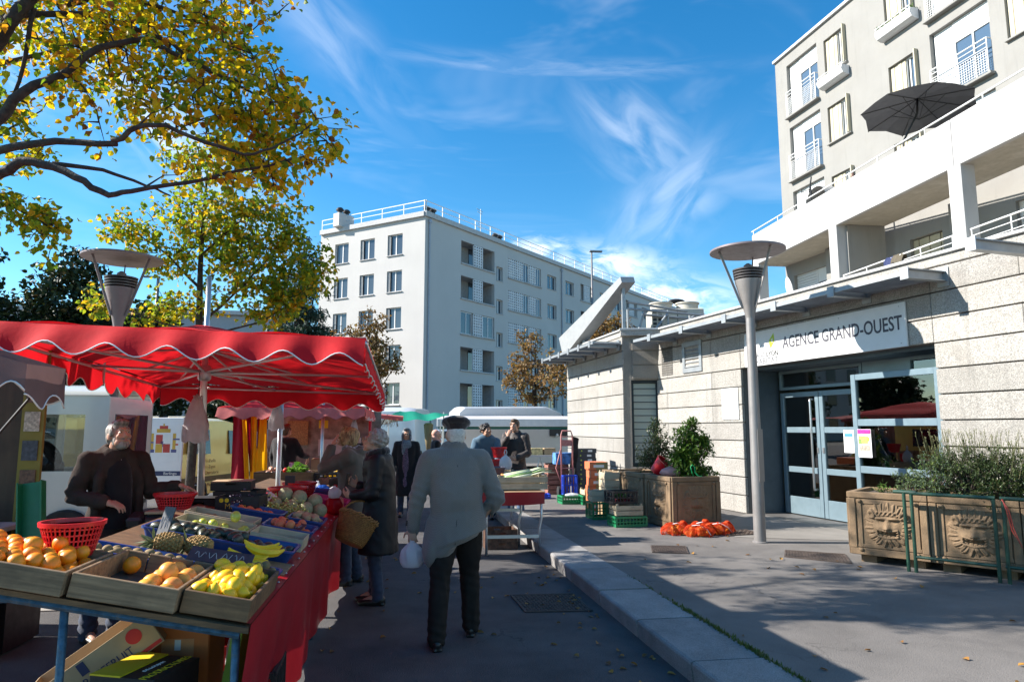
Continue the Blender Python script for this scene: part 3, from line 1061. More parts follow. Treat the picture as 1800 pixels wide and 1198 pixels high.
def shutter_window(h, k):
 a, b, z0, z1 = h[:4]
 w_ = b - a
 mb = MB()
 for x in (.02, .5, .62, .98):
  mb.box((a + w_ * x, .16, (z0 + z1) / 2), (.05, .05, z1 - z0))
 for z in (z0 + .03, z1 - .03):
  mb.box((a + w_ * .5, .161, z), (w_ - .06, .05, .06))
 o = mb.B('window', m_wshut, apt)
 MB().box((a + w_ * .78, .17, (z0 + z1) / 2), (w_ * .36, .012, z1 - z0)).B('pane', g_blue, o)
 for j in range(4):
  MB().box((a + w_ * (.07 + .125 * j), .10 + .012 * (j % 2), (z0 + z1) / 2), (w_ * .12, .03, z1 - z0 - .04), ch=.004).B('shutter', m_cshut, o)
 MB().box((b - .04, -.02, (z0 + z1) / 2), (.05, .24, z1 - z0 + .03), ch=.004).B('shutter', m_cshut, o)
 MB().box(((a + b) / 2, -.02, z0 - .03), (w_ + .06, .16, .05), ch=.005).B('sill', m_render, o)
for k, h in enumerate(holesB):
 shutter_window(h, k)
def flower_box(u0, u1, z, label, green):
 t = thing('flower_box', label, 'flower box', tuple(APM @ Vector(((u0 + u1) / 2, -.02, z))), R_(AP_A))
 w_ = u1 - u0
 prof = [(-.0, .34), (-.30, .34), (-.34, .20), (-.26, .06), (-.10, 0), (0, 0)]
 mb = MB()
 mb.prism(prof, -w_ / 2, w_ / 2, lambda u, v, hh: (hh, u, v))
 mb.B('trough', m_white, t)
 mb = MB()
 mb.cyl((-w_ / 2, -.30, .42), (w_ / 2, -.30, .42), .018, n=6)
 for x in (-.48, 0, .48):
  mb.cyl((w_ * x, -.30, .3), (w_ * x, -.30, .42), .014, n=6)
 mb.B('rail', m_rail, t)
 if green:
  mb = MB()
  r_ = random.Random(4)
  for q in range(160):
   p = Vector((r_.uniform(-.5, .5) * w_, r_.uniform(-.3, -.05), .34 + r_.uniform(0, .12)))
   d = Vector((r_.uniform(-.05, .05), r_.uniform(-.05, .05), r_.uniform(.02, .1)))
   s_ = Vector((.02, .01, 0))
   mb.quad(p - s_, p + s_, p + d)
  mb.B('foliage', leaf_mat('box_green', [(0, (.05, .12, .02)), (1, (.12, .2, .04))]), t, fix=False)
flower_box(2.85, 4.15, 14.12, 'white rounded flower box under the upper window near the house corner', False)
flower_box(5.75, 7.2, 14.35, 'white flower box with green plants under the topmost shutter window', True)
PB0, PB1 = (13.48, 25.0), (13.10, 7.0)
PBA = math.degrees(math.atan2(PB1[1] - PB0[1], PB1[0] - PB0[0]))
PBL = math.hypot(PB1[0] - PB0[0], PB1[1] - PB0[1])
BX = rel(APM, (PB0[0], PB0[1], 0), PBA)
for a, b in ((0, 5.35), (5.37, 10.5), (10.52, PBL)):
 MB().box(((a + b) / 2, .075, 8.70), (b - a, .15, 1.24), ch=.012).B('parapet', m_wpar, apt, mx=BX)
MB().box((PBL / 2, .9, 8.19), (PBL, 1.5, .2)).B('balcony_slab', m_soff, apt, mx=BX)
MB().box((.08, .85, 8.70), (.16, 1.4, 1.235)).B('parapet', m_wpar, apt, mx=BX)
mb = MB()
mb.cyl((0, .0, 9.47), (PBL, .0, 9.47), .025, n=8)
for k in range(10):
 mb.cyl((.15 + k * 1.9, .0, 9.30), (.15 + k * 1.9, .0, 9.47), .018, n=6)
mb.B('handrail', m_rail, apt, smooth=40, mx=BX)
for u in (.2, 5.36, 10.5, 15.6):
 MB().box((u, .20, 5.9), (.42, .40, 4.4), ch=.015).B('column', m_wpar, apt, mx=BX)
MB().box((PBL / 2, .9, 5.30), (PBL, 1.7, .16)).B('balcony_slab', m_soff, apt, mx=BX)
for u in (5.6,):
 MB().box((u, .98, 6.72), (.10, 1.3, 2.72)).B('dividing_wall', m_render, apt, mx=BX)
for (a, b) in ((5.65, 10.2), (10.75, 15.3), (.5, 5.1)):
 mb = MB()
 for z in (6.42, 6.25, 6.08, 5.9, 5.7):
  mb.cyl((a, .1, z), (b, .1, z), .022 if z > 6.4 else .012, n=6)
 for k in range(5):
  u = a + .03 + (b - a - .06) * k / 4
  mb.cyl((u, .1, 5.38), (u, .1, 6.42), .018, n=6)
 mb.B('railing', m_rail, apt, smooth=40, mx=BX)
for (a, b, z0, z1), sty in zip(low, ('roll', 'cream', 'glass', 'cream')):
 w_ = b - a
 if sty == 'cream':
  mb = MB()
  mb.box(((a + b) / 2, .2, (z0 + z1) / 2), (w_, .02, z1 - z0))
  o = mb.B('window', M('dark_gap', (.05, .05, .045), .8), apt)
  for j in range(6):
   MB().box((a + w_ * (j + .5) / 6, .14 + .02 * (j % 2), (z0 + z1) / 2), (w_ / 6.4, .03, z1 - z0 - .05), ch=.004).B('shutter', m_cshut, o)
 elif sty == 'glass':
  mb = MB()
  for x in (.03, .33, .36, .66, .69, .97):
   mb.box((a + w_ * x, .15, (z0 + z1) / 2 - .2), (.06, .06, z1 - z0 - .4))
  mb.box(((a + b) / 2, .152, z1 - .2), (w_, .07, .4))
  mb.box(((a + b) / 2, .152, z0 + .06), (w_, .055, .12))
  o = mb.B('window', m_wshut, apt)
  for x in (.18, .51, .83):
   MB().box((a + w_ * x, .16, (z0 + z1) / 2), (w_ * .29, .012, z1 - z0 - .2)).B('pane', g_blue, o)
 else:
  mb = MB()
  for k in range(22):
   mb.box((a + w_ * .31, .15, z0 + .1 * k + .05), (w_ * .6, .03, .085), ch=.006)
  o = mb.B('roller_shutter', m_wshut, apt)
  MB().box((a + w_ * .82, .16, (z0 + z1) / 2), (w_ * .3, .012, z1 - z0)).B('pane', g_blue, o)
  mb = MB()
  mb.box((a + w_ * .63, .15, (z0 + z1) / 2), (.06, .05, z1 - z0))
  mb.box((a + w_ * .82, .15, z1 - .25), (w_ * .32, .05, .5))
  mb.B('window_frame', m_wshut, o)
for u in (8.2, 11.55, 3.0):
 MB().box((u, -.16, 6.72), (.5, .34, 2.7), ch=.01).B('pier', m_render, apt)
prs = thing('terrace_parasol', 'open dark grey parasol on the terrace behind the white parapet', 'parasol', (14.25, 16.75, 8.3))
m_pgrey = cloth_mat('parasol_grey', (.075, .075, .078), .25, var=.1)
mb = MB()
n8 = 8
ctr = Vector((0, -.1, 2.74))
tilt = Matrix.Rotation(R_(-3), 3, 'X') @ Matrix.Rotation(R_(4), 3, 'Y')
rim = []
for k in range(n8):
 t = 2 * math.pi * (k + .5) / n8
 rim.append(ctr + tilt @ Vector((1.5 * math.cos(t), 1.5 * math.sin(t), -.40)))
vs, fs = [ctr], []
for k in range(n8):
 a, b = rim[k], rim[(k + 1) % n8]
 mid = (a + b) / 2 * .97 + ctr * .03 + Vector((0, 0, .05))
 vs += [a, mid]
for k in range(n8):
 i0, i1, i2 = 1 + 2 * k, 2 + 2 * k, 1 + (2 * k + 2) % (2 * n8)
 fs += [(0, i0, i1), (0, i1, i2)]
mb.add(vs, fs)
mb.B('canopy', m_pgrey, prs, fix=False)
for r_ in rim:
 MB().cyl(tuple(ctr - Vector((0, 0, .03))), tuple(r_ - Vector((0, 0, .02))), .012, n=6).B('rib', m_black, prs)
 MB().cyl(tuple(ctr - Vector((0, 0, .65))), tuple(ctr * .5 + r_ * .5 - Vector((0, 0, .03))), .009, n=5).B('strut', m_black, prs)
MB().tube([(-.25, .35, 0), (-.22, .3, 1.6), (0, -.05, 2.3), (0, -.1, 2.74)], .03, 8).B('mast', m_black, prs, smooth=True)
MB().lathe([(.3, 0), (.3, .06), (.06, .08), (.05, .3)], 16, (-.25, .35, 0)).B('foot', m_black, prs, smooth=40)
mb = MB()
mb.lathe([(.03, 0), (.03, .9), (.16, .95), (.09, 1.35), (.02, 1.7), (.0, 1.72)], 10)
tag(mb.B('folded_parasol', M('brown_cloth', (.13, .075, .06), .9), smooth=40, loc=(14.2, 19.6, 8.3)), 'small folded brown parasol sticking up behind the parapet', 'parasol')
mb = MB()
mb.grid(lambda a, b: (.2 * math.sin(a * 3) * 0 + (-.5 + 1.0 * a), .6 * math.cos(math.pi * b), .95 + .55 * math.sin(math.pi * b)), 6, 12)
tag(mb.B('grey_hood', M('grey_cover', (.34, .34, .33), .8), smooth=True, loc=(14.1, 20.8, 8.35)), 'rounded grey cover standing on the terrace behind the parapet', 'cover')
mb = MB()
r_ = random.Random(9)
lm = [M('laundry_navy', (.02, .03, .09), .9), M('laundry_olive', (.09, .075, .05), .9)]
for k, (yy, cm, w_) in enumerate(((17.15, 0, .28), (16.8, 1, .42))):
 mb = MB()
 mb.grid(lambda a, b: (.12 * math.cos(math.pi * b) + .015 * math.sin(a * 17 + b * 3), -w_ / 2 + w_ * a + .02 * math.sin(b * 9), .0 + .06 * math.sin(math.pi * b) - .42 * abs(b - .5) ** 1.2 * (1 + .4 * math.sin(a * 5 + k)) * 1.6), 12, 12)
 tag(mb.B('laundry', lm[cm], smooth=True, loc=(13.42, yy, 6.42)), ['navy blue garment drying over the balcony railing', 'olive brown garment drying over the balcony railing'][k], 'laundry')
t = thing('satellite_dish', 'pale satellite dish standing in the lower balcony corner', 'satellite dish', (13.75, 23.1, 5.4))
mb = MB()
mb.lathe([(0, 0), (.2, .015), (.4, .07), (.5, .12)], 20, (0, 0, 0), Matrix.Translation((0, 0, 1.3)) @ Matrix.Rotation(R_(75), 4, 'Y') @ Matrix.Rotation(R_(20), 4, 'X'))
mb.B('reflector', m_wshut, t, smooth=True)
MB().cyl((0.1, 0, 0), (.08, 0, 1.3), .025).B('pole', m_zinc, t)
t = thing('wall_antenna', 'small dark antenna clamped on the parapet rail near the house corner', 'antenna', (13.42, 20.75, 9.2))
for i_, (p, q, r0) in enumerate([((0, 0, -.3), (0, 0, .8), .02), ((0, 0, .55), (0, .55, .62), .014), ((0, .1, .45), (-.02, -.1, .95), .022), ((0, .55, .5), (0, .55, .75), .01)]):
 MB().cyl(p, q, r0, n=6).B('rod', m_black, t)
# pale block across the street
m_blk = M('pale_grey_render', (.50, .48, .455), .9, var=.04, scale=.3, bump=.05, bscale=30, streak=.10)
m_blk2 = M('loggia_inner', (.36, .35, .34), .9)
m_band = M('roof_band', (.46, .45, .44), .8)
KX, KY = .95, 53.7
KA = 46.86
KM = TR((KX, KY, 0), KA)
blk = thing('apartment_block', 'long pale grey five storey apartment block across the street', 'apartment building', (KX, KY, 0), R_(KA))
LA = 322.2
lvec = Vector((math.cos(R_(142.2)), math.sin(R_(142.2))))
LXm = rel(KM, (KX + lvec.x * 11.4, KY + lvec.y * 11.4, 0), LA)
ZF = [1.3 + 3.08 * k for k in range(6)]         # storey levels
hl = []
for k, z in enumerate(ZF):
 zc = 3.5 + 3.06 * k
 if k > 4:
  break
 for c in (8.9 + .0, 6.0, 3.05):
  hl.append((11.4 - c - .78, 11.4 - c + .78, zc, zc + 1.75))
mb = MB()
wall_holes(mb, 0, 11.4, 0, 18.85, hl, .28)
mb.B('wall', m_blk, blk, mx=LXm)
WCACHE = {}
def far_window(par, mx, w_, h_, style):
 key = (round(w_, 2), round(h_, 2), style)
 if key not in WCACHE:
  mb = MB()
  for x in (.03, w_ / 2, w_ - .03):
   mb.box((x, .0, h_ / 2), (.06 if x != w_ / 2 else .09, .06, h_))
  for z in (.03, h_ - .03):
   mb.box((w_ / 2, .001, z), (w_ - .06, .058, .07))
  f = mb.B('window', m_white, par)
  p = MB().box((w_ / 2, .01, h_ / 2), (w_ - .08, .01, h_ - .1)).B('pane', g_far, f)
  s_ = MB().box((w_ / 2, -.20, -.05), (w_ + .12, .2, .06), ch=.01).B('sill', m_band, f)
  kids = [f, p, s_]
  if style:
   mb = MB()
   for j in range(3):
    mb.box((.05 + .09 * j, -.09 - .02 * (j % 2), h_ / 2), (.085, .03, h_ - .04))
   kids.append(mb.B('shutter', M('grey_shutter', (.30, .31, .31), .7), f))
  WCACHE[key] = [(o.name.split('.')[0], o.data) for o in kids]
  f.matrix_basis = mx
  return f
 lst = WCACHE[key]
 f = link(lst[0][0], lst[0][1], par)
 f.matrix_basis = mx
 for nm, d in lst[1:]:
  link(nm, d, f)
 return f
for i_, (a, b, z0, z1) in enumerate(hl):
 far_window(blk, LXm @ Matrix.Translation((a, .2, z0)), b - a, z1 - z0, i_ % 5 != 2)
hr = []
lz = []
cols_w = [(18.6, 20.4), (22.3, 24.1), (30.2, 32.0), (34.0, 35.8), (42, 43.8), (46, 47.8), (52, 53.8)]
for k in range(5):
 zc = 3.45 + 3.06 * k
 hr.append((4.6, 9.45, zc, zc + 1.95))             # loggia strip
 hr.append((11.6, 17.4, zc, zc + 1.85))
 hr.append((25.6, 28.6, zc, zc + 1.85))
 hr.append((37.2, 40.6, zc, zc + 1.85))
 for a, b in cols_w:
  hr.append((a, b, zc + .15, zc + 1.6))
 hr.append((9.75, 10.75, zc - .6, zc + .7))
mb = MB()
wall_holes(mb, 0, 58, 0, 18.85, hr, .35)
mb.quad((0, .0, 18.85), (58, .0, 18.85), (58, 12, 18.85), (0, 12, 18.85))
mb.B('wall', m_blk, blk)
mb = MB()
mb.box((29, -.06, 18.75), (58.2, .3, .42), ch=.02)
mb.B('roof_band', m_band, blk)
mb = MB()
mb.box((5.7, -.06, 18.75), (11.4, .3, .42), ch=.02)
mb.B('roof_band', m_band, blk, mx=LXm)
mb = MB()
mb.quad((0, 0, 18.9), (11.4, 0, 18.9), (11.4, 14, 18.9), (0, 14, 18.9))
mb.B('roof', m_band, blk, mx=LXm)
def claustra(w_, h_, nx, ny):
 mb = MB()
 px, pz = w_ / nx, h_ / ny
 for i in range(nx + 1):
  mb.box((i * px, 0, h_ / 2), (px * .46 if 0 < i < nx else px * .3, .10, h_))
 for j in range(ny + 1):
  mb.box((w_ / 2, .001, j * pz), (w_, .098, pz * .42 if 0 < j < ny else pz * .28))
 return mb
scr = claustra(1.25, 1.9, 4, 8).B('pierced_screen', M('white_claustra', (.66, .66, .66), .8), blk)
scr_me = scr.data
bpy.data.objects.remove(scr)
back = []
rb = random.Random(8)
for (a, b, z0, z1) in [h for h in hr if h[1] - h[0] > 2.5]:
 open_ = rb.random() < .25
 w_ = b - a
 ns = 3 if w_ < 5 else 4
 mbk = MB()
 dq = 1.3 if open_ else .34
 mbk.quad((a, dq, z0), (b, dq, z0), (b, dq, z1), (a, dq, z1))
 for x in (a, b):
  mbk.quad((x, .3, z0), (x, dq, z0), (x, dq, z1), (x, .3, z1))
 for z in (z0, z1):
  mbk.quad((a, .3, z), (b, .3, z), (b, dq, z), (a, dq, z))
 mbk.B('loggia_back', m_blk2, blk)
 if open_:
  MB().box(((a + b) / 2 + .8, dq - .04, (z0 + z1) / 2), (1.2, .03, z1 - z0)).B('loggia_door', g_far, blk)
 sc_ = link('pierced_screen', scr_me, blk, (a + w_ * .5 - .62 if w_ < 5 else a + 1.3, .06, z0))
 if w_ > 4:
  if w_ > 5:
   link('pierced_screen', scr_me, blk, (a + 3.6, .06, z0))
   link('pierced_screen', scr_me, blk, (a + .02, .06, z0))
  spans = [(a + .08, a + 1.6), (a + 3.2, b - .1)] if w_ < 5 else [(a + 2.6, a + 3.55), (a + 4.9, b - .1)]
  for (p, q) in spans:
   if q - p < .4:
    continue
   far_window(blk, Matrix.Translation((p, .12, z0 + .02)), round(q - p, 2), round(z1 - z0 - .05, 2), 0) if not open_ else None
 MB().box(((a + b) / 2, -.03, z0 - .06), (w_ + .1, .2, .12), ch=.02).B('ledge', m_band, blk)
for (a, b, z0, z1) in [h for h in hr if h[1] - h[0] < 2.5]:
 far_window(blk, Matrix.Translation((a, .24, z0)), round(b - a, 2), round(z1 - z0, 2), rb.random() < .6)
for u in (.45, 21.4, 36.5):
 mb = MB()
 mb.cyl((u, -.1, .2), (u, -.1, 18.2), .07, n=8)
 mb.box((u, -.12, 18.25), (.25, .2, .3))
 mb.B('rain_pipe', M('pipe_grey', (.36, .38, .42), .6), blk, smooth=40)
for mx, ln in ((I4, 58), (LXm, 11.4)):
 mb = MB()
 n = int(ln / 2.2)
 for k in range(n + 1):
  mb.box((ln * k / n, .1, 19.4), (.06, .06, 1.1))
 mb.box((ln / 2, .1, 19.93), (ln, .05, .06))
 mb.box((ln / 2, .1, 19.5), (ln, .04, .05))
 mb.B('guard_rail', m_white, blk, mx=mx)
def chimney(x, y, lab):
 t = thing('chimney', lab, 'chimney', tuple(KM @ Vector((x, y, 18.9))), R_(KA))
 MB().box((0, 0, .6), (1.7, .8, 1.2), ch=.03).B('stack', m_blk, t)
 for u in (-.45, .3):
  MB().lathe([(.22, 1.2), (.22, 1.45), (.34, 1.5), (.34, 1.6), (.2, 1.75)], 12, (u, 0, 0)).B('cowl', m_black, t, smooth=40)
chimney(3.4, 2.5, 'white chimney with black cowls near the block corner')
chimney(13.5, 2.6, 'white chimney with black cowls farther along the block roof')
chimney(-.6, 9.0, 'broad white chimney above the sunny end wall of the block')
t = thing('roof_antenna', 'thin television antenna standing on the pale block roof', 'antenna', tuple(KM @ Vector((10.2, 2.2, 18.9))), R_(KA))
MB().cyl((0, 0, 0), (0, 0, 3.4), .04, n=6).B('mast', m_zinc, t)
for z, l_ in ((3.3, 1.2), (3.05, 1.0), (1.9, .9), (1.6, .8)):
 MB().cyl((-l_ / 2, 0, z), (l_ / 2, .2, z), .025, n=5).B('rod', m_zinc, t)
# street lamps
m_lamp = M('lamp_grey', (.25, .235, .225), .45, metal=.35, var=.08, scale=3)
m_lamp2 = M('lamp_mauve', (.20, .16, .165), .5, metal=.2, var=.08)
m_disc = M('lamp_reflector', (.82, .80, .76), .5, var=.05)
def lamp(loc, label, mat, rz):
 t = thing('street_lamp', label, 'street lamp', loc, rz)
 MB().lathe([(.10, 0), (.10, .012), (.080, .02), (.079, 1.0), (.077, 1.02), (.066, 2.4), (.06, 3.05)], 20).B('post', mat, t, smooth=35)
 MB().box((0, -.080, 1.15), (.10, .006, .7), ch=.002).B('hatch', mat, t)
 MB().lathe([(.06, 3.03), (.065, 3.07), (.10, 3.23), (.185, 3.53), (.19, 3.57), (.0, 3.57)], 24).B('cone', mat, t, smooth=35)
 for k in range(4):
  z = 3.59 + k * .038
  MB().lathe([(.15, z), (.198 + .004 * k, z), (.20 + .004 * k, z + .018), (.15, z + .018)], 24).B('ring', M('lamp_ring', (.10, .09, .09), .45, metal=.3), t, smooth=35)
 MB().lathe([(.06, 3.57), (.06, 3.78), (.02, 3.81), (0, 3.81)], 12).B('lamp_head', m_lamp2, t, smooth=35)
 for k in range(3):
  a = 2 * math.pi * k / 3 + .55
  c, s_ = math.cos(a), math.sin(a)
  MB().beam((.10 * c, .10 * s_, 3.18), (.40 * c, .40 * s_, 3.99), .014, .032, up=(c, s_, 0)).B('arm', mat, t)
 MB().lathe([(0.0, 4.005), (.2, 3.995), (.50, 3.980), (.505, 3.988), (.505, 3.996), (.2, 4.020), (0, 4.030)], 40).B('disc', m_disc, t, smooth=35)
 MB().lathe([(.497, 3.977), (.512, 3.977), (.512, 4.002), (.497, 4.002)], 40).B('rim', m_lamp2, t, smooth=35)
 return t
lamp((4.67, 8.81, .136), 'tall grey street lamp with flat disc standing before the office entrance', m_lamp, R_(20))
lamp((-4.0, 10.0, 0), 'mauve street lamp with flat disc rising behind the red canopy', m_lamp2, R_(75))
t = thing('cobra_lamp', 'small dark cobra head street lamp showing above the office roof', 'street lamp', (9.2, 22.2, 0))
MB().tube([(.6, 0, 0), (.6, 0, 5.4), (.3, 0, 5.75), (0, 0, 5.95)], .05, 8).B('post', m_lamp, t, smooth=True)
MB().sph((-.12, 0, 6.0), (.30, .14, .09), 14, 8).B('lamp_head', m_black, t, smooth=True)
t = thing('cobra_lamp', 'grey pole street lamp standing beside the cedar tree', 'street lamp', (-14.6, 41.5, 0))
MB().tube([(0, 0, 0), (0, 0, 10.3)], [.14, .08], 10).B('post', m_lamp, t, smooth=True)
MB().box((-.35, 0, 10.35), (.9, .2, .1), ch=.03).B('lamp_head', m_lamp, t)
t = thing('cobra_lamp', 'tiny grey street lamp above the far block roof line', 'street lamp', (16.4, 60.0, 0))
MB().tube([(0, 0, 0), (0, 0, 17.8)], [.14, .08], 8).B('post', m_lamp, t, smooth=True)
MB().box((.4, 0, 17.9), (1.2, .3, .16), ch=.03).B('lamp_head', m_lamp, t)
# lion planters
m_terra = M('planter_stone', (.20, .132, .074), .9, var=.2, scale=4, bump=.45, bscale=70, speck=.15, stain=.6, stain_col=(.12, .085, .055), stain_scale=3.0, streak=.3)
m_soil = M('soil', (.05, .038, .028), .95, var=.3, scale=20, bump=.6, bscale=40)
def lion_height(x, z):
 r = math.hypot(x, z * .95)
 a = math.atan2(x, z)
 h = 0.
 g = lambda cx, cz, sx, sz, amp: amp * math.exp(-((x - cx) / sx) ** 2 - ((z - cz) / sz) ** 2)
 edge = .93 + .045 * math.sin(a * 17 + 2.5 * math.sin(a * 2)) + .02 * math.sin(a * 31)
 if r < edge:
  h += .30 * (1 - (r / edge) ** 6)
  if r > .56:
   lock = abs(math.sin(a * 13 + 4.5 * r * (1 if x > 0 else -1)))
   fine = math.sin(a * 46 + 14 * r * (1 if x > 0 else -1))
   h += (.20 * lock + .05 * fine) * min(1, (r - .56) / .1) * min(1, (edge - r) / .06)
 if r < .68:
  h += .26 * (1 - (r / .68) ** 3)
 ax = abs(x)
 for sx in (-1, 1):                       # ears
  rr = math.hypot(x - sx * .64, z - .42)
  if rr < .2:
   h += .42 * (1 - (rr / .2) ** 4) - .40 * math.exp(-(rr / .11) ** 2)
 h += g(0, -.06, .15, .22, .55)           # muzzle bridge
 h += g(0, -.16, .13, .08, .45)           # nose
 h -= math.exp(-((ax - .07) / .03) ** 2 - ((z + .21) / .03) ** 2) * .25
 h += math.exp(-((ax - .27) / .20) ** 2 - ((z - .28) / .05) ** 2) * .45   # brows
 h -= math.exp(-((ax - .24) / .11) ** 2 - ((z - .16) / .06) ** 2) * .62   # eye sockets
 h += math.exp(-((ax - .24) / .07) ** 2 - ((z - .16) / .04) ** 2) * .52
 h -= math.exp(-((ax - .24) / .02) ** 2 - ((z - .16) / .02) ** 2) * .18
 h += math.exp(-((ax - .30) / .14) ** 2 - ((z + .12) / .12) ** 2) * .18   # cheeks
 mz = -.40 + .30 * ax ** 1.6              # mouth curve
 if ax < .42:
  d = z - mz
  h -= .85 * math.exp(-(d / .075) ** 2) * (1 - (ax / .42) ** 4)
  if abs(d) < .085:
   tooth = (math.sin(x * 38) > -.35)
   if tooth:
    h += .40 * math.exp(-((abs(d) - .05) / .03) ** 2)
  h += .22 * math.exp(-((d + .15) / .05) ** 2) + .2 * math.exp(-((d - .13) / .04) ** 2)
 h += g(0, -.68, .20, .10, .22)
 for k in range(5):                       # forehead curls
  cx = -.36 + .18 * k
  rr = math.hypot(x - cx, z - .50 + .25 * cx * cx)
  h += .22 * math.exp(-((rr - .075) / .03) ** 2)
 return h
def relief_mesh(nn, amp, size):
 vs, fs = [], []
 for j in range(nn):
  for i in range(nn):
   x, z = -1 + 2 * i / (nn - 1), -1 + 2 * j / (nn - 1)
   h = lion_height(x, z) if max(abs(x), abs(z)) < .99 else 0.
   vs.append((x * size[0], -max(-.12, h) * amp, z * size[1]))
 for j in range(nn - 1):
  for i in range(nn - 1):
   fs.append((j * nn + i, j * nn + i + 1, (j + 1) * nn + i + 1, (j + 1) * nn + i))
 mb = MB()
 mb.add(vs, fs)
 o = mb.B('lion_relief', m_terra, smooth=True, fix=False)
 me = o.data
 bpy.data.objects.remove(o)
 return me
lion_me = relief_mesh(120, .066, (.255, .255))
lion_me2 = relief_mesh(64, .045, (.24, .255))
def planter(loc, rz, w_, d_, h_, label, relief, feet=.08, sides=(0,), soil=True):
 t = thing('lion_planter', label, 'planter', loc, rz)
 z0 = feet
 mb = MB()
 k = .055
 for (c, s_) in (((0, -d_ / 2 + k / 2), (w_, k)), ((0, d_ / 2 - k / 2), (w_, k)), ((-w_ / 2 + k / 2, 0), (k, d_ - 2 * k)), ((w_ / 2 - k / 2, 0), (k, d_ - 2 * k))):
  mb.box((c[0], c[1], z0 + h_ / 2), (s_[0], s_[1], h_), ch=.004)
 mb.B('box', m_terra, t)
 if feet > .03:
  for sx in (-1, 1):
   MB().box((sx * w_ * .3, 0, z0 / 2), (w_ * .2, d_ * .8, z0)).B('foot', m_terra, t)
 MB().box((0, 0, z0 + h_ - .05), (w_ - 2 * k, d_ - 2 * k, .03)).B('soil', m_soil, t)
 for sd in sides:
  X = Matrix.Rotation(R_(90 * sd), 4, 'Z')
  ww, dd_ = (w_, d_) if sd % 2 == 0 else (d_, w_)
  y = -dd_ / 2
  mb = MB()
  mb.box((0, y - .008, z0 + h_ - .035), (ww - .004, .024, .066), ch=.006, X=X)
  mb.box((0, y - .008, z0 + .04), (ww - .004, .024, .076), ch=.006, X=X)
  for sx in (-1, 1):
   mb.box((sx * (ww / 2 - .04), y - .010, z0 + h_ / 2), (.075, .03, h_ - .15), ch=.006, X=X)
   mb.box((sx * (ww / 2 - .115), y - .006, z0 + h_ / 2), (.05, .02, h_ - .17), ch=.006, X=X)
  mb.box((0, y - .005, z0 + h_ - .105), (ww - .16, .018, .05), ch=.005, X=X)
  mb.box((0, y - .005, z0 + .105), (ww - .16, .018, .04), ch=.005, X=X)
  mb.B('moulding', m_terra, t)
  for sx in (-1, 1):
   for zz in (z0 + .06, z0 + h_ - .10):
    MB().sph((sx * (ww / 2 - .12), y - .022, zz), (.026, .018, .022), 10, 6, X=X).B('boss', m_terra, t, smooth=True)
  rl = link('lion_relief', relief, t)
  rl.matrix_basis = X @ Matrix.Translation((0, y - .004, z0 + h_ / 2))
 return t
pa = math.degrees(math.atan2(-.78, .63))
pd = Vector((.628, -.778))
pn = Vector((.778, .628))
labs = ['stone planter with lion mask at the near end of the row, sprig inside', 'middle stone planter with lion mask behind the green barrier', 'stone planter with lion mask cut by the picture edge']
for k in range(3):
 c = Vector((5.05, 7.43)) + pd * (.405 + .81 * k) + pn * .40
 planter((c.x, c.y, .136), R_(pa), .805, .80, .70, labs[k], lion_me, .09, (0, 3) if k == 0 else (0,))
planter((4.30, 10.54, .136), R_(8), .84, .82, .76, 'square stone planter with worn relief behind the orange net bags', lion_me2, .015, (0, 3))
planter((4.17, 11.37, .136), R_(8), .84, .80, .76, 'second worn stone planter behind the one with the shrub', lion_me2, .015, (3,))
planter((4.04, 12.20, .136), R_(8), .84, .80, .74, 'third worn stone planter nearest the barred window', lion_me2, .015, (3,))
# vegetation helpers
def add_leaf(mb, p, d, up, ln, wd, fold=.25, curl=.15):
 d = d.normalized()
 s_ = d.cross(up)
 if s_.length < 1e-4:
  s_ = d.orthogonal()
 s_.normalize()
 n = s_.cross(d)
 a = p
 b = p + d * ln * .45 + s_ * wd * .5 + n * wd * fold
 c = p + d * ln * .45 - s_ * wd * .5 + n * wd * fold
 m1 = p + d * ln * .5
 e = p + d * ln - n * ln * curl
 o = len(mb.v)
 mb.v += [tuple(a), tuple(b), tuple(m1), tuple(c), tuple(e)]
 mb.f += [(o, o + 1, o + 2), (o, o + 2, o + 3), (o + 1, o + 4, o + 2), (o + 2, o + 4, o + 3)]
 mb.mi += [0] * 4
def rvec(r, zb=0.):
 while True:
  v = Vector((r.uniform(-1, 1), r.uniform(-1, 1), r.uniform(-1, 1)))
  if .05 < v.length < 1:
   v.normalize()
   v.z += zb
   return v.normalized()
def bush(parent, ctr, rad, n_twig, per, ln, wd, mat, seed, stem_mat, droop=.0, shell=.55, base=None, name='foliage'):
 r = random.Random(seed)
 ctr = Vector(ctr)
 base = Vector(base if base else (ctr.x, ctr.y, ctr.z - rad[2]))
 mb, st = MB(), MB()
 for k in range(n_twig):
  d = rvec(r, .25)
  q = r.uniform(shell, 1.) * (1 + .18 * math.sin(d.x * 5 + d.y * 7 + seed))
  tip = ctr + Vector((d.x * rad[0] * q, d.y * rad[1] * q, d.z * rad[2] * q))
  st0 = base.lerp(ctr, r.uniform(.1, .7)) + Vector((r.uniform(-.2, .2) * rad[0], r.uniform(-.2, .2) * rad[1], 0))
  if k % 4 == 0:
   st.tube([st0, st0.lerp(tip, .5) + Vector((0, 0, .03)), tip], [.008, .006, .003], 4, False)
  dirn = (tip - st0).normalized()
  for j in range(per):
   f = r.uniform(.0, .24)
   p = tip - dirn * f * max(rad) + rvec(r) * ln * .5
   ld = (dirn * .5 + rvec(r) + Vector((0, 0, .1 - droop))).normalized()
   add_leaf(mb, p, ld, Vector((0, 0, 1)) + rvec(r) * .5, ln * r.uniform(.7, 1.2), wd * r.uniform(.75, 1.15))
 tag(mb.B(name, mat, parent, fix=False), kind='stuff')
 st.B('stem', stem_mat, parent)
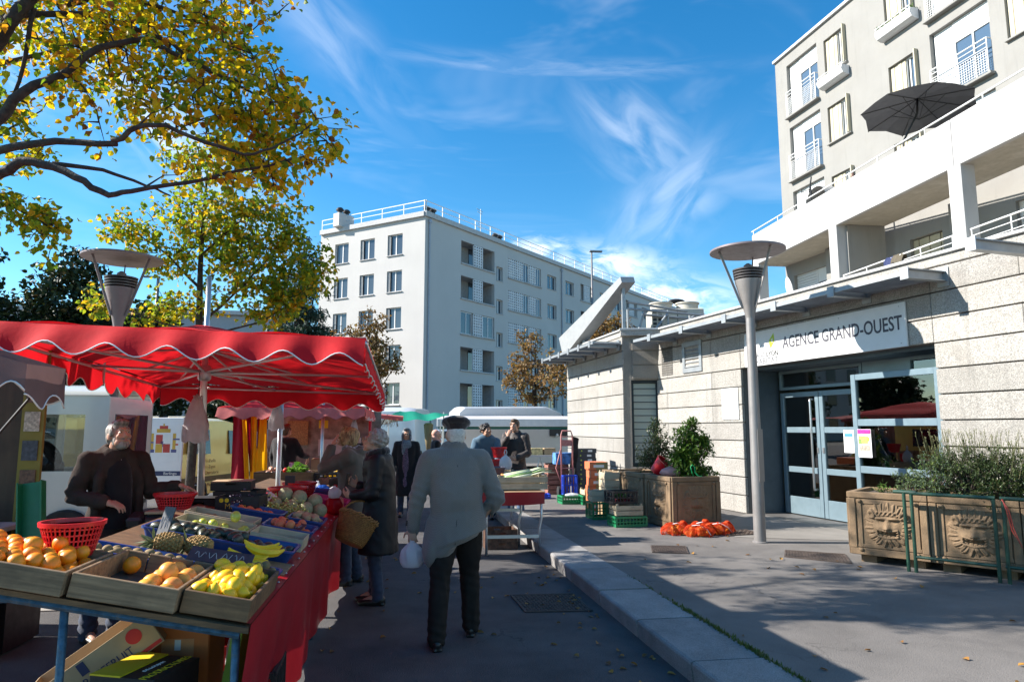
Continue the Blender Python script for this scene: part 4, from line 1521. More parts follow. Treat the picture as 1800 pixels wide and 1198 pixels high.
m_bark = M('bark', (.075, .058, .045), .95, var=.3, scale=12, bump=.9, bscale=60)
m_glossy = leaf_mat('glossy_leaf', [(0, (.045, .10, .016)), (.4, (.07, .15, .022)), (.8, (.12, .21, .03)), (1, (.17, .22, .05))], .3, .3)
m_dkleaf = leaf_mat('dark_leaf', [(0, (.025, .05, .015)), (.5, (.045, .08, .022)), (.85, (.08, .10, .03)), (1, (.13, .10, .05))], .25, .4)
m_lav = leaf_mat('grey_green_leaf', [(0, (.07, .11, .06)), (.5, (.11, .15, .09)), (.8, (.10, .16, .03)), (1, (.18, .22, .05))], .3)
m_olive = leaf_mat('olive_leaf', [(0, (.035, .06, .02)), (.5, (.06, .095, .03)), (.9, (.10, .13, .05)), (1, (.15, .17, .07))], .3)
t = thing('glossy_shrub', 'leafy bright green shrub growing from the square planter', 'shrub', (4.35, 10.55, .85))
for q, (c, rd, n) in enumerate([((.10, 0, .62), (.30, .28, .30), 100), ((.32, -.05, .52), (.22, .2, .2), 50), ((.0, 0, .22), (.34, .3, .24), 110), ((.25, .05, .1), (.3, .25, .18), 70), ((.02, 0, .42), (.26, .24, .2), 60), ((.15, .0, .86), (.14, .12, .12), 18)]):
 bush(t, c, rd, n, 9, .085, .034, m_glossy, 40 + q, m_bark, .2, .3, (.1, 0, 0))
t = thing('dark_shrub', 'dull dark green shrub in the second square planter', 'shrub', (4.22, 11.35, .85))
for q, (c, rd, n) in enumerate([((.0, 0, .45), (.30, .3, .38), 120), ((-.05, 0, .82), (.16, .16, .16), 30), ((.2, 0, .3), (.26, .2, .26), 60), ((-.15, .1, .25), (.25, .2, .25), 60)]):
 bush(t, c, rd, n, 10, .05, .024, m_dkleaf, 50 + q, m_bark, .1, .3, (0, 0, 0))
pl1 = Vector((5.05, 7.43)) + pd * .405 + pn * .40
pl2 = Vector((5.05, 7.43)) + pd * 1.215 + pn * .40
pl3 = Vector((5.05, 7.43)) + pd * 2.025 + pn * .40
t = thing('planter_bush', 'dense grey green bush spilling over the lion planters', 'bush', (pl2.x, pl2.y, .88))
for q, (c, rd, n, mt) in enumerate([((-.10, 0, .26), (.36, .34, .34), 300, m_olive), ((.14, -.16, .26), (.36, .30, .34), 280, m_olive), ((-.34, .14, .22), (.34, .3, .3), 200, m_lav), ((.36, -.38, .20), (.30, .26, .26), 200, m_lav), ((.02, -.30, .12), (.4, .25, .2), 160, m_dkleaf), ((.62, -.68, .10), (.26, .26, .22), 90, m_dkleaf), ((-.48, .42, .10), (.22, .22, .2), 80, m_lav)]):
 bush(t, c, rd, n, 13, .036, .016, mt, 60 + q, m_bark, .0, .55, (c[0], c[1], -.05))
mb = MB()
rl_ = random.Random(77)
for k in range(230):
 u = rl_.uniform(-.62, .95)
 c = Vector((pl2.x, pl2.y)) + pd * (u * .72) + pn * rl_.uniform(-.25, .3)
 b = Vector((c.x - pl2.x, c.y - pl2.y, .25))
 lean = Vector((rl_.gauss(-.10 if u < .1 else .06, .16), rl_.gauss(.02, .16), 1)).normalized()
 ln = rl_.uniform(.30, .52)
 e = b + lean * ln
 mb.tube([b, b + lean * ln * .5 + Vector((0, 0, .01)), e], [.0028, .002, .0018], 3, False)
 for j in range(5):
  add_leaf(mb, e - lean * .012 * j, (lean + rvec(rl_) * .8), Vector((1, 0, 0)), .016, .009)
tag(mb.B('flower_stalk', leaf_mat('dry_stalk', [(0, (.20, .20, .09)), (.5, (.24, .22, .12)), (1, (.16, .20, .07))], .3), t, fix=False), kind='stuff')
t = thing('tall_sprig', 'tall thin leafy sprig rising above the last lion planter', 'plant', (pl3.x, pl3.y, .85))
mb, st = MB(), MB()
for q, (bx, by, hh, lx) in enumerate([(-.05, .1, 1.02, .06), (.10, -.05, .82, .18), (.2, -.1, .6, .3), (-.2, .2, .5, -.05), (.0, .0, .7, .3)]):
 pts = [Vector((bx, by, 0)), Vector((bx + lx * .3, by, hh * .5)), Vector((bx + lx, by - .05, hh))]
 st.tube(pts, [.006, .005, .002], 5, False)
 for j in range(46):
  f = rl_.uniform(.18, 1.)
  p = pts[0].lerp(pts[1], f * 2) if f < .5 else pts[1].lerp(pts[2], f * 2 - 1)
  add_leaf(mb, p, rvec(rl_, .2), Vector((0, 0, 1)), .05, .022)
tag(mb.B('foliage', m_dkleaf, t, fix=False), kind='stuff')
st.B('stem', m_bark, t)
t = thing('weed', 'small bright green weed in the corner of the first lion planter', 'plant', (pl1.x - .14, pl1.y + .05, .86))
bush(t, (0, 0, .08), (.09, .07, .09), 14, 5, .06, .02, m_glossy, 99, m_bark, 0, .2, (0, 0, 0))
for k, (dx, rzz) in enumerate(((.08, .5), (.16, 1.0), (.26, .2))):
 c = Vector((5.05, 7.43)) + pd * (1.68 + dx) + pn * .16
 o = MB().box((0, 0, 0), (.24, .05, .018), ch=.003).B('broken_slat', wood_mat('old_wood', (.19, .13, .085)), loc=(c.x, c.y, .90 + .03 * k), rz=(R_(5), R_(-38), rzz))
 tag(o, ['upper', 'middle', 'lowest'][2 - k] + ' of three broken brown slats leaning in the last lion planter', 'slat', 'broken slats')
m_grn = M('barrier_green', (.010, .050, .030), .45, var=.25, scale=8, stain=.4, stain_col=(.05, .04, .03), stain_scale=6)
def barrier(o, d, ln, label):
 t = thing('metal_barrier', label, 'barrier', (o.x, o.y, .136))
 e = Vector((d.x * ln, d.y * ln, 0))
 h = .82
 mb = MB()
 mb.tube([Vector((0, 0, h)), e + Vector((0, 0, h))], .02, 10)
 mb.B('top_rail', m_grn, t, smooth=40)
 MB().tube([Vector((0, 0, .16)), e + Vector((0, 0, .16))], .016, 8).B('bottom_rail', m_grn, t, smooth=40)
 for f in (0.02, .98):
  MB().tube([e * f, e * f + Vector((0, 0, h))], .018, 8).B('upright', m_grn, t, smooth=40)
b0 = Vector((5.33, 6.78))
barrier(b0, pd, .76, 'dark green metal barrier in front of the middle lion mask')
barrier(b0 - pd * .9 + pn * .03 + Vector((.0, -.03)), pd, .87, 'dark green barrier whose end post stands beside the first lion mask') if False else None
barrier(b0 + pd * .80, pd, 1.2, 'dark green barrier running out of the picture along the planters')
t = thing('metal_barrier_post', 'single dark green post beside the barrier at the first lion mask', 'post', (b0.x - pd.x * .055, b0.y - pd.y * .055, .136))
MB().tube([(0, 0, 0), (.0, 0, .84)], .018, 8).B('upright', m_grn, t, smooth=40)
MB().tube([(-pd.x * .1, -pd.y * .1, .83), (pd.x * .12, pd.y * .12, .83)], .02, 8).B('top_rail', m_grn, t, smooth=40)
mb = MB()
pr = [(0, 0, 0), (.02, -.02, -.12), (.05, -.03, -.3), (.10, -.08, -.46), (.06, -.04, -.28), (.03, -.03, -.1), (-.01, 0, .0)]
mb.tube(pr, .006, 5)
q = b0 + pd * .80
tag(mb.B('ribbon', M('red_ribbon', (.45, .06, .04), .6), loc=(q.x, q.y - .03, .95), smooth=True), 'thin red and green ribbon tied to the barrier corner', 'ribbon')
# red market canopy
m_redc = cloth_mat('red_canvas', (.66, .012, .018), .34, var=.16, scale=2.5, bump=.25, bscale=14)
m_redv = cloth_mat('red_oilcloth', (.36, .014, .02), .08, var=.12, scale=2.5, bump=.10, bscale=20, rough=.35)
m_wlin = cloth_mat('white_lining', (.62, .61, .62), .25)
m_alu = M('aluminium', (.62, .62, .62), .38, metal=.75, var=.08, scale=8)
m_pip = M('white_piping', (.78, .76, .74), .7)
CX0, CX1, CY0, CY1 = -2.80, -.30, 4.60, 8.25
mast = Vector((-1.87, 6.6, 0))
def edge_z(x, y):
 return 2.245 - .045 * (y - CY0) - .028 * (x - CX1)
def roof_z(x, y):
 fx = min((x - CX0) / .9, (CX1 - x) / 1.55, 1.)
 fy = min((y - CY0) / 1.95, (CY1 - y) / 1.65, 1.)
 f = max(0, min(fx, fy, 1))
 sag = -.035 * math.sin(math.pi * min(1, max(0, f)))
 return edge_z(x, y) + f * (2.585 - 2.2) + sag + .012 * math.sin(x * 9 + y * 2) * (1 - f) + .010 * mnoise.noise(Vector((x * 3.1, y * 3.1, 0))) + .006 * mnoise.noise(Vector((x * 9, y * 4, 3)))
can = thing('market_canopy', 'large red canvas market canopy with scalloped edge on a metal mast', 'canopy', (mast.x, mast.y, 0))
mo = Vector((mast.x, mast.y, 0))
mb = MB()
nx, ny = 44, 50
mb.grid(lambda a, b: tuple(Vector((CX0 + (CX1 - CX0) * a, CY0 + (CY1 - CY0) * b, roof_z(CX0 + (CX1 - CX0) * a, CY0 + (CY1 - CY0) * b))) - mo), nx, ny)
mb.B('roof_cloth', m_redc, can, smooth=True, fix=False)
def valance(parent, p0, p1, zf, drop, wl, amp, mat, org, outn, name='valance', n=None, pip=True, ph=0., flare=.02, pipmat=None, out=0.):
 p0, p1 = Vector(p0), Vector(p1)
 ln = (p1 - p0).length
 n = n or max(8, int(ln / wl * 12))
 outn = Vector(outn)
 top, mid, bot = [], [], []
 for k in range(n + 1):
  f = k / n
  p = p0.lerp(p1, f)
  z = zf(p.x, p.y)
  s_ = math.cos(2 * math.pi * (f * ln / wl) + ph)
  h = drop - amp * s_
  wob = outn * out + outn * (flare * math.sin(f * ln * 7.3 + ph) + .012 * math.sin(f * ln * 19) + .02 * mnoise.noise(Vector((f * ln * 6, ph, 1))))
  top.append(Vector((p.x, p.y, z)) - org)
  mid.append(Vector((p.x, p.y, z - h * .5)) + wob * .5 - org)
  bot.append(Vector((p.x, p.y, z - h)) + wob - org)
 mb = MB()
 mb.add(top + mid + bot, [(r * (n + 1) + k, r * (n + 1) + k + 1, (r + 1) * (n + 1) + k + 1, (r + 1) * (n + 1) + k) for r in range(2) for k in range(n)])
 v = mb.B(name, mat, parent, smooth=True, fix=False)
 if pip:
  MB().tube(bot, .0045, 5).B('piping', pipmat or m_pip, v, smooth=True)
 return v
valance(can, (CX0, CY0, 0), (CX1, CY0, 0), edge_z, .165, .345, .04, m_redc, mo, (0, -1, 0), ph=1.2, out=.17, flare=.012)
valance(can, (CX1, CY0, 0), (CX1, CY1, 0), edge_z, .19, .345, .018, m_redc, mo, (1, 0, 0), ph=.5, flare=.004)
valance(can, (CX1, CY1, 0), (CX0, CY1, 0), edge_z, .20, .40, .045, m_redc, mo, (0, 1, 0), ph=2.)
valance(can, (CX0, CY1, 0), (CX0, CY0, 0), edge_z, .20, .38, .045, m_redc, mo, (-1, 0, 0), ph=.2)
mb = MB()
mb.grid(lambda a, b: tuple(Vector((CX0 + .05 + (CX1 - CX0 - .1) * a, CY0 + .02 + .55 * b, roof_z(CX0 + .05 + (CX1 - CX0 - .1) * a, CY0 + .02 + .55 * b) - .012)) - mo), 30, 6)
mb.B('lining', m_wlin, can, smooth=True, fix=False)
mb = MB()
mb.grid(lambda a, b: tuple(Vector((CX1 - .24 + .245 * a, CY0 - .004 + .2 * b, roof_z(CX1 - .24 + .24 * a, CY0 + .2 * b) + .006)) - mo), 8, 6)
mb.B('corner_patch', m_wlin, can, smooth=True, fix=False)
MB().tube([(0.03, .08, 0), (0, 0, 2.0), (-.0, -.02, 3.05)], [.032, .03, .022], 14).B('mast', m_alu, can, smooth=True)
MB().lathe([(.045, 2.08), (.06, 2.1), (.06, 2.2), (.045, 2.22)], 12).B('hub', m_alu, can, smooth=40)
MB().lathe([(.045, 2.32), (.055, 2.34), (.055, 2.40), (.045, 2.42)], 12).B('hub', m_alu, can, smooth=40)
cor = [(CX0, CY0), (CX1, CY0), (CX1, CY1), (CX0, CY1), ((CX0 + CX1) / 2, CY0), (CX1, 6.5), ((CX0 + CX1) / 2, CY1), (CX0, 6.5)]
for (x, y) in cor:
 e = Vector((x, y, edge_z(x, y) - .03)) - mo
 MB().tube([(0, 0, 2.16), e], .013, 7).B('arm', m_alu, can, smooth=True)
 m_ = e * .52 + Vector((0, 0, 2.16)) * .48
 MB().tube([(0, 0, 2.37), m_], .010, 6).B('strut', m_alu, can, smooth=True)
for a, b in ((0, 1), (1, 2), (2, 3), (3, 0)):
 p, q = cor[a], cor[b]
 MB().tube([Vector((p[0], p[1], edge_z(*p) - .035)) - mo, Vector((q[0], q[1], edge_z(*q) - .035)) - mo], .014, 7).B('edge_bar', m_alu, can, smooth=True)
MB().tube([(-.9, .1, 2.05), (-.9, .1, 2.56)], .012, 6).B('prop', m_alu, can, smooth=True)
m_bagp = cloth_mat('thin_plastic_bag', (.60, .55, .55), .45, var=.08, scale=20, bump=.5, bscale=30, rough=.4)
def hanging_bag(loc, w_, h_, label, seed):
 r = random.Random(seed)
 mb = MB()
 n, m = 22, 16
 def f(a, b):
  t = a * 2 * math.pi
  wd = (.25 + .75 * min(1, (b * 1.5) ** .7)) * w_ / 2
  k = 1 + .16 * math.sin(5 * t + 3 * b + seed) + .10 * math.sin(9 * t + seed * 2 + b * 5)
  return (wd * k * math.cos(t), wd * .45 * k * math.sin(t), -b * h_ * (1 + .05 * math.sin(3 * t + seed)))
 mb.grid(f, n, m, True)
 t = thing('hanging_bag', label, 'bag', loc)
 mb.B('pouch', m_bagp, t, smooth=True, fix=False)
 mb = MB()
 for k in range(10):
  a = r.uniform(0, 6.28)
  mb.tube([(.0, 0, .02), (.02 * math.cos(a), .02 * math.sin(a), -.02), (.035 * math.cos(a), .02 * math.sin(a), .01)], [.012, .014, .008], 5)
 mb.B('knot', m_bagp, t, smooth=True)
 MB().tube([(0, 0, 0), (.01, .01, .12), (0, .02, .22)], .004, 5).B('string', m_black, t)
hanging_bag((-1.89, 6.50, 1.93), .20, .40, 'crumpled white plastic bags tied to the red canopy mast', 3)
hanging_bag((-1.55, 8.42, 1.93), .17, .30, 'pinkish plastic bags hanging on the second mast below the canopy edge', 8)
# fruit tables
SLP = .2
TH = math.atan(SLP)
def tz(x, up=0.):
 return .80 + SLP * (-.69 - x) + up
m_tube = M('blue_worn_tube', (.06, .12, .17), .5, metal=.4, var=.4, scale=30, stain=.7, stain_col=(.20, .17, .14), stain_scale=20)
m_brown = wood_mat('dark_crate_wood', (.25, .135, .06), .4, 14, axis=0)
m_brown2 = wood_mat('grey_crate_wood', (.38, .235, .125), .45, 14, axis=0)
m_light = wood_mat('pale_crate_wood', (.56, .46, .31), .72, 16, axis=0, bump=.2)
tbl = thing('fruit_table', 'sloping market table draped with dark red oilcloth along the road', 'table', (-1.2, 5.5, 0))
to = Vector((-1.2, 5.5, 0))
mb = MB()
for (x0, x1, y0, y1) in ((-2.75, -1.785, 3.24, 3.70), (-1.78, -.68, 3.24, 9.4)):
 pts = [(x0, y0), (x1, y0), (x1, y1), (x0, y1)]
 vs = [Vector((x, y, tz(x) - .012)) - to for x, y in pts] + [Vector((x, y, tz(x) - .035)) - to for x, y in pts]
 mb.add(vs, [(0, 1, 2, 3), (7, 6, 5, 4), (0, 4, 5, 1), (1, 5, 6, 2), (2, 6, 7, 3), (3, 7, 4, 0)])
mb.B('top', m_brown, tbl)
for (x, y) in ((-.74, 3.30), (-1.44, 3.28), (-2.6, 3.3), (-1.7, 5.6), (-.74, 5.8), (-1.7, 8.9), (-.74, 9.2)):
 mb = MB()
 mb.tube([Vector((x, y, 0)) - to, Vector((x, y, tz(x) - .03)) - to], .018, 8)
 mb.B('leg', m_tube, tbl, smooth=True)
mb = MB()
mb.tube([Vector((-2.6, 3.27, tz(-2.6) - .055)) - to, Vector((-.72, 3.27, tz(-.72) - .055)) - to], .016, 6)
mb.B('cross_bar', m_tube, tbl)
mb = MB()
def drape(a, b):
 y = 3.26 + (9.4 - 3.26) * a
 z1 = tz(-.68) - .004
 x = -.672 - .012 * b + .028 * math.sin(y * 5.3) * b + .016 * math.sin(y * 13 + 1) * b - .10 * b * b * math.exp(-((y - 3.9) / .5) ** 2) - .03 * b
 return tuple(Vector((x, y, z1 - (z1 - .04 - .03 * math.sin(y * 2.1)) * b)) - to)
mb.grid(drape, 150, 12)
mb.B('drape', m_redv, tbl, smooth=True, fix=False)
mb = MB()
mb.grid(lambda a, b: tuple(Vector((-.80 + .128 * a, 3.26 + 6.1 * b, tz(-.80 + .128 * a) + .004)) - to), 4, 60)
mb.B('drape_hem', m_redv, tbl, smooth=True, fix=False)
for k in range(26):
 MB().sph(tuple(Vector((-.70, 3.35 + k * .235, tz(-.70) + .006)) - to), (.008, .008, .005), 8, 4).B('rivet', m_alu, tbl)
def tray(name, label, x0, x1, y0, y1, h, mat, cat='crate', nboard=1, rot=0., bottom=None, thick=.016, slats=False, lift=0., z0=None):
 xc, yc = (x0 + x1) / 2, (y0 + y1) / 2
 t = thing(name, label, cat, (xc, yc, (tz(xc) if z0 is None else z0) + lift))
 t.rotation_euler = (0, TH if z0 is None else 0, rot)
 w_, d_ = (x1 - x0) / math.cos(TH), y1 - y0
 for k in range(nboard):
  a, b = h * k / nboard + .003, h * (k + 1) / nboard - (.012 if nboard > 1 else 0)
  zc, hh = (a + b) / 2, b - a
  MB().box((0, -d_ / 2 + thick / 2, zc), (w_, thick, hh), ch=.003).B('board', mat, t)
  if not slats:
   MB().box((0, d_ / 2 - thick / 2, zc), (w_, thick, hh), ch=.003).B('board', mat, t)
  for sx in (-1, 1):
   MB().box((sx * (w_ / 2 - thick / 2), 0, zc), (thick, d_ - 2 * thick - .002, hh), ch=.003).B('board', mat, t)
 if slats:
  n = max(3, int(w_ / .105))
  for k in range(n):
   MB().box((-w_ / 2 + w_ * (k + .5) / n, d_ / 2 - thick / 2, h / 2), (w_ / n - .008, thick, h - .006), ch=.004).B('board', mat, t)
 MB().box((0, 0, .004), (w_ - 2 * thick, d_ - 2 * thick, .008)).B('bottom', bottom or mat, t)
 return t
def ptray(name, label, x0, x1, y0, y1, h, mat, z0=None, rot=0., cat='tray'):
 xc, yc = (x0 + x1) / 2, (y0 + y1) / 2
 t = thing(name, label, cat, (xc, yc, tz(xc) if z0 is None else z0))
 t.rotation_euler = (0, TH if z0 is None else 0, rot)
 w_, d_ = (x1 - x0) / 2, (y1 - y0) / 2
 rings = [(w_ - .04, d_ - .04, .004), (w_ - .015, d_ - .015, h), (w_, d_, h), (w_, d_, h - .012), (w_ - .012, d_ - .012, h - .014), (w_ - .036, d_ - .036, 0)]
 vs, fs = [], []
 rr = .03
 nn = 16
 for (a, b, z) in rings:
  for k in range(nn):
   q = k // 4
   t_ = math.pi / 2 * q + math.pi / 2 * (k % 4) / 3
   sx, sy = ((1, 1), (-1, 1), (-1, -1), (1, -1))[q]
   vs.append((sx * (a - rr) + rr * math.cos(t_), sy * (b - rr) + rr * math.sin(t_), z))
 for i in range(len(rings) - 1):
  for k in range(nn):
   k2 = (k + 1) % nn
   fs.append((i * nn + k, i * nn + k2, (i + 1) * nn + k2, (i + 1) * nn + k))
 fs.append(tuple(range(nn)))
 MB().add(vs, fs).B('shell', mat, t, smooth=40)
 return t
m_btray = M('blue_plastic', (.012, .05, .20), .4, var=.15, scale=9, bump=.06)
tray('fruit_crate', 'long worn wooden crate full of oranges at the table end', -2.62, -1.43, 3.20, 3.68, .105, m_brown2, bottom=m_brown, slats=True)
tray('fruit_crate', 'half empty wooden crate with one orange and some grapefruit', -1.415, -.985, 3.22, 3.80, .105, m_brown2, bottom=wood_mat('stained_wood', (.10, .075, .055)), slats=True)
tray('fruit_crate', 'dark wooden crate heaped with lemons at the table corner', -.975, -.69, 3.26, 3.90, .10, m_brown, bottom=m_brown)
mb = MB()
mb.add([(-1.33, 3.3, 0), (-1.02, 3.26, 0), (-1.0, 3.66, 0), (-1.18, 3.68, 0), (-1.24, 3.56, 0), (-1.20, 3.48, 0)], [(0, 1, 2, 3, 4, 5)])
for k in range(6):
 v = mb.v[k]
 mb.v[k] = (v[0], v[1], tz(v[0]) + .016)
tag(mb.B('paper_liner', M('grey_card', (.40, .36, .30), .9)), 'torn piece of grey cardboard lining the half empty crate', 'cardboard')
# fruit
def fruit_mat(key, col, col2, rough=.42, bump=.25, bscale=180, green=None):
 if key in MATS:
  return MATS[key]
 m = bpy.data.materials.new(key)
 m.use_nodes = True
 t = NT(m.node_tree)
 b = m.node_tree.nodes['Principled BSDF']
 oi = t.n('ShaderNodeObjectInfo')
 tc = t.n('ShaderNodeTexCoord')
 c = t.mix(oi.outputs['Random'], (*col, 1), (*col2, 1))
 c = t.mix(t.mapr(t.noise(tc.outputs['Object'], 22, 4), .4, .75, 0, .55), c, tuple(x * .72 for x in col) + (1,))
 t.l(c, b.inputs['Base Color'])
 b.inputs['Roughness'].default_value = rough
 b.inputs['Subsurface Weight'].default_value = .12
 b.inputs['Subsurface Radius'].default_value = (.01, .006, .002)
 bp = t.n('ShaderNodeBump')
 bp.inputs['Strength'].default_value = bump
 bp.inputs['Distance'].default_value = .002
 t.l(t.noise(tc.outputs['Object'], bscale, 2), bp.inputs['Height'])
 t.l(bp.outputs[0], b.inputs['Normal'])
 MATS[key] = m
 return m
def fruit_mesh(name, prof, mat, n=14, lob=0.):
 mb = MB()
 mb.lathe(prof, n)
 o = mb.B(name, mat, smooth=True)
 me = o.data
 if lob:
  for v in me.vertices:
   s_ = 1 + lob * mnoise.noise(Vector(v.co) * 30 + Vector((3, 1, 7)))
   v.co = v.co * s_
 bpy.data.objects.remove(o)
 return me
def round_prof(r, sq=1., n=8, dim=.0):
 out = []
 for k in range(n + 1):
  t = math.pi * k / n
  out.append((max(0, r * math.sin(t)), -r * sq * math.cos(t) + (dim * math.exp(-(math.sin(t) / .3) ** 2) * (1 if k < n / 2 else -1))))
 out[0] = (0, out[0][1])
 out[-1] = (0, out[-1][1])
 return out
me_orange = fruit_mesh('orange', round_prof(.037, .95, 9, .002), fruit_mat('orange_peel', (.90, .25, .004), (.88, .31, .008)), 16)
me_lemon = fruit_mesh('lemon', [(0, -.046), (.006, -.044), (.011, -.038), (.024, -.028), (.0305, -.01), (.031, .006), (.026, .022), (.015, .033), (.009, .039), (.005, .043), (0, .044)], fruit_mat('lemon_peel', (.93, .50, .004), (.90, .55, .006)), 14)
me_grape = fruit_mesh('grapefruit', round_prof(.050, .92, 9, .002), fruit_mat('grapefruit_peel', (.88, .30, .06), (.86, .38, .04)), 16)
me_kiwi = fruit_mesh('kiwi', round_prof(.026, 1.25, 7), fruit_mat('kiwi_skin', (.22, .15, .06), (.27, .19, .09), .8), 10)
me_avo = fruit_mesh('avocado', [(0, -.042), (.02, -.036), (.032, -.018), (.034, .0), (.028, .022), (.018, .042), (.010, .052), (0, .056)], fruit_mat('avocado_skin', (.035, .05, .028), (.055, .055, .045), .4, .5, 90), 12)
me_apple = fruit_mesh('apple', round_prof(.036, .9, 8, .006), fruit_mat('apple_green', (.42, .50, .06), (.50, .52, .10), .35, .05), 14)
me_peach = fruit_mesh('peach', round_prof(.036, .92, 8, .005), fruit_mat('peach_skin', (.60, .10, .05), (.66, .24, .09), .65, .05), 14)
me_tomato = fruit_mesh('tomato', round_prof(.033, .85, 8, .005), fruit_mat('tomato_skin', (.62, .03, .015), (.6, .06, .02), .25, .02), 14)
me_potato = fruit_mesh('potato', round_prof(.03, 1.3, 7), fruit_mat('potato_skin', (.42, .30, .16), (.46, .34, .20), .8), 10, .15)
me_onion = fruit_mesh('onion', [(0, -.03), (.02, -.026), (.034, -.005), (.03, .015), (.014, .028), (.006, .04), (0, .046)], fruit_mat('onion_skin', (.48, .23, .14), (.55, .30, .2), .5), 12)
rf = random.Random(21)
def pile(me, name, label, cat, group, x0, x1, y0, y1, base, r, layers, fill=1., heap=0., lying=False, zf=None, jitter=.25, skip=None, squash=1.):
 n = 0
 for ly in range(layers):
  ins = ly * r * .9
  yy = y0 + r + ins
  row = 0
  while yy < y1 - r * .6 - ins:
   xx = x0 + r + ins + (r if (row + ly) % 2 else 0)
   while xx < x1 - r * .6 - ins:
    if rf.random() < fill and not (skip and skip(xx, yy)):
     z = (tz(xx) if zf is None else zf(xx, yy)) + base + r * .95 + ly * r * 1.35 + (heap * (1 - ((xx - (x0 + x1) / 2) / ((x1 - x0) / 2)) ** 2) * (1 - ((yy - (y0 + y1) / 2) / ((y1 - y0) / 2)) ** 2) if heap else 0) + rf.uniform(-.2, .2) * r
     o = link(name, me, None, (xx + rf.uniform(-jitter, jitter) * r, yy + rf.uniform(-jitter, jitter) * r, z))
     o.rotation_euler = (rf.uniform(0, 6.28), rf.uniform(0, 6.28), rf.uniform(0, 6.28)) if not lying else (R_(90) + rf.uniform(-.4, .4), rf.uniform(-.4, .4), rf.uniform(0, 6.28))
     s_ = rf.uniform(.92, 1.08)
     o.scale = (s_, s_, s_)
     tag(o, label, cat, group)
     n += 1
    xx += 2 * r
   yy += 1.78 * r
   row += 1
 return n
def one(me, name, label, cat, loc, s_=1., group=None):
 o = link(name, me, None, loc)
 o.rotation_euler = (rf.uniform(0, 6.28), rf.uniform(0, 6.28), rf.uniform(0, 6.28))
 o.scale = (s_, s_, s_)
 return tag(o, label, cat, group)
pile(me_orange, 'orange', 'orange lying in the long crate full of oranges', 'orange', 'oranges in the long crate', -2.40, -1.45, 3.23, 3.66, .012, .037, 1, .97)
pile(me_orange, 'orange', 'orange lying in the long crate full of oranges', 'orange', 'oranges in the long crate', -2.2, -1.50, 3.24, 3.64, .012 + .046, .037, 1, .92)
for p in ((-1.66, 3.44), (-1.60, 3.56)):
 one(me_orange, 'orange', 'orange lying in the long crate full of oranges', 'orange', (p[0], p[1], tz(p[0]) + .135), 1.05, 'oranges in the long crate')
one(me_orange, 'orange', 'single big orange alone at the back of the half empty crate', 'orange', (-1.335, 3.70, tz(-1.335) + .055), 1.15)
for k, (x, y, s_) in enumerate([(-1.13, 3.30, 1), (-1.05, 3.40, 1), (-1.14, 3.41, .95), (-1.045, 3.295, .9), (-1.045, 3.51, 1), (-1.14, 3.52, .95), (-1.05, 3.61, .95), (-1.135, 3.62, .9), (-1.04, 3.71, .95), (-1.09, 3.46, .95), (-1.13, 3.72, .9)]):
 one(me_grape, 'grapefruit', 'pinkish grapefruit at the right side of the half empty crate', 'grapefruit', (x, y, tz(x) + .06 + (.05 if k == 9 else 0)), s_, 'grapefruit in the half empty crate')
pile(me_lemon, 'lemon', 'yellow lemon in the dark crate of lemons', 'lemon', 'lemons in the dark crate', -.96, -.71, 3.295, 3.88, .012, .033, 1, 1.)
pile(me_lemon, 'lemon', 'yellow lemon in the dark crate of lemons', 'lemon', 'lemons in the dark crate', -.955, -.715, 3.315, 3.86, .055, .033, 1, .92)
pile(me_lemon, 'lemon', 'yellow lemon in the dark crate of lemons', 'lemon', 'lemons in the dark crate', -.95, -.72, 3.36, 3.82, .09, .033, 1, .4)
ptray('blue_tray', 'shallow blue tray of kiwis behind the orange crates', -1.80, -1.13, 3.86, 4.10, .055, m_btray)
ptray('blue_tray', 'shallow blue tray of kiwis behind the lemon crate', -1.10, -.70, 3.95, 4.17, .055, m_btray)
pile(me_kiwi, 'kiwi', 'brown kiwi in the blue tray behind the orange crates', 'kiwi', 'kiwis behind the oranges', -1.76, -1.17, 3.88, 4.08, .008, .027, 1, .75, lying=True)
pile(me_kiwi, 'kiwi', 'brown kiwi in the blue tray behind the lemon crate', 'kiwi', 'kiwis behind the lemons', -1.08, -.72, 3.96, 4.15, .008, .027, 2, .7, lying=True)
m_board = wood_mat('sun_worn_board', (.30, .20, .11), .6, 8)
tag(MB().box((0, 0, 0), (.55, .30, .012), ch=.002).B('display_board', m_board, loc=(-.97, 4.36, tz(-.97) + .008), rz=(0, TH, 0)), 'brown board under the bananas', 'board')
m_pine = M('pineapple_skin', (.34, .20, .06), .75, var=.5, scale=40, bump=.8, bscale=60)
m_pinel = leaf_mat('pineapple_leaf', [(0, (.10, .14, .06)), (1, (.22, .24, .12))], .2)
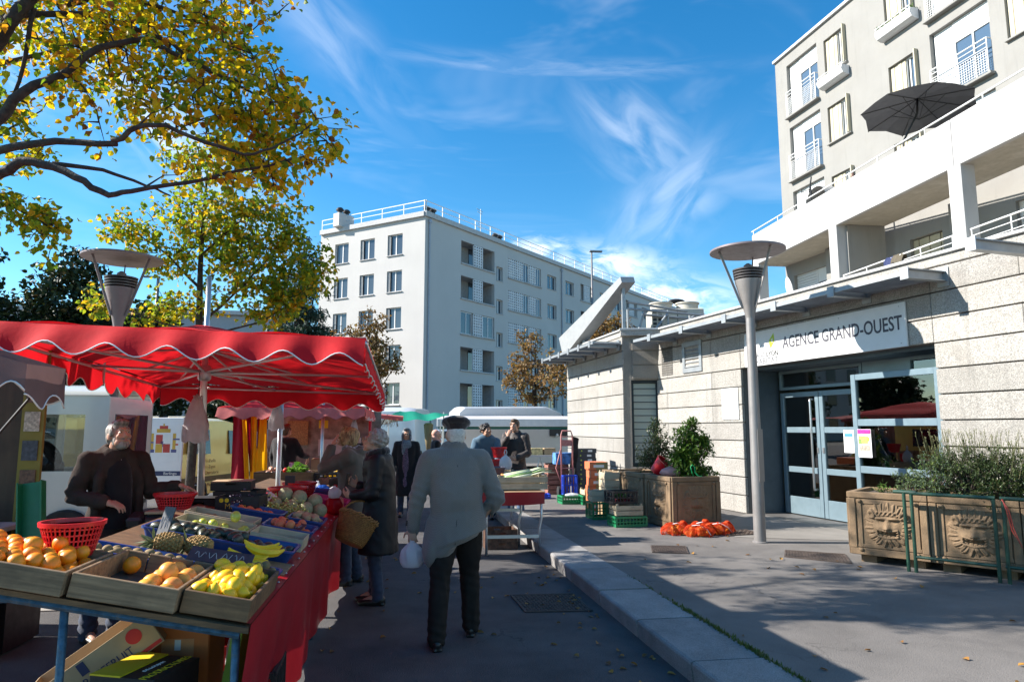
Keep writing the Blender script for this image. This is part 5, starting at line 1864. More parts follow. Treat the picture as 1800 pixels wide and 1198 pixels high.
def pineapple(loc, rz, label):
 t = thing('pineapple', label, 'pineapple', loc)
 t.rotation_euler = (0, R_(82), rz)
 t.scale = (.82, .82, .82)
 mb = MB()
 mb.lathe([(0, -.09), (.035, -.086), (.058, -.06), (.066, -.02), (.064, .03), (.052, .07), (.03, .09), (0, .094)], 20)
 n = 0
 for j in range(9):
  z = -.075 + j * .019
  rr = .0655 * math.sqrt(max(.05, 1 - (z / .1) ** 2)) + .002
  for k in range(14):
   a = 2 * math.pi * (k + .5 * (j % 2)) / 14
   mb.sph((rr * math.cos(a), rr * math.sin(a), z), (.011, .011, .0095), 6, 4)
 mb.B('body', m_pine, t, smooth=True)
 mb = MB()
 r = random.Random(5)
 for k in range(46):
  a = r.uniform(0, 6.28)
  f = r.random()
  d = Vector((math.cos(a) * (.2 + .9 * f), math.sin(a) * (.2 + .9 * f), 1.3 - f)).normalized()
  add_leaf(mb, Vector((0, 0, .085)), d, Vector((math.sin(a), math.cos(a), .3)), r.uniform(.07, .15), .017, .2, .1)
 mb.B('crown', m_pinel, t, fix=False)
pineapple((-1.33, 4.20, tz(-1.31) + .085), R_(188), 'pineapple lying on its side with its crown toward the seller')
pineapple((-1.18, 4.25, tz(-1.16) + .085), R_(170), 'pineapple lying beside the other one, its base toward the bananas')
m_ban = fruit_mat('banana_peel', (.90, .58, .008), (.86, .54, .01), .45, .05)
def banana_mesh():
 mb = MB()
 pts, rs = [], []
 for k in range(10):
  a = -.75 + 1.5 * k / 9
  pts.append((.13 * math.sin(a), 0, .13 * (1 - math.cos(a))))
  rs.append((.004, .011, .0165, .0185, .019, .019, .0185, .017, .010, .005)[k])
 mb.tube(pts, rs, 6)
 o = mb.B('banana', m_ban, smooth=50)
 me = o.data
 bpy.data.objects.remove(o)
 return me
me_ban = banana_mesh()
for k, (x, y, up, rz, n, lab) in enumerate([(-.93, 4.30, .03, .15, 3, 'bunch of yellow bananas lying flat on the brown board'), (-.86, 4.42, .075, .55, 3, 'bunch of yellow bananas resting against the blue avocado tray')]):
 t = thing('banana_bunch', lab, 'bananas', (x, y, tz(x) + up))
 t.scale = (1.3, 1.3, 1.3)
 t.rotation_euler = (0, TH, rz)
 for j in range(n):
  b = link('banana', me_ban, t, (0, (j - 1) * .036, .004 * j))
  b.rotation_euler = (R_(-55 + 26 * j), 0, R_(6 * (j - 1)))
m_slate = M('slate_black', (.035, .035, .042), .5, var=.3, scale=20)
m_chalk = M('chalk', (.42, .42, .42), .9)
def slate(loc, rot, w_, h_, label, txt):
 t = thing('price_slate', label, 'price tag', loc)
 t.rotation_euler = rot
 MB().box((0, 0, 0), (w_, .006, h_), ch=.002).B('board', m_slate, t)
 for q in range(txt):
  MB().tube([(-.4 * w_ + .8 * w_ * (q + .8 * f) / txt, -.0038, h_ * (.22 * math.sin(f * 9 + q * 2.3) - .06 * math.cos(q * 5))) for f in [k / 8 for k in range(9)]], .0016, 4).B('chalk_mark', m_chalk, t)
slate((-.97, 3.90, tz(-.97) + .12), (R_(-66), R_(11), R_(4)), .32, .12, 'dark slate price tag chalked by hand lying over the lemons', 4)
slate((-1.98, 3.28, tz(-1.98) + .16), (R_(-70), R_(0), R_(25)), .32, .14, 'grey slate price tag leaning on the oranges', 0)
slate((-1.42, 4.42, tz(-1.40) + .16), (R_(-18), R_(0), R_(-38)), .10, .17, 'upright pale price card stuck between pineapples and avocados', 2)
slate((-.84, 5.42, tz(-.84) + .09), (R_(-60), R_(0), R_(-40)), .20, .08, 'slanted slate price tag on the peach tray', 3)
ptray('blue_tray', 'deep blue tray of dark avocados in the middle of the table', -1.62, -.70, 4.50, 4.82, .085, m_btray)
pile(me_avo, 'avocado', 'dark green avocado in the blue tray', 'avocado', 'avocados in the blue tray', -1.58, -.74, 4.53, 4.80, .01, .034, 1, .85, lying=True)
pile(me_avo, 'avocado', 'dark green avocado in the blue tray', 'avocado', 'avocados in the blue tray', -1.56, -1.0, 4.54, 4.78, .055, .034, 1, .5, lying=True)
tray('fruit_crate', 'low pale wooden crate of green apples', -1.56, -1.08, 4.92, 5.24, .085, m_light, thick=.008)
tray('fruit_crate', 'low pale wooden crate almost empty beside the apples', -1.07, -.72, 4.96, 5.26, .085, m_light, thick=.008)
tray('fruit_crate', 'low pale wooden crate at the mast foot with leaves inside', -1.60, -1.12, 5.30, 5.58, .085, m_light, thick=.008)
pile(me_apple, 'apple', 'green apple in the low pale crate', 'apple', 'green apples', -1.50, -1.1, 4.95, 5.22, .008, .036, 1, .75)
one(me_apple, 'apple', 'pale green apple on top of the others', 'apple', (-1.2, 5.16, tz(-1.2) + .13), 1.1)
pile(me_kiwi, 'pear', 'small pear in the crate by the mast', 'pear', 'pears by the mast', -1.55, -1.2, 5.33, 5.56, .008, .03, 1, .6, lying=True)
ptray('blue_tray', 'blue tray of red peaches near the customers', -1.08, -.70, 5.32, 5.66, .085, m_btray)
pile(me_peach, 'peach', 'red peach in the blue tray', 'peach', 'peaches near the customers', -1.05, -.73, 5.35, 5.64, .01, .036, 2, .75)
ptray('blue_tray', 'blue tray of peaches behind the low pale crates', -1.45, -1.02, 5.92, 6.2, .08, m_btray)
pile(me_peach, 'peach', 'red peach in the tray behind the pale crates', 'peach', 'peaches behind the crates', -1.42, -1.05, 5.95, 6.18, .01, .036, 1, .8)
ptray('blue_tray', 'blue tray of potatoes beside the melons', -1.0, -.70, 5.95, 6.3, .07, m_btray)
pile(me_potato, 'potato', 'small potato in the blue tray', 'potato', 'potatoes in the blue tray', -.98, -.72, 5.98, 6.28, .008, .03, 2, .8, lying=True)
m_grg = fruit_mat('grape_green', (.42, .46, .10), (.50, .50, .16), .3, .0)
m_grp = fruit_mat('grape_black', (.03, .018, .05), (.05, .03, .07), .4, .0)
def grapes(loc, mat, label, seed, n=60, sp=(.10, .06, .04)):
 r = random.Random(seed)
 t = thing('grape_bunch', label, 'grapes', loc)
 mb = MB()
 for k in range(n):
  mb.sph((r.gauss(0, sp[0] * .5), r.gauss(0, sp[1] * .5), abs(r.gauss(0, sp[2]))), .0105, 7, 5)
 tag(mb.B('berry', mat, t, smooth=True), kind='stuff')
for k, (x, y, mt, lab) in enumerate([(-1.12, 6.36, m_grg, 'green grapes lying nearest the peach tray'), (-1.0, 6.45, m_grg, 'green grapes lying before the melons'), (-1.22, 6.48, m_grg, 'green grapes lying beside the black fruit box'), (-1.36, 6.35, m_grp, 'black grapes lying beside the green grapes'), (-1.46, 6.28, m_grp, 'black grapes lying nearest the mast')]):
 grapes((x, y, tz(x) + .02), mt, lab, 30 + k, 70, (.13, .08, .05))
m_melon = M('melon_rind', (.36, .36, .20), .7, var=.2, scale=30, bump=.5, bscale=120)
mb = MB()
mb.sph((0, 0, 0), .075, 24, 14)
me_mel = mb.B('melon', m_melon, smooth=True).data
bpy.data.objects.remove(bpy.data.objects['melon'])
for v in me_mel.vertices:
 a = math.atan2(v.co.y, v.co.x)
 v.co *= 1 - .05 * (abs(math.cos(a * 4.5)) < .22)
for k, (x, y, up) in enumerate([(-1.2, 6.62, .065), (-1.06, 6.60, .065), (-.93, 6.64, .065), (-.81, 6.70, .065), (-1.13, 6.72, .15), (-1.0, 6.70, .15), (-.87, 6.78, .13), (-1.18, 6.78, .065)]):
 o = one(me_mel, 'melon', 'ribbed pale green melon in the heap on the table', 'melon', (x, y, tz(x) + up), rf.uniform(.8, .95), 'melons in the heap')
 o.rotation_euler = (rf.uniform(-.5, .5), rf.uniform(-.5, .5), rf.uniform(0, 6))
m_rplas = M('red_plastic', (.62, .012, .02), .35, var=.05)
def basket(loc, r0, r1, h, label, sx=1., mat=None, handle=False, cat='basket', tilt=(0, 0, 0)):
 mat = mat or m_rplas
 t = thing('plastic_basket', label, cat, loc)
 t.rotation_euler = tilt
 n = 40
 mb = MB()
 mb.lathe([(r0, .0), (r0, .012), (r0 - .008, .012), (0, .008)], n, sx=sx)
 mb.B('base', mat, t, smooth=40)
 mb = MB()
 for k in range(n):
  a = 2 * math.pi * k / n
  c, s_ = math.cos(a) * sx, math.sin(a)
  mb.beam((r0 * c, r0 * s_, .005), (r1 * c, r1 * s_, h - .01), .0075, .004, up=(c, s_, 0))
 mb.B('rib', mat, t)
 for z in (.14, .30, .46, .62, .78):
  rr = r0 + (r1 - r0) * z
  MB().lathe([(rr - .003, h * z), (rr + .003, h * z), (rr + .003, h * z + h * .045), (rr - .003, h * z + h * .045), (rr - .003, h * z)], n, sx=sx).B('hoop', mat, t, smooth=40)
 MB().lathe([(r1 - .006, h - .02), (r1 + .006, h - .02), (r1 + .008, h), (r1 - .004, h), (r1 - .006, h - .02)], n, sx=sx).B('rim', mat, t, smooth=40)
 return t
basket((-1.60, 3.66, tz(-1.60) + .06), .09, .13, .165, 'big red plastic basket standing in the orange crate', 1.05)
# things behind and under the first stall
m_card = M('cardboard', (.36, .24, .13), .9, var=.12, scale=6, stain=.3)
m_card2 = M('pale_cardboard', (.40, .29, .17), .9, var=.1, scale=6)
m_blkbox = M('black_card', (.016, .015, .015), .6, var=.3)
m_yel = M('yellow_print', (.68, .48, .01), .6, var=.05)
m_redp = M('red_print', (.50, .02, .02), .6, var=.05)
m_orp = M('orange_card', (.55, .15, .03), .7, var=.1)
m_grnp = M('lime_card', (.22, .36, .04), .7, var=.1)
m_wht = M('white_print', (.72, .72, .70), .7, var=.05)
def carton(label, loc, size, rot, mat, inner=None, cat='box', openb=True, name='cardboard_box', flaps=False, holes=True):
 t = thing(name, label, cat, loc)
 t.rotation_euler = rot if hasattr(rot, '__len__') else (0, 0, rot)
 w_, d_, h = size
 th = .006
 for sy in (-1, 1):
  if holes and w_ > .2:
   mb = MB()
   hh = [(-.045, .045, h * .62, h * .80)]
   X = Matrix.Translation((0, sy * (d_ / 2), 0))
   m2 = MB()
   wall_holes(m2, -w_ / 2, w_ / 2, 0, h, hh, .004, -.002)
   wall_holes(m2, -w_ / 2, w_ / 2, 0, h, hh, -.004, .002)
   mb.add(m2.v, m2.f, X)
   mb.B('panel', mat, t, fix=False)
  else:
   MB().box((0, sy * d_ / 2, h / 2), (w_, th, h)).B('panel', mat, t)
 for sx in (-1, 1):
  MB().box((sx * w_ / 2, 0, h / 2), (th, d_ - th, h)).B('panel', mat, t)
 if openb:
  MB().box((0, 0, .006), (w_ - th, d_ - th, .008)).B('bottom', inner or mat, t)
 else:
  MB().box((0, 0, h - .004), (w_ + .004, d_ + .004, .01)).B('lid', inner or mat, t)
 if flaps:
  for sx in (-1, 1):
   MB().box((sx * (w_ / 2 + .07), 0, h - .05), (.16, d_ * .94, .005), (0, R_(40 * sx), 0)).B('flap', inner or mat, t)
 return t
def pcrate(label, loc, size, rz, mat, group=None, cat='crate', name='plastic_crate', nx=5, tilt=None):
 t = thing(name, label, cat, loc, rz, group)
 if tilt:
  t.rotation_euler = tilt
 w_, d_, h = size
 th = .014
 MB().box((0, 0, .008), (w_ - .02, d_ - .02, .012)).B('base', mat, t)
 for sd in range(4):
  X = Matrix.Rotation(R_(90 * sd), 4, 'Z')
  ww, dd = (w_, d_) if sd % 2 == 0 else (d_ - .03, w_)
  y = -dd / 2
  mb = MB()
  mb.box((0, y, h - .014), (ww, th + .01, .028), X=X)
  mb.box((0, y, .022), (ww, th, .044), X=X)
  mb.box((0, y, h * .5), (ww, th * .8, .016), X=X)
  n = max(4, int(ww / .055))
  for k in range(n + 1):
   mb.box((-ww / 2 + ww * k / n, y, h / 2), (.016 if 0 < k < n else .03, th * .9, h - .02), X=X)
  mb.B('side', mat, t)
 return t
def wcrate(label, loc, size, rz, mat=None, nb=3, group=None, cat='crate', posts=True, tilt=None):
 mat = mat or m_light
 t = thing('wooden_crate', label, cat, loc, rz, group)
 if tilt:
  t.rotation_euler = tilt
 w_, d_, h = size
 th = .008
 for k in range(nb):
  zc = h * (k + .5) / nb
  hh = h / nb - .012
  for sy in (-1, 1):
   MB().box((0, sy * (d_ / 2), zc), (w_, th, hh), ch=.002).B('board', mat, t)
  for sx in (-1, 1):
   MB().box((sx * (w_ / 2 - th), 0, zc), (th, d_ - th, hh), ch=.002).B('board', mat, t)
 for sx in (-1, 1):
  for sy in (-1, 1):
   MB().box((sx * (w_ / 2 - .025), sy * (d_ / 2 - .02), h / 2 + .012), (.03, .03, h + .02)).B('corner_post', mat, t)
 MB().box((0, 0, .008), (w_ - .03, d_ - .02, .006)).B('bottom', mat, t)
 return t
t = thing('market_scale', 'black market scale on a dark crate behind the fruit table', 'scale', (-1.92, 5.95, 0.05))
MB().box((0, 0, .66), (.46, .42, .26), ch=.03).B('crate_foot', m_blkbox, t)
MB().box((.05, .02, .86), (.36, .34, .13), ch=.03).B('housing', M('scale_black', (.022, .022, .024), .4), t)
MB().box((-.17, -.12, .89), (.12, .16, .09), (R_(15), 0, 0), ch=.02).B('display', M('scale_black'), t)
MB().box((.07, .02, .945), (.36, .34, .022), ch=.006).B('pan', m_card2, t)
MB().box((-.01, -.152, .87), (.07, .002, .02)).B('label_plate', m_wht, t)
for sx in (-1, 1):
 for sy in (-1, 1):
  MB().box((sx * .2, sy * .18, .26), (.04, .04, .53)).B('leg', m_black, t)
basket((-1.86, 5.96, 1.007), .10, .135, .125, 'small red basket on the scale under the seller\'s hand', 1.15)
carton('open brown carton with raised flaps between scale and mast', (-1.56, 6.15, .74), (.36, .30, .22), R_(25), m_card2, flaps=True)
carton('black fruit carton with gold print beside the green grapes', (-1.42, 6.30, tz(-1.42)), (.36, .26, .13), R_(-4), m_blkbox)
o_ = [o for o in bpy.data.objects if o.get('label', '').startswith('black fruit carton with gold')][0]
lettering('Monica', .062, M('gold_print', (.62, .38, .03), .5), o_, (-.01, -.1335, .05), RT, depth=.0008)
MB().lathe([(.0, 0), (.018, .0), (.018, .001), (0, .001)], 12, X=Matrix.Translation((-.13, -.1325, .10)) @ RX90).B('emblem', m_yel, o_)
MB().lathe([(.0, 0), (.018, .0), (.018, .001), (0, .001)], 12, X=Matrix.Translation((-.085, -.1325, .10)) @ RX90).B('emblem', m_yel, o_)
carton('plain black carton standing left of the gold printed one', (-1.78, 6.45, .90), (.26, .26, .15), 0, m_blkbox, openb=False)
carton('black carton with lifted lid stacked behind the gold printed one', (-1.52, 6.66, .98), (.38, .28, .11), R_(-6), m_blkbox, m_card)
carton('black carton carrying a brown lid at the top of the pile', (-1.60, 6.74, 1.09), (.34, .28, .08), R_(4), m_blkbox, m_card2, openb=False)
basket((-1.22, 7.28, tz(-1.22)), .13, .17, .10, 'red plastic basket stacked behind the melons', 1.1)
basket((-1.20, 7.28, tz(-1.2) + .06), .13, .17, .10, 'second red plastic basket nested on the one behind the melons', 1.1)
basket((-1.16, 7.75, tz(-1.16) + .02), .12, .16, .16, 'tall red plastic basket behind the nested baskets', 1.1)
tag(MB().box((0, 0, 0), (.10, .02, .10)).B('price_slate', m_slate, loc=(-1.24, 7.62, tz(-1.2) + .2)), 'small blank black price slate by the tall red basket', 'price tag')
m_mag = M('magenta_plastic', (.50, .02, .16), .45, var=.1)
ptray('magenta_box', 'magenta tissue lined box behind the melons', -1.0, -.62, 7.15, 7.55, .12, m_mag, cat='box')
m_bagr = cloth_mat('red_bag', (.55, .012, .02), .3, bump=.6, bscale=18, rough=.35)
m_bagw = cloth_mat('white_bag', (.74, .74, .76), .45, bump=.6, bscale=16, rough=.35)
m_bagy = cloth_mat('yellow_bag', (.75, .45, .01), .35, bump=.6, bscale=14, rough=.35)
m_bagb = cloth_mat('blue_bag', (.03, .12, .50), .3, bump=.6, bscale=20, rough=.35)
def soft_bag(label, loc, size, mat, seed, knot=True, cat='bag', name='plastic_bag', handles=True, tilt=None):
 t = thing(name, label, cat, loc)
 if tilt:
  t.rotation_euler = tilt
 w_, d_, h = size
 mb = MB()
 prof = [(.0, .0), (.75, .01), (.98, .18), (1.0, .42), (.86, .65), (.5, .82), (.2, .92), (.14, 1.0)]
 def f(a, b):
  k = b * (len(prof) - 1)
  i = min(int(k), len(prof) - 2)
  q = k - i
  r = prof[i][0] * (1 - q) + prof[i + 1][0] * q
  z = prof[i][1] * (1 - q) + prof[i + 1][1] * q
  th = a * 2 * math.pi
  kk = 1 + (.07 * math.sin(4 * th + seed + 6 * z) + .06 * math.sin(7 * th - seed * 2 + 4 * z) + .05 * math.sin(13 * th + 9 * z)) * (.4 + z)
  return (w_ / 2 * r * kk * math.cos(th), d_ / 2 * r * kk * math.sin(th), h * z)
 mb.grid(f, 36, 20, True)
 mb.B('pouch', mat, t, smooth=True, fix=False)
 if handles:
  for s_ in (-1, 1):
   MB().tube([(s_ * .01, 0, h * .97), (s_ * w_ * .10, .0, h * 1.12), (s_ * w_ * .06, 0, h * 1.25), (s_ * .005, 0, h * 1.3)], [.012, .010, .008, .007], 6).B('handle', mat, t, smooth=True)
 return t
soft_bag('red carrier bag standing on the table beside the melons', (-.72, 7.12, tz(-.72)), (.18, .2, .22), m_bagr, 1)
soft_bag('clear knotted bag on top of the red carrier bag', (-.72, 7.05, tz(-.72) + .16), (.12, .12, .12), m_bagw, 4, handles=False)
soft_bag('white crumpled bag between black carton and melons', (-1.30, 6.88, tz(-1.3)), (.16, .12, .13), m_bagw, 7, handles=False)
carton('purple fruit carton behind the tall red basket', (-1.0, 8.05, tz(-1.0)), (.34, .3, .10), R_(6), M('purple_card', (.10, .06, .22), .6))
tray('fruit_crate', 'shallow brown crate of tomatoes beside the purple carton', -.98, -.70, 7.72, 8.0, .05, m_light, thick=.008)
pile(me_tomato, 'tomato', 'red tomato in the shallow brown crate', 'tomato', 'tomatoes by the purple carton', -.96, -.72, 7.74, 8.0, .01, .033, 1, .8)
for k, (x, y, mt, lb) in enumerate([(-1.18, 8.55, m_bagb, 'blue bag of produce nearest the seller side'), (-1.02, 8.6, m_bagb, 'blue bag of produce in the middle of the row of bags'), (-.88, 8.52, m_bagw, 'white bag of produce in the row of blue bags'), (-.76, 8.62, m_bagb, 'blue bag of produce at the customers\' edge'), (-1.1, 8.75, m_bagw, 'pale bag behind the blue produce bags')]):
 soft_bag(lb, (x, y, tz(x)), (.16, .16, .13), mt, 11 + k, handles=False)
t2 = thing('vegetable_table', 'vegetable table standing behind the blue produce bags', 'table', (-1.3, 9.9, 0))
MB().box((0, 0, .86), (1.5, .9, .03), (0, TH * .5, 0)).B('top', m_brown, t2)
for sx in (-1, 1):
 for sy in (-1, 1):
  MB().box((sx * .68, sy * .4, .42), (.04, .04, .84)).B('leg', m_tube, t2)
MB().box((.76, 0, .45), (.012, .9, .8)).B('drape', m_redv, t2)
tray('fruit_crate', 'dark wooden crate of onions and greens near the second mast', -2.0, -1.25, 9.55, 10.0, .14, m_brown, z0=.93, rot=R_(-8))
zc_ = lambda x, y: .95
pile(me_onion, 'onion', 'pinkish onion in the dark wooden crate', 'onion', 'onions by the second mast', -1.95, -1.7, 9.6, 9.95, .02, .034, 3, .8, zf=zc_)
pile(me_tomato, 'carrot_tomato', 'red orange tomato among the onions', 'tomato', 'tomatoes among the onions', -1.72, -1.6, 9.6, 9.95, .05, .034, 2, .8, zf=zc_)
t = thing('lettuce', 'green lettuce heads in the dark wooden crate', 'lettuce', (-1.5, 9.72, .98))
bush(t, (0, 0, .08), (.13, .13, .09), 40, 6, .07, .05, leaf_mat('lettuce_leaf', [(0, (.10, .26, .02)), (1, (.24, .40, .06))], .35), 5, m_glossy, 0, .5)
pile(me_onion, 'turnip', 'pale pink turnip at the end of the dark wooden crate', 'turnip', 'turnips at the crate end', -1.42, -1.27, 9.6, 9.95, .02, .036, 2, .8, zf=zc_)
pcrate('black plastic crate between turnips and yellow bag', (-1.06, 9.75, .90), (.36, .3, .15), R_(-4), m_blkbox)
soft_bag('bulging yellow bag lying behind the black crate', (-.88, 10.1, .92), (.50, .36, .26), m_bagy, 3, handles=False)
soft_bag('peak of yellow plastic tied beside the bulging yellow bag', (-1.05, 10.15, .98), (.26, .22, .26), m_bagy, 6, handles=False)
pcrate('black plastic crate on the ground under the grapefruit carton', (-1.75, 3.80, .0), (.60, .40, .24), R_(6), m_blkbox)
pcrate('black plastic crate on the ground under the lettered carton', (-1.12, 3.62, .0), (.60, .40, .24), R_(-4), m_blkbox)
pcrate('black plastic crate on the ground next to the drape', (-.98, 4.35, .0), (.50, .40, .30), R_(2), m_blkbox)
carton('big grapefruit carton tipped over under the table', (-1.46, 3.86, .44), (.62, .40, .16), (0, R_(-35), R_(12)), m_card2, m_card, flaps=False, holes=False)
gc = [o for o in bpy.data.objects if o.get('label', '').startswith('big grapefruit')][0]
lettering('GRAPEFRUIT', .054, M('navy_print', (.02, .03, .09), .6), gc, (.05, -.2045, .055), RT, depth=.0008, sx=.9)
lettering('Dole', .085, m_redp, gc, (-.21, -.2045, .075), RT, depth=.0008, sx=.8)
MB().box((0, -.2035, .014), (.61, .004, .018)).B('stripe', m_redp, gc)
MB().box((-.02, -.2035, .12), (.035, .004, .06)).B('stripe', M('navy_print'), gc)
MB().lathe([(0, 0), (.036, 0), (.036, .002), (0, .002)], 20, X=Matrix.Translation((.22, -.2035, .105)) @ RX90).B('emblem', m_redp, gc)
carton('brown carton lying open by the table leg below the oranges', (-1.98, 3.48, .24), (.62, .40, .16), (0, R_(4), R_(10)), m_card2, m_card, flaps=False, holes=False)
carton('brown carton flat on the ground below the open brown one', (-1.98, 3.5, .0), (.66, .44, .23), R_(6), m_card, openb=False)
carton('yellow and black carton lettered in yellow under the table', (-1.17, 3.50, .27), (.32, .30, .30), R_(-20), m_blkbox, openb=False, holes=False)
yc = [o for o in bpy.data.objects if o.get('label', '').startswith('yellow and black carton')][0]
MB().box((-.085, 0, .303), (.155, .306, .008)).B('yellow_lid', m_yel, yc)
lettering('PRODUCTORES', .055, m_yel, yc, (.105, 0, .3022), (0, 0, R_(90)), depth=.0008, sx=.8)
lettering('DE LOUJAN', .026, m_wht, yc, (.04, 0, .3022), (0, 0, R_(90)), depth=.0008)
lettering('PRO', .09, m_yel, yc, (.07, -.154, .16), (R_(90), R_(90), 0), depth=.0008)
carton('orange and green melon carton standing on end under the table', (-1.12, 3.92, .30), (.30, .22, .38), R_(-6), m_orp, m_grnp, openb=False, holes=False)
oc_ = [o for o in bpy.data.objects if o.get('label', '').startswith('orange and green melon')][0]
MB().box((0, -.1145, .25), (.16, .002, .10)).B('label_print', M('orange_print_pale', (.62, .26, .10), .7), oc_)
MB().box((0, -.116, .27), (.03, .002, .05)).B('label_print', m_wht, oc_)
carton('lime green carton panel next to the orange one', (-.84, 3.86, .30), (.05, .34, .36), (0, R_(10), R_(-14)), m_grnp, holes=False, openb=False)
carton('red carton with a white label lying near the drape', (-.92, 4.35, .31), (.30, .28, .13), R_(6), m_redp, m_blkbox, holes=False)
rc_ = [o for o in bpy.data.objects if o.get('label', '').startswith('red carton with')][0]
MB().box((-.12, -.1435, .06), (.04, .002, .06)).B('label_print', m_wht, rc_)
carton('small orange carton deep under the table', (-1.35, 4.12, .26), (.30, .24, .16), R_(12), m_orp, holes=False)
soft_bag('clear plastic sack slumped among the cartons under the table', (-.84, 4.08, .26), (.22, .24, .42), m_bagp, 5, handles=False)
tag(MB().box((0, 0, 0), (1.1, .34, .03), ch=.01).B('dark_board', M('dark_violet_plastic', (.05, .035, .06), .35), loc=(-1.62, 3.08, .40), rz=(0, R_(-2), R_(5))), 'dark violet board lying low in front of the table', 'board')
carton('low brown carton holding up the dark violet board', (-1.62, 3.06, .0), (.9, .3, .38), R_(5), m_card, openb=False, holes=False)
# brown awning trailer at the picture edge
m_mauve = cloth_mat('mauve_canvas', (.20, .115, .105), .15, var=.1, bump=.15, bscale=20)
aw = thing('brown_awning', 'brown canvas awning with white scalloped edge at the picture edge', 'awning', (-2.6, 4.5, 0))
ao = Vector((-2.6, 4.5, 0))
def aw_z(x, y):
 return 1.99 + .30 * (-2.03 - x) + .02 * (y - 3.95)
mb = MB()
mb.grid(lambda a, b: tuple(Vector((-2.85 + .82 * a, 3.98 + .42 * b, aw_z(-2.85 + .82 * a, 0) + .02 * math.sin(9 * a) * math.sin(7 * b))) - ao), 24, 12)
mb.B('roof_cloth', m_mauve, aw, smooth=True, fix=False)
valance(aw, (-2.85, 3.98, 0), (-2.03, 3.98, 0), aw_z, .155, .26, .045, m_mauve, ao, (0, -1, 0), ph=.3, flare=.01)
valance(aw, (-2.03, 3.98, 0), (-2.03, 4.4, 0), aw_z, .20, .30, .04, m_mauve, ao, (1, 0, 0), ph=.0, flare=.015)
valance(aw, (-2.03, 4.4, 0), (-2.85, 4.4, 0), aw_z, .20, .36, .045, m_mauve, ao, (0, 1, 0), ph=1., flare=.01)
MB().tube([Vector((-2.1, 4.38, 1.97)) - ao, Vector((-2.8, 4.4, 1.0)) - ao], .008, 6).B('stay', m_black, aw)
for yy in (4.0, 4.38):
 MB().tube([Vector((-2.82, yy, 0)) - ao, Vector((-2.82, yy, 2.22)) - ao], .018, 8).B('post', m_alu, aw)
tr_ = thing('market_trailer', 'wooden market trailer with posters and shelf under the brown awning', 'trailer', (-3.85, 5.75, 0))
tro = Vector((-3.6, 5.75, 0))
m_ply = wood_mat('trailer_ply', (.085, .05, .026), .7, 6, axis=2)
for k, (x0, x1) in enumerate(((-5.2, -4.0), (-3.98, -3.22), (-3.20, -2.72))):
 MB().box(((x0 + x1) / 2 + 3.6, .05 + .03 * k, 1.5), (x1 - x0, .04, 1.9)).B('wall_panel', m_ply, tr_)
MB().box((.98, .04, 1.42), (.16, .03, 1.7)).B('poster_strip', M('mustard_paint', (.20, .15, .02), .7), tr_)
for k in range(6):
 mb = MB()
 mb.box((.98, .02, .82 + .22 * k), (.11, .006, .15))
 mb.B('poster', M('poster_%d' % (k % 3), [(.05, .05, .06), (.42, .34, .25), (.13, .06, .03)][k % 3], .6, var=.6, scale=40), tr_)
MB().box((-.1, -.25, .93), (2.2, .60, .035), ch=.006).B('shelf', M('worn_white_wood', (.42, .37, .32), .8, var=.2), tr_)
MB().box((-.1, -.22, .46), (2.15, .04, .88)).B('front_panel', m_ply, tr_)
for sx in (-1, 1):
 MB().box((sx * 1.0 - .1, .2, .2), (.10, .5, .36)).B('wheel_block', m_black, tr_)
carton('small pale carton on the trailer shelf', (-3.2, 5.55, .95), (.22, .16, .07), 0, m_card2, openb=False, holes=False)
soft_bag('orange net of fruit on the trailer shelf', (-3.2, 5.52, 1.02), (.22, .16, .09), cloth_mat('orange_net', (.70, .20, .02), .3, bump=.6, bscale=60), 4, handles=False, name='net_bag')
carton('dark red carton standing at the end of the trailer shelf', (-3.6, 5.5, .95), (.16, .12, .14), R_(20), M('dark_red_card', (.22, .03, .02), .6), openb=False, holes=False)
t = thing('green_chute', 'green metal chute leaning behind the seller', 'chute', (-2.62, 5.45, .66))
t.rotation_euler = (R_(-10), R_(-8), R_(5))
t.scale = (.85, .85, .85)
m_green = M('green_enamel', (.01, .16, .06), .4, var=.12, stain=.2)
MB().box((0, 0, .36), (.17, .012, .72), ch=.003).B('back', m_green, t)
for sx in (-1, 1):
 MB().box((sx * .088, -.045, .36), (.012, .10, .72), ch=.003).B('side', m_green, t)
t = thing('folding_chair', 'grey tubular folding chair beside the trailer', 'chair', (-2.65, 4.55, 0))
m_gtube = M('grey_tube', (.16, .15, .16), .4, metal=.4)
MB().tube([(-.22, 0, .0), (-.22, .05, .80), (-.18, .055, .88), (.18, .055, .88), (.22, .05, .80), (.22, 0, 0)], .013, 8).B('back_frame', m_gtube, t, smooth=True)
MB().box((0, -.2, .45), (.40, .40, .02), ch=.008).B('seat', m_black, t)
for sx in (-1, 1):
 MB().tube([(sx * .2, -.36, 0), (sx * .2, 0, .45)], .012, 6).B('leg', m_gtube, t)
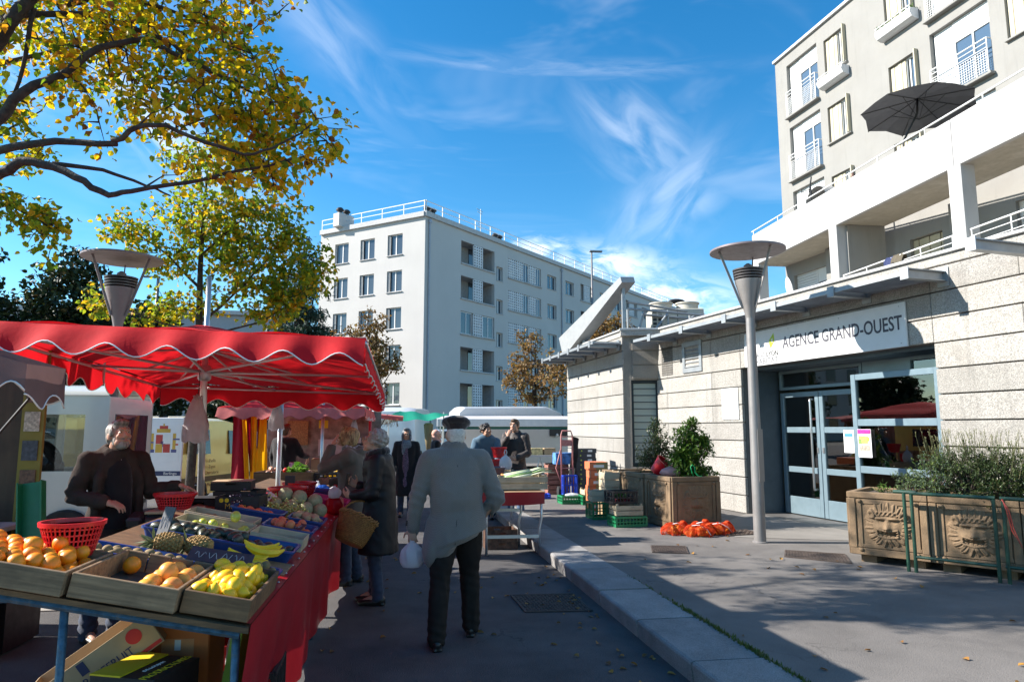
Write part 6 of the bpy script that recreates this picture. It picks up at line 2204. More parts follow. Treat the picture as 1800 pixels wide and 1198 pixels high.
# vehicles
m_tyre = M('tyre', (.02, .02, .021), .85)
m_rim = M('wheel_rim', (.45, .46, .48), .35, metal=.7)
m_trimb = M('black_trim', (.02, .02, .022), .6)
g_car = glass_mat('car_glass', (.03, .04, .05), .03)
def wheel(parent, x, y, r, side, X=None):
 mb = MB()
 T = Matrix.Translation((x, y, r)) @ Matrix.Rotation(R_(90) * side, 4, 'Y')
 mb.lathe([(r * .62, -.09), (r * .95, -.10), (r, -.07), (r, .07), (r * .95, .10), (r * .62, .09), (r * .62, -.09)], 24, X=T)
 w_ = mb.B('wheel', m_tyre, parent, smooth=40)
 mb = MB()
 mb.lathe([(r * .60, .05), (r * .66, .09), (r * .62, .095), (r * .56, .06)], 24, X=T)
 mb.lathe([(0, .07), (r * .16, .075), (r * .18, .05)], 12, X=T)
 for k in range(7):
  a = 2 * math.pi * k / 7
  mb.box((r * .38 * math.cos(a), r * .38 * math.sin(a), .055), (r * .46, r * .13, .02), (0, 0, a), X=T)
 mb.B('rim', m_rim, w_, smooth=40)
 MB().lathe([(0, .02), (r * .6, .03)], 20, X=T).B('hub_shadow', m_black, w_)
def vehicle(name, label, cat, loc, rz, prof, width, body, wheels, wr, windows, belt, tumble=.12, extra=None, roofw=None):
 t = thing(name, label, cat, loc, rz)
 hw = width / 2
 zt = max(z for _, z in prof)
 def half(z, y):
  f = max(0, (z - belt) / max(.01, zt - belt))
  ends = min(y - min(p[0] for p in prof), max(p[0] for p in prof) - y)
  return hw - tumble * f ** 1.3 - .10 * math.exp(-max(0, ends) / .12)
 n = len(prof)
 pts = []
 for i in range(n):
  a, b = Vector(prof[i]), Vector(prof[(i + 1) % n])
  m = max(1, int((b - a).length / .22))
  for k in range(m):
   pts.append(a.lerp(b, k / m))
 n = len(pts)
 cols = (-1, -.82, -.4, 0, .4, .82, 1)
 vs = []
 for p in pts:
  h = half(p.y, p.x)
  cz = sum(q.y for q in pts) / n
  for c in cols:
   bul = .035 * (1 - c * c) * (1 if p.y > cz else 0)
   inset = .035 if abs(c) == 1 else 0
   vs.append((h * c, p.x + (inset if p.x < 0 else -inset) * (1 if abs(p.x) > .5 else 0), p.y + bul - (inset if p.y > zt - .3 else 0)))
 nc = len(cols)
 fs = []
 for i in range(n):
  j = (i + 1) % n
  for c in range(nc - 1):
   fs.append((i * nc + c, i * nc + c + 1, j * nc + c + 1, j * nc + c))
 fs.append(tuple(i * nc for i in range(n)))
 fs.append(tuple(i * nc + nc - 1 for i in range(n))[::-1])
 MB().add(vs, fs).B('body', body, t, smooth=38)
 for (poly, kind) in windows:
  for sx in (-1, 1):
   if kind != 'side':
    continue
   mb = MB()
   q = [(sx * (half(z, y) + .002), y, z) for y, z in poly]
   q2 = [(sx * (half(z, y) - .03), y, z) for y, z in poly]
   k = len(poly)
   mb.add(q + q2, [tuple(range(k)), tuple(range(k, 2 * k))[::-1]] + [(i, (i + 1) % k, k + (i + 1) % k, k + i) for i in range(k)])
   mb.B('window', g_car, t)
 for (poly, kind) in windows:
  if kind == 'end':                    # (y,z) pairs low and high: windscreen or rear pane across the width
   (y0, z0), (y1, z1) = poly
   dy, dz = y1 - y0, z1 - z0
   nl = math.hypot(dy, dz)
   ny, nz = dz / nl, -dy / nl
   if (y0 + y1) / 2 < 0:
    ny, nz = -ny, -nz
   o = .045
   h0, h1 = half(z0, y0) - .10, half(z1, y1) - .10
   mb = MB()
   a = [(-h0, y0 + ny * o, z0 + nz * o), (h0, y0 + ny * o, z0 + nz * o), (h1, y1 + ny * o, z1 + nz * o), (-h1, y1 + ny * o, z1 + nz * o)]
   b = [(x, y - ny * .09, z - nz * .09) for x, y, z in a]
   mb.add(a + b, [(0, 1, 2, 3), (7, 6, 5, 4), (0, 4, 5, 1), (1, 5, 6, 2), (2, 6, 7, 3), (3, 7, 4, 0)])
   mb.B('windscreen', g_car, t)
 for y in wheels:
  for sx in (-1, 1):
   wheel(t, sx * (hw - .10), y, wr, sx)
   MB().lathe([(wr * 1.02, -.012), (wr * 1.16, -.012), (wr * 1.16, .012), (wr * 1.02, .012), (wr * 1.02, -.012)], 24, X=Matrix.Translation((sx * (hw - .004), y, wr)) @ Matrix.Rotation(R_(90), 4, 'Y')).B('wheel_arch', m_trimb, t)
 y0, y1 = min(p[0] for p in prof), max(p[0] for p in prof)
 MB().box((0, y1 - .02, .42), (width - .12, .10, .18), ch=.03).B('bumper', m_trimb, t)
 MB().box((0, y0 + .02, .42), (width - .12, .10, .18), ch=.03).B('bumper', m_trimb, t)
 for sx in (-1, 1):
  MB().sph((sx * (hw - .24), y1 - .10, .72), (.16, .09, .09), 12, 8).B('headlight', M('headlight', (.7, .72, .74), .15), t, smooth=True)
  MB().box((sx * (hw - .10), y0 + .03, .85), (.10, .07, .26), ch=.02).B('tail_light', M('tail_lamp', (.35, .01, .01), .25), t)
  MB().sph((sx * (hw + .08), y1 * .42, belt + .12), (.09, .05, .08), 10, 6).B('mirror', body, t, smooth=True)
 return t
car_prof = [(-2.0, .30), (-2.05, .60), (-1.95, .95), (-1.65, 1.05), (-1.25, 1.42), (-.6, 1.50), (.1, 1.48), (.5, 1.36), (1.05, 1.0), (1.75, .82), (2.02, .62), (2.05, .30)]
car_win = [([(-1.45, 1.06), (-1.12, 1.36), (-.62, 1.41), (-.58, 1.04)], 'side'), ([(-.52, 1.04), (-.55, 1.41), (.05, 1.40), (.42, 1.30), (.86, 1.0)], 'side'), ([(.98, 1.02), (.52, 1.34)], 'end'), ([(-1.66, 1.06), (-1.28, 1.38)], 'end')]
paint = lambda k, c: M(k, c, .3, metal=.2, var=.03, coat=.6)
hatch_prof = [(-1.95, .30), (-2.0, .62), (-1.92, 1.0), (-1.70, 1.40), (-1.2, 1.54), (-.2, 1.56), (.5, 1.42), (1.15, 1.05), (1.75, .88), (2.0, .66), (2.02, .30)]
hatch_win = [([(-1.62, 1.08), (-1.5, 1.38), (-.75, 1.46), (-.70, 1.05)], 'side'), ([(-.64, 1.05), (-.68, 1.46), (.05, 1.45), (.45, 1.35), (.95, 1.03)], 'side'), ([(1.08, 1.08), (.55, 1.39)], 'end'), ([(-1.86, 1.05), (-1.70, 1.38)], 'end')]
vehicle('parked_car', 'silver blue hatchback parked beyond the woman in the patterned scarf', 'car', (-.5, 44, 0), R_(118), hatch_prof, 1.75, paint('silver_blue_paint', (.32, .40, .52)), (-1.25, 1.3), .32, hatch_win, .95)
vehicle('parked_car', 'pale blue car parked behind the silver blue hatchback', 'car', (1.6, 42.5, 0), R_(112), hatch_prof, 1.75, paint('pale_blue_paint', (.42, .50, .62)), (-1.25, 1.3), .32, hatch_win, .95)
vehicle('parked_car', 'white hatchback parked far behind the canopy beside the van door', 'car', (-21.5, 44, 0), R_(-60), hatch_prof, 1.75, paint('white_car_paint', (.62, .63, .65)), (-1.25, 1.3), .32, hatch_win, .95)
vehicle('parked_car', 'white estate car parked next to the white hatchback', 'car', (-18.2, 44, 0), R_(-60), hatch_prof, 1.75, paint('white_car_paint', (.62, .63, .65)), (-1.25, 1.3), .32, hatch_win, .95)
vehicle('parked_car', 'dark grey car parked far behind beside the curtain', 'car', (-15.0, 44, 0), R_(-55), car_prof, 1.75, paint('dark_car_paint', (.05, .06, .08)), (-1.25, 1.3), .32, car_win, .95)
van_prof = [(-1.95, .32), (-2.0, .9), (-1.92, 1.70), (-1.70, 1.82), (-.3, 1.84), (.35, 1.74), (1.05, 1.12), (1.75, .95), (2.02, .70), (2.05, .32)]
van_win = [([(-1.55, 1.14), (-1.52, 1.60), (-.85, 1.62), (-.85, 1.12)], 'side'), ([(-.15, 1.10), (-.15, 1.60), (.25, 1.58), (.88, 1.08)], 'side'), ([(1.02, 1.16), (.40, 1.68)], 'end')]
m_yvan = paint('pale_yellow_paint', (.74, .52, .12))
yv = vehicle('yellow_van', 'pale yellow van with open white rear doors parked behind the seller', 'van', (-4.62, 16.2, 0), R_(-18), van_prof, 1.72, m_yvan, (-1.3, 1.32), .32, van_win, 1.0, .10)
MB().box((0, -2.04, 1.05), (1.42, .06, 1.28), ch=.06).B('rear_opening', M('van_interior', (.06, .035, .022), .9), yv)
MB().box((0, -1.995, 1.06), (1.58, .04, 1.44), ch=.05).B('rear_frame', m_yvan, yv)
door = MB().box((0, 0, .74), (.72, .045, 1.42), ch=.05).B('rear_door', M('white_door', (.70, .70, .72), .4, var=.03), yv)
door.matrix_basis = Matrix.Translation((.68, -2.10, .40)) @ Matrix.Rotation(R_(10), 4, 'Z')
MB().box((0, -.026, .40), (.70, .006, .085)).B('stripe', M('navy_print'), door)
lettering('Berlingo', .075, m_wht, door, (.16, -.0305, .40), RT, depth=.001)
mc = [M('crest_gold', (.55, .33, .04), .5), M('crest_red', (.45, .04, .03), .5), M('crest_blue', (.08, .08, .22), .5), m_wht]
cz = 1.0
for k, (x, z, w_, h, c) in enumerate([(-.085, cz + .04, .13, .17, 1), (.06, cz + .04, .13, .17, 3), (-.085, cz - .13, .13, .16, 0), (.06, cz - .13, .13, .16, 1), (-.01, cz - .05, .09, .11, 2), (-.22, cz, .06, .30, 0), (.20, cz, .06, .30, 0), (-.01, cz + .20, .26, .07, 0), (-.01, cz + .265, .16, .06, 1), (-.01, cz + .31, .03, .05, 0), (-.25, cz - .02, .12, .03, 2), (.24, cz + .04, .12, .03, 2), (-.25, cz + .06, .08, .03, 1), (.24, cz - .06, .08, .03, 1), (-.22, cz - .18, .1, .06, 2), (.20, cz - .18, .1, .06, 2)]):
 MB().box((x, -.024 - .0007 * (k % 4), z), (w_, .005, h), ch=.002).B('emblem', mc[c], door)
MB().box((0, -.023, .985), (.60, .004, .72), ch=.002).B('door_panel', M('white_door'), door)
d2 = MB().box((0, 0, .74), (.045, .75, 1.42), ch=.05).B('rear_door', m_yvan, yv)
d2.matrix_basis = Matrix.Translation((-.84, -2.42, .40)) @ Matrix.Rotation(R_(-8), 4, 'Z')
X_ = Matrix.Translation((.863, 0, 0)) @ Matrix.Rotation(R_(90), 4, 'Z')
for k, tx in enumerate(('Paella', 'Tapas', 'Charcuterie', 'Specialites', 'Maison')):
 o = lettering(tx, .10, M('brown_print', (.22, .10, .02), .6), yv, (0, 0, 0), RT, depth=.001, align='CENTER')
 o.matrix_basis = X_ @ Matrix.Translation((-1.2 + .4, 0.0, .98 - .12 * k)) @ RX90
MB().box((.86, -.4, .62), (.02, 3.0, .10)).B('side_stripe', M('olive_stripe', (.16, .11, .03), .6), yv)
m_wvan = paint('cream_white_paint', (.66, .64, .58))
t = thing('white_minibus', 'old white minibus with wide open door behind the brown awning', 'van', (-5.2, 9.3, 0))
hs_ = [(-.50, -.24, 1.25, 1.78), (-.10, .62, .42, 1.88), (.70, 1.18, 1.12, 1.82)]
mb = MB()
wall_holes(mb, -1.6, 1.45, .35, 2.06, hs_, .06, 0)
mb.B('side_panel', m_wvan, t)
mb = MB()
wall_holes(mb, -1.6, 1.45, .35, 2.06, [(-.6, .15, 1.15, 1.8), (.25, .65, 1.1, 1.85), (.75, 1.2, 1.12, 1.82)], .06, 1.5)
mb.B('side_panel', m_wvan, t)
mb = MB()
mb.grid(lambda a, b: (-1.6 + 3.05 * b, .75 - .78 * math.cos(math.pi * a), 2.06 + .16 * math.sin(math.pi * a)), 14, 4)
mb.B('roof', m_wvan, t, smooth=True)
MB().box((1.43, .75, 1.2), (.04, 1.46, 1.7), ch=.01).B('end_panel', m_wvan, t)
MB().box((1.452, .75, 1.52), (.012, 1.1, .62), ch=.004).B('end_window', g_car, t)
MB().box((1.455, .75, 1.12), (.012, .5, .12), ch=.003).B('number_plate', m_wht, t)
for yy in (.14, 1.36):
 MB().box((1.455, yy, .95), (.03, .12, .32), ch=.01).B('tail_light', M('tail_lamp', (.35, .01, .01), .25), t)
MB().box((1.47, .75, .42), (.10, 1.5, .16), ch=.02).B('bumper', m_trimb, t)
for a, b, c, d in (hs_[0], hs_[2]):
 MB().box(((a + b) / 2, .03, (c + d) / 2), (b - a, .006, d - c)).B('window', clear_glass('van_glass'), t)
for a, b, c, d in ((-.6, .15, 1.15, 1.8), (.25, .65, 1.1, 1.85), (.75, 1.2, 1.12, 1.82)):
 MB().box(((a + b) / 2, 1.53, (c + d) / 2), (b - a, .006, d - c)).B('window', clear_glass('van_glass'), t)
MB().box((-.05, .75, .62), (3.0, 1.4, .06)).B('floor', m_black, t)
MB().box((.2, .75, .95), (.5, 1.0, .6), ch=.08).B('seat', m_black, t)
MB().tube([(.55, .45, 1.15), (.66, .45, 1.35)], .02, 6).B('steering_column', m_black, t)
MB().lathe([(.18, -.012), (.2, 0), (.18, .012), (.16, 0), (.18, -.012)], 18, X=Matrix.Translation((.62, .45, 1.32)) @ Matrix.Rotation(R_(60), 4, 'Y')).B('steering_wheel', m_black, t, smooth=True)
MB().box((-.38, -.006, .88), (.14, .006, .24)).B('sticker', M('sticker_print', (.5, .5, .5), .6, var=.7, scale=30), t)
for x in (-1.0, 1.05):
 mb = MB()
 T = Matrix.Translation((x, .02, .33)) @ RX90
 mb.lathe([(.2, -.09), (.31, -.10), (.33, -.07), (.33, .07), (.31, .10), (.2, .09), (.2, -.09)], 24, X=T)
 w_ = mb.B('wheel', m_tyre, t, smooth=40)
 MB().lathe([(0, .07), (.12, .08), (.2, .06)], 20, X=T).B('rim', m_rim, w_, smooth=40)
t = thing('notice_board', 'white notice panels with red arrow seen through the minibus window', 'sign', (-5.2, 15.6, 0))
for k, x in enumerate((-.32, .32)):
 MB().box((x, 0, 1.35), (.45, .04, 1.1), ch=.006).B('panel', m_wht, t)
 mb = MB()
 mb.prism([(-.1, 0), (0, .07), (0, .03), (.1, .03), (.1, -.03), (0, -.03), (0, -.07)], -.022, -.026, lambda u, v, h: (u + x, h, v + 1.65))
 mb.B('arrow', m_redp, t)
 MB().box((x, .0, .4), (.05, .05, .8)).B('post', m_zinc, t)
# second stall with striped curtain
m_pink = cloth_mat('faded_red_canvas', (.60, .16, .15), .30, var=.15, scale=4, bump=.3, bscale=14)
st2 = thing('market_canopy', 'faded pink red market canopy with ruffled edge behind the first stall', 'canopy', (-1.9, 13.5, 0))
so = Vector((-1.9, 13.5, 0))
def p_z(x, y):
 return 1.99 + .0 * x
mb = MB()
mb.grid(lambda a, b: tuple(Vector((-3.15 + 2.4 * a, 11.95 + 3.0 * b, 1.99 + .36 * min(1, 2 * min(a, 1 - a), 2 * min(b, 1 - b)) + .012 * math.sin(a * 22))) - so), 26, 20)
mb.B('roof_cloth', m_redc, st2, smooth=True, fix=False)
valance(st2, (-3.15, 11.95, 0), (-.75, 11.95, 0), p_z, .17, .30, .028, m_pink, so, (0, -1, 0), ph=.4, flare=.05, pipmat=M('dark_piping', (.30, .05, .05), .7), out=.10)
valance(st2, (-.75, 11.95, 0), (-.75, 14.95, 0), p_z, .17, .30, .028, m_pink, so, (1, 0, 0), ph=.4, flare=.03)
valance(st2, (-3.15, 14.95, 0), (-.75, 14.95, 0), p_z, .17, .30, .028, m_redc, so, (0, 1, 0), ph=.4, flare=.03)
MB().tube([(.42, -1.3, 0), (.42, -1.3, 2.2)], .028, 10).B('mast', m_alu, st2, smooth=True)
MB().tube([(1.1, .9, 0), (1.1, .9, 2.1)], .03, 10).B('mast', M('red_pole', (.45, .02, .03), .4), st2, smooth=True)
t = thing('canopy_mast', 'plain aluminium mast carrying the pinkish plastic bags', 'mast', (-1.52, 8.5, 0))
MB().tube([(0, 0, 0), (0, 0, 2.06)], .028, 12).B('tube', m_alu, t, smooth=True)
MB().lathe([(.10, 0), (.10, .015), (.035, .02), (.035, .08)], 16).B('foot', m_alu, t, smooth=40)
cu = thing('striped_curtain', 'dark red and yellow striped curtain hanging beside the yellow van', 'curtain', (-2.72, 12.6, 0))
m_cred = cloth_mat('curtain_red', (.30, .006, .02), .2, bump=.1)
m_cyel = cloth_mat('curtain_yellow', (.92, .46, .008), .5, bump=.1)
def strip(x0, x1, x2, x3, zt, zb, mat, y=0., nm='stripe'):
 mb = MB()
 mb.grid(lambda a, b: (x0 + (x1 - x0) * a + (x2 - x0 + (x3 - x1 - x2 + x0) * a) * b, y + .035 * math.sin(a * 6 + x0 * 20 + b * 2), zt + (zb - zt) * b), 10, 8)
 mb.B(nm, mat, cu, smooth=True, fix=False)
strip(-.33, -.20, -.33, -.06, 1.96, .62, m_cred)
strip(-.205, -.12, -.07, .00, 1.96, .62, m_cyel, -.012)
strip(-.125, -.02, -.01, .02, 1.96, .90, m_cred, .01)
strip(-.03, .07, -.005, .10, 1.96, .60, m_cyel, -.01)
strip(.06, .12, .09, .12, 1.96, 1.3, m_cred, .005)
strip(.11, .22, .07, .30, 1.96, .60, m_cyel, -.005)
st = thing('stall_counter', 'cluttered dark counter at the back of the second stall', 'counter', (-1.75, 14.0, 0))
MB().box((0, 0, .80), (1.9, .6, .05), ch=.01).B('top', m_brown, st)
MB().box((0, .25, .4), (1.85, .04, .78)).B('front', m_ply, st)
MB().box((0, .9, 1.35), (2.3, .05, 1.3)).B('back_wall', M('stall_back', (.20, .19, .16), .9, var=.5, scale=6), st)
MB().box((-.55, .84, 1.55), (.42, .03, .5)).B('wicker_panel', M('wicker_panel', (.26, .17, .07), .8, var=.5, scale=60), st)
MB().box((.15, .84, 1.25), (.55, .03, .34)).B('grey_board', M('grey_board', (.42, .42, .42), .8), st)
MB().box((.62, .8, 1.32), (.2, .06, .5)).B('shelf_unit', m_black, st)
for k in range(3):
 MB().box((.78, .5, .92 + .2 * k), (.36, .3, .03)).B('shelf', m_black, st)
 for j in range(4):
  MB().box((.66 + .085 * j, .42, 1.0 + .2 * k), (.06, .08, .12), ch=.01).B('jar', M('jar_%d' % ((k + j) % 3), [(.5, .48, .45), (.35, .22, .10), (.55, .55, .6)][(k + j) % 3], .4), st)
carton('plain brown carton on the second stall counter', (-1.62, 13.7, .83), (.42, .3, .24), 0, m_card, openb=False)
carton('magenta fruit carton with pictures on the second stall table', (-1.95, 12.35, .80), (.22, .2, .14), 0, m_mag, openb=False, holes=False)
carton('patterned pink carton above the magenta one', (-1.95, 12.4, .94), (.18, .16, .12), R_(8), M('pink_pattern', (.5, .22, .3), .6, var=.8, scale=25), openb=False, holes=False)
t = thing('water_bottle', 'clear water bottle standing beside the magenta carton', 'bottle', (-2.18, 12.3, .80))
MB().lathe([(0, 0), (.035, 0), (.037, .02), (.036, .16), (.02, .20), (.013, .22), (.013, .24)], 14).B('body', M('bottle_plastic', (.55, .6, .62), .1, trans=.6), t, smooth=40)
MB().lathe([(.0365, .06), (.038, .06), (.038, .12), (.0365, .12)], 14).B('label_band', M('bottle_label', (.4, .3, .3), .6), t)
MB().lathe([(.015, .235), (.015, .255), (0, .255)], 10).B('cap', m_wht, t)
st3 = thing('stall_table', 'low metal table under the magenta carton in the second stall', 'table', (-1.8, 12.3, 0))
MB().box((0, 0, .78), (1.5, .5, .03), ch=.005).B('top', m_gtube, st3)
for sx in (-1, 1):
 for sy in (-1, 1):
  MB().box((sx * .7, sy * .2, .38), (.03, .03, .77)).B('leg', m_gtube, st3)
for k in range(6):
 one(me_lemon, 'lemon', 'yellow fruit on the dark tray in the second stall', 'fruit', (-1.45 + .07 * k, 12.35, .83), 1.1, 'yellow fruit in the second stall')
tag(MB().box((0, 0, 0), (.16, .01, .14)).B('price_card', m_yel, loc=(-1.55, 12.9, 1.72)), 'bright yellow price card hanging in the second stall', 'price tag')
hanging_bag((-.95, 12.2, 1.78), .17, .34, 'straw carrier bags hanging near the red pole', 15)
aw2 = thing('red_awning', 'small faded red awning sheet reaching over the road behind the customers', 'awning', (-.7, 16.4, 0))
mb = MB()
mb.grid(lambda a, b: (-.55 + 1.1 * a, -.7 + 1.5 * b, 2.0 - .10 * a + .03 * math.sin(6 * b)), 8, 8)
mb.grid(lambda a, b: (-.55 + 1.1 * a, -.70, 2.0 - .10 * a - .09 * b), 8, 3)
mb.B('cloth', m_pink, aw2, smooth=True, fix=False)
MB().tube([(-.5, .7, 0), (-.5, .7, 2.0)], .025, 8).B('post', m_alu, aw2)
MB().tube([(-.2, -.6, 1.98), (-.62, -.55, 1.3)], .012, 6).B('stay', m_black, aw2)
MB().tube([(.2, -.6, 1.96), (-.15, -.55, 1.3)], .012, 6).B('stay', m_black, aw2)
mb = MB()
r_ = random.Random(2)
for k in range(70):
 p = Vector((r_.uniform(-.15, .3), -.72, r_.uniform(1.72, 1.88)))
 add_leaf(mb, p, Vector((r_.uniform(-.4, .4), r_.uniform(-.2, .2), -1)), Vector((1, 0, 0)), .09, .04)
o = mb.B('pepper_string', leaf_mat('dried_pepper', [(0, (.30, .05, .02)), (.5, (.35, .14, .03)), (1, (.16, .05, .02))], .2), loc=(-.55, 16.4, 0), fix=False)
tag(o, 'string of dried peppers hanging from the small red awning', 'peppers')
gt = thing('green_tarpaulin', 'green tarpaulin sheet stretched above the far stall', 'tarpaulin', (.1, 20.5, 0))
mb = MB()
mb.grid(lambda a, b: (-.75 + 1.5 * a + .35 * b, -.5 + 1.6 * b, 1.92 + .28 * b * (1 - .3 * a) - .05 * math.sin(math.pi * a) + .03 * math.sin(14 * a + 4 * b)), 24, 12)
mb.B('sheet', cloth_mat('green_tarp', (.01, .32, .20), .35, bump=.2, bscale=16, rough=.5), gt, smooth=True, fix=False)
for x, y, h in ((-.7, -.45, 1.92), (.78, -.45, 1.9), (.95, 1.05, 2.15)):
 MB().tube([(x, y, 0), (x, y, h)], .02, 8).B('pole', m_alu, gt)
mb = MB()
mb.grid(lambda a, b: (-1.5 + 1.2 * a, -.3 + .1 * math.sin(5 * a), 1.92 - .22 * b * (1 - a * .6) + .03 * math.sin(9 * a)), 12, 5)
o = mb.B('grey_cloth', cloth_mat('dirty_cloth', (.40, .38, .33), .3, bump=.4), gt, smooth=True, fix=False)
mb = MB()
mb.lathe([(.05, 0), (.10, .3), (.14, .75), (.08, .8)], 12, (.45, -.2, 1.0))
mb.B('rolled_cloth', cloth_mat('khaki_cloth', (.26, .20, .11), .2, bump=.5), gt, smooth=True)
# white vans with awning at the end of the street
big_prof = [(-2.6, .34), (-2.65, 1.2), (-2.6, 2.25), (-2.4, 2.42), (.9, 2.46), (1.45, 2.25), (2.15, 1.35), (2.75, 1.12), (2.9, .8), (2.9, .34)]
big_win = [([(.95, 1.35), (.95, 2.0), (1.35, 2.0), (1.85, 1.35)], 'side'), ([(2.12, 1.42), (1.52, 2.15)], 'end')]
vehicle('white_van', 'tall white delivery van standing behind the long white awning', 'van', (4.2, 26.6, 0), R_(-80), big_prof, 1.95, paint('white_van_paint', (.66, .67, .68)), (-1.7, 1.9), .36, big_win, 1.25, .10)
vehicle('white_van', 'white van with roof tail lamps partly hidden by the man in the beret', 'van', (-.2, 29.5, 0), R_(-10), big_prof, 1.95, paint('white_van_paint', (.66, .67, .68)), (-1.7, 1.9), .36, big_win, 1.25, .10)
wa = thing('white_awning', 'long white awning with flat front board over the far stall', 'awning', (3.3, 23.4, 0))
MB().box((.2, -.4, 1.83), (5.2, .05, .26), ch=.01).B('front_board', M('awning_white', (.70, .71, .70), .6, var=.06), wa)
mb = MB()
mb.grid(lambda a, b: (-2.4 + 5.2 * a, -.4 + 2.4 * b, 1.95 + .15 * b), 10, 6)
mb.B('roof_cloth', m_wlin, wa, fix=False)
MB().box((.2, -.36, 1.66), (5.1, .02, .10)).B('green_strip', M('green_strip', (.015, .11, .08), .7), wa)
for x in (-2.2, .4, 2.7):
 MB().tube([(x, -.2, 0), (x, -.2, 1.9)], .03, 8).B('post', m_alu, wa)
ct = thing('trestle_table', 'long trestle table with cartons under the white awning', 'table', (3.6, 21.8, 0))
MB().box((0, 0, .78), (2.6, .8, .04)).B('top', m_wlin, ct)
for x in (-1.0, -.3, .5, 1.1):
 MB().tube([(x - .2, -.3, 0), (x, -.3, .76)], .02, 6).B('leg', m_alu, ct)
 MB().tube([(x + .2, -.3, 0), (x, -.3, .76)], .02, 6).B('leg', m_alu, ct)
for k in range(5):
 carton(['first', 'second', 'third', 'fourth', 'fifth'][k] + ' pale printed carton from the man in brown on the trestle table', (2.75 + .42 * k, 21.7, .80), (.36, .3, .22), 0, [M('cream_print', (.55, .45, .22), .6, var=.4, scale=12), m_card2, M('cream_print')][k % 3], openb=False, holes=False)
# vegetable table in the middle of the road
vt_ = thing('vegetable_trestle', 'trestle table with red cloth edge and bent metal legs by the kerb', 'table', (1.36, 10.4, 0))
vo = Vector((1.36, 10.4, 0))
MB().box((0, 0, .80), (.86, 2.7, .03), ch=.004).B('top', m_brown2, vt_)
mb = MB()
mb.grid(lambda a, b: (-.42 + .84 * a, -1.362 - .01 * math.sin(8 * a) * b, .815 - (.17 - .02 * (2 * a - 1) ** 2) * b), 16, 5)
mb.B('cloth_edge', m_redv, vt_, smooth=True, fix=False)
mb = MB()
mb.grid(lambda a, b: (-.436 - .01 * b, -1.36 + 2.7 * a, .815 - .16 * b), 16, 5)
mb.B('cloth_edge', m_redv, vt_, smooth=True, fix=False)
for (x, y) in ((-.34, -1.28), (.36, -1.3), (-.34, 1.2), (.36, 1.2), (-.30, -.55), (.20, -.6)):
 MB().tube([(x, y, 0), (x, y, .34), (x + (.03 if x > 0 else 0), y, .48), (x + (.03 if x > 0 else 0), y, .79)], .018, 8).B('leg', m_alu, vt_, smooth=True)
for (p, q) in (((-.34, -1.28, .24), (.36, -1.3, .24)), ((-.30, -.55, .50), (.20, -.6, .50)), ((-.30, -.55, .66), (.2, -.6, .66))):
 MB().beam(p, q, .03, .04).B('cross_bar', m_alu, vt_)
wcrate('long pale wooden crate of leeks on the red edged table', (1.52, 9.50, .82), (.70, .42, .18), R_(2), nb=2)
m_leek = M('leek_green', (.16, .28, .08), .6, var=.5, scale=20)
for k in range(9):
 y = 9.36 + .034 * k
 mb = MB()
 mb.tube([(0, 0, 0), (.2, 0, .02), (.36, .01, .03)], [.016, .018, .022], 8)
 mb.tube([(.34, .01, .03), (.5, .03 * (k % 3 - 1), .06), (.66, .06 * (k % 3 - 1), .04)], [.024, .026, .008], 6, sq=.3)
 o = mb.B('leek', [M('leek_white', (.55, .58, .40), .5), m_leek][k % 2], smooth=True, loc=(1.32, y, .96 + .02 * (k % 3)), rz=(0, R_(-4), R_(4 * (k % 4))))
 tag(o, 'green leek lying in the long pale crate', 'leek', 'leeks in the crate')
wcrate('pale crate of carrots behind the leeks', (1.46, 10.1, .82), (.56, .40, .12), R_(-3), nb=2)
m_car = M('carrot_orange', (.62, .20, .03), .5, var=.2)
for k in range(22):
 mb = MB()
 mb.tube([(0, 0, 0), (.08, 0, .004), (.17, 0, 0)], [.017, .013, .003], 7)
 o = mb.B('carrot', m_car, smooth=True, loc=(1.25 + .04 * (k % 9) + .01 * (k // 9), 9.95 + .1 * (k // 7), .93 + .02 * (k % 3)), rz=(0, R_(8), R_(-30 + 17 * (k % 5))))
 tag(o, 'orange carrot heaped in the crate behind the leeks', 'carrot', 'carrots behind the leeks')
carton('black fruit carton with round label at the table corner', (1.02, 9.45, .82), (.26, .36, .13), 0, m_blkbox)
t = thing('parsley', 'bunches of green parsley hanging over the table corner', 'herbs', (.98, 9.2, .80))
gm = leaf_mat('parsley_green', [(0, (.04, .12, .015)), (1, (.10, .22, .03))], .3)
bush(t, (.0, 0, -.08), (.16, .12, .22), 110, 9, .03, .02, gm, 5, m_glossy, .3, .3)
bush(t, (.05, .25, .12), (.2, .25, .10), 90, 9, .035, .022, gm, 6, m_glossy, 0, .3)
ptray('dark_tub', 'dark blue tub above the parsley on the red edged table', .95, 1.45, 10.35, 10.75, .16, M('dark_blue_tub', (.035, .035, .06), .4), z0=.90, cat='tub')
carton('printed low carton stack under the red edged table', (1.28, 9.75, .10), (.42, .36, .16), R_(5), M('brown_print_box', (.10, .05, .03), .6, var=.8, scale=14))
carton('second printed low carton beneath the table', (1.28, 9.75, .0), (.44, .38, .10), R_(2), M('brown_print_box'))
soft_bag('white carrier bag held in front of the man in the brown jacket', (1.62, 11.62, .95), (.22, .16, .26), m_bagw, 9)
basket((1.48, 11.75, .95), .09, .12, .17, 'tall red basket on the table before the man in the blue shirt')
basket((1.55, 11.95, 1.14), .09, .135, .18, 'upper red basket beside the man in the brown jacket')
wcrate('pale crate carrying the red baskets at the far table end', (1.45, 11.75, .82), (.6, .45, .12), 0, nb=2)
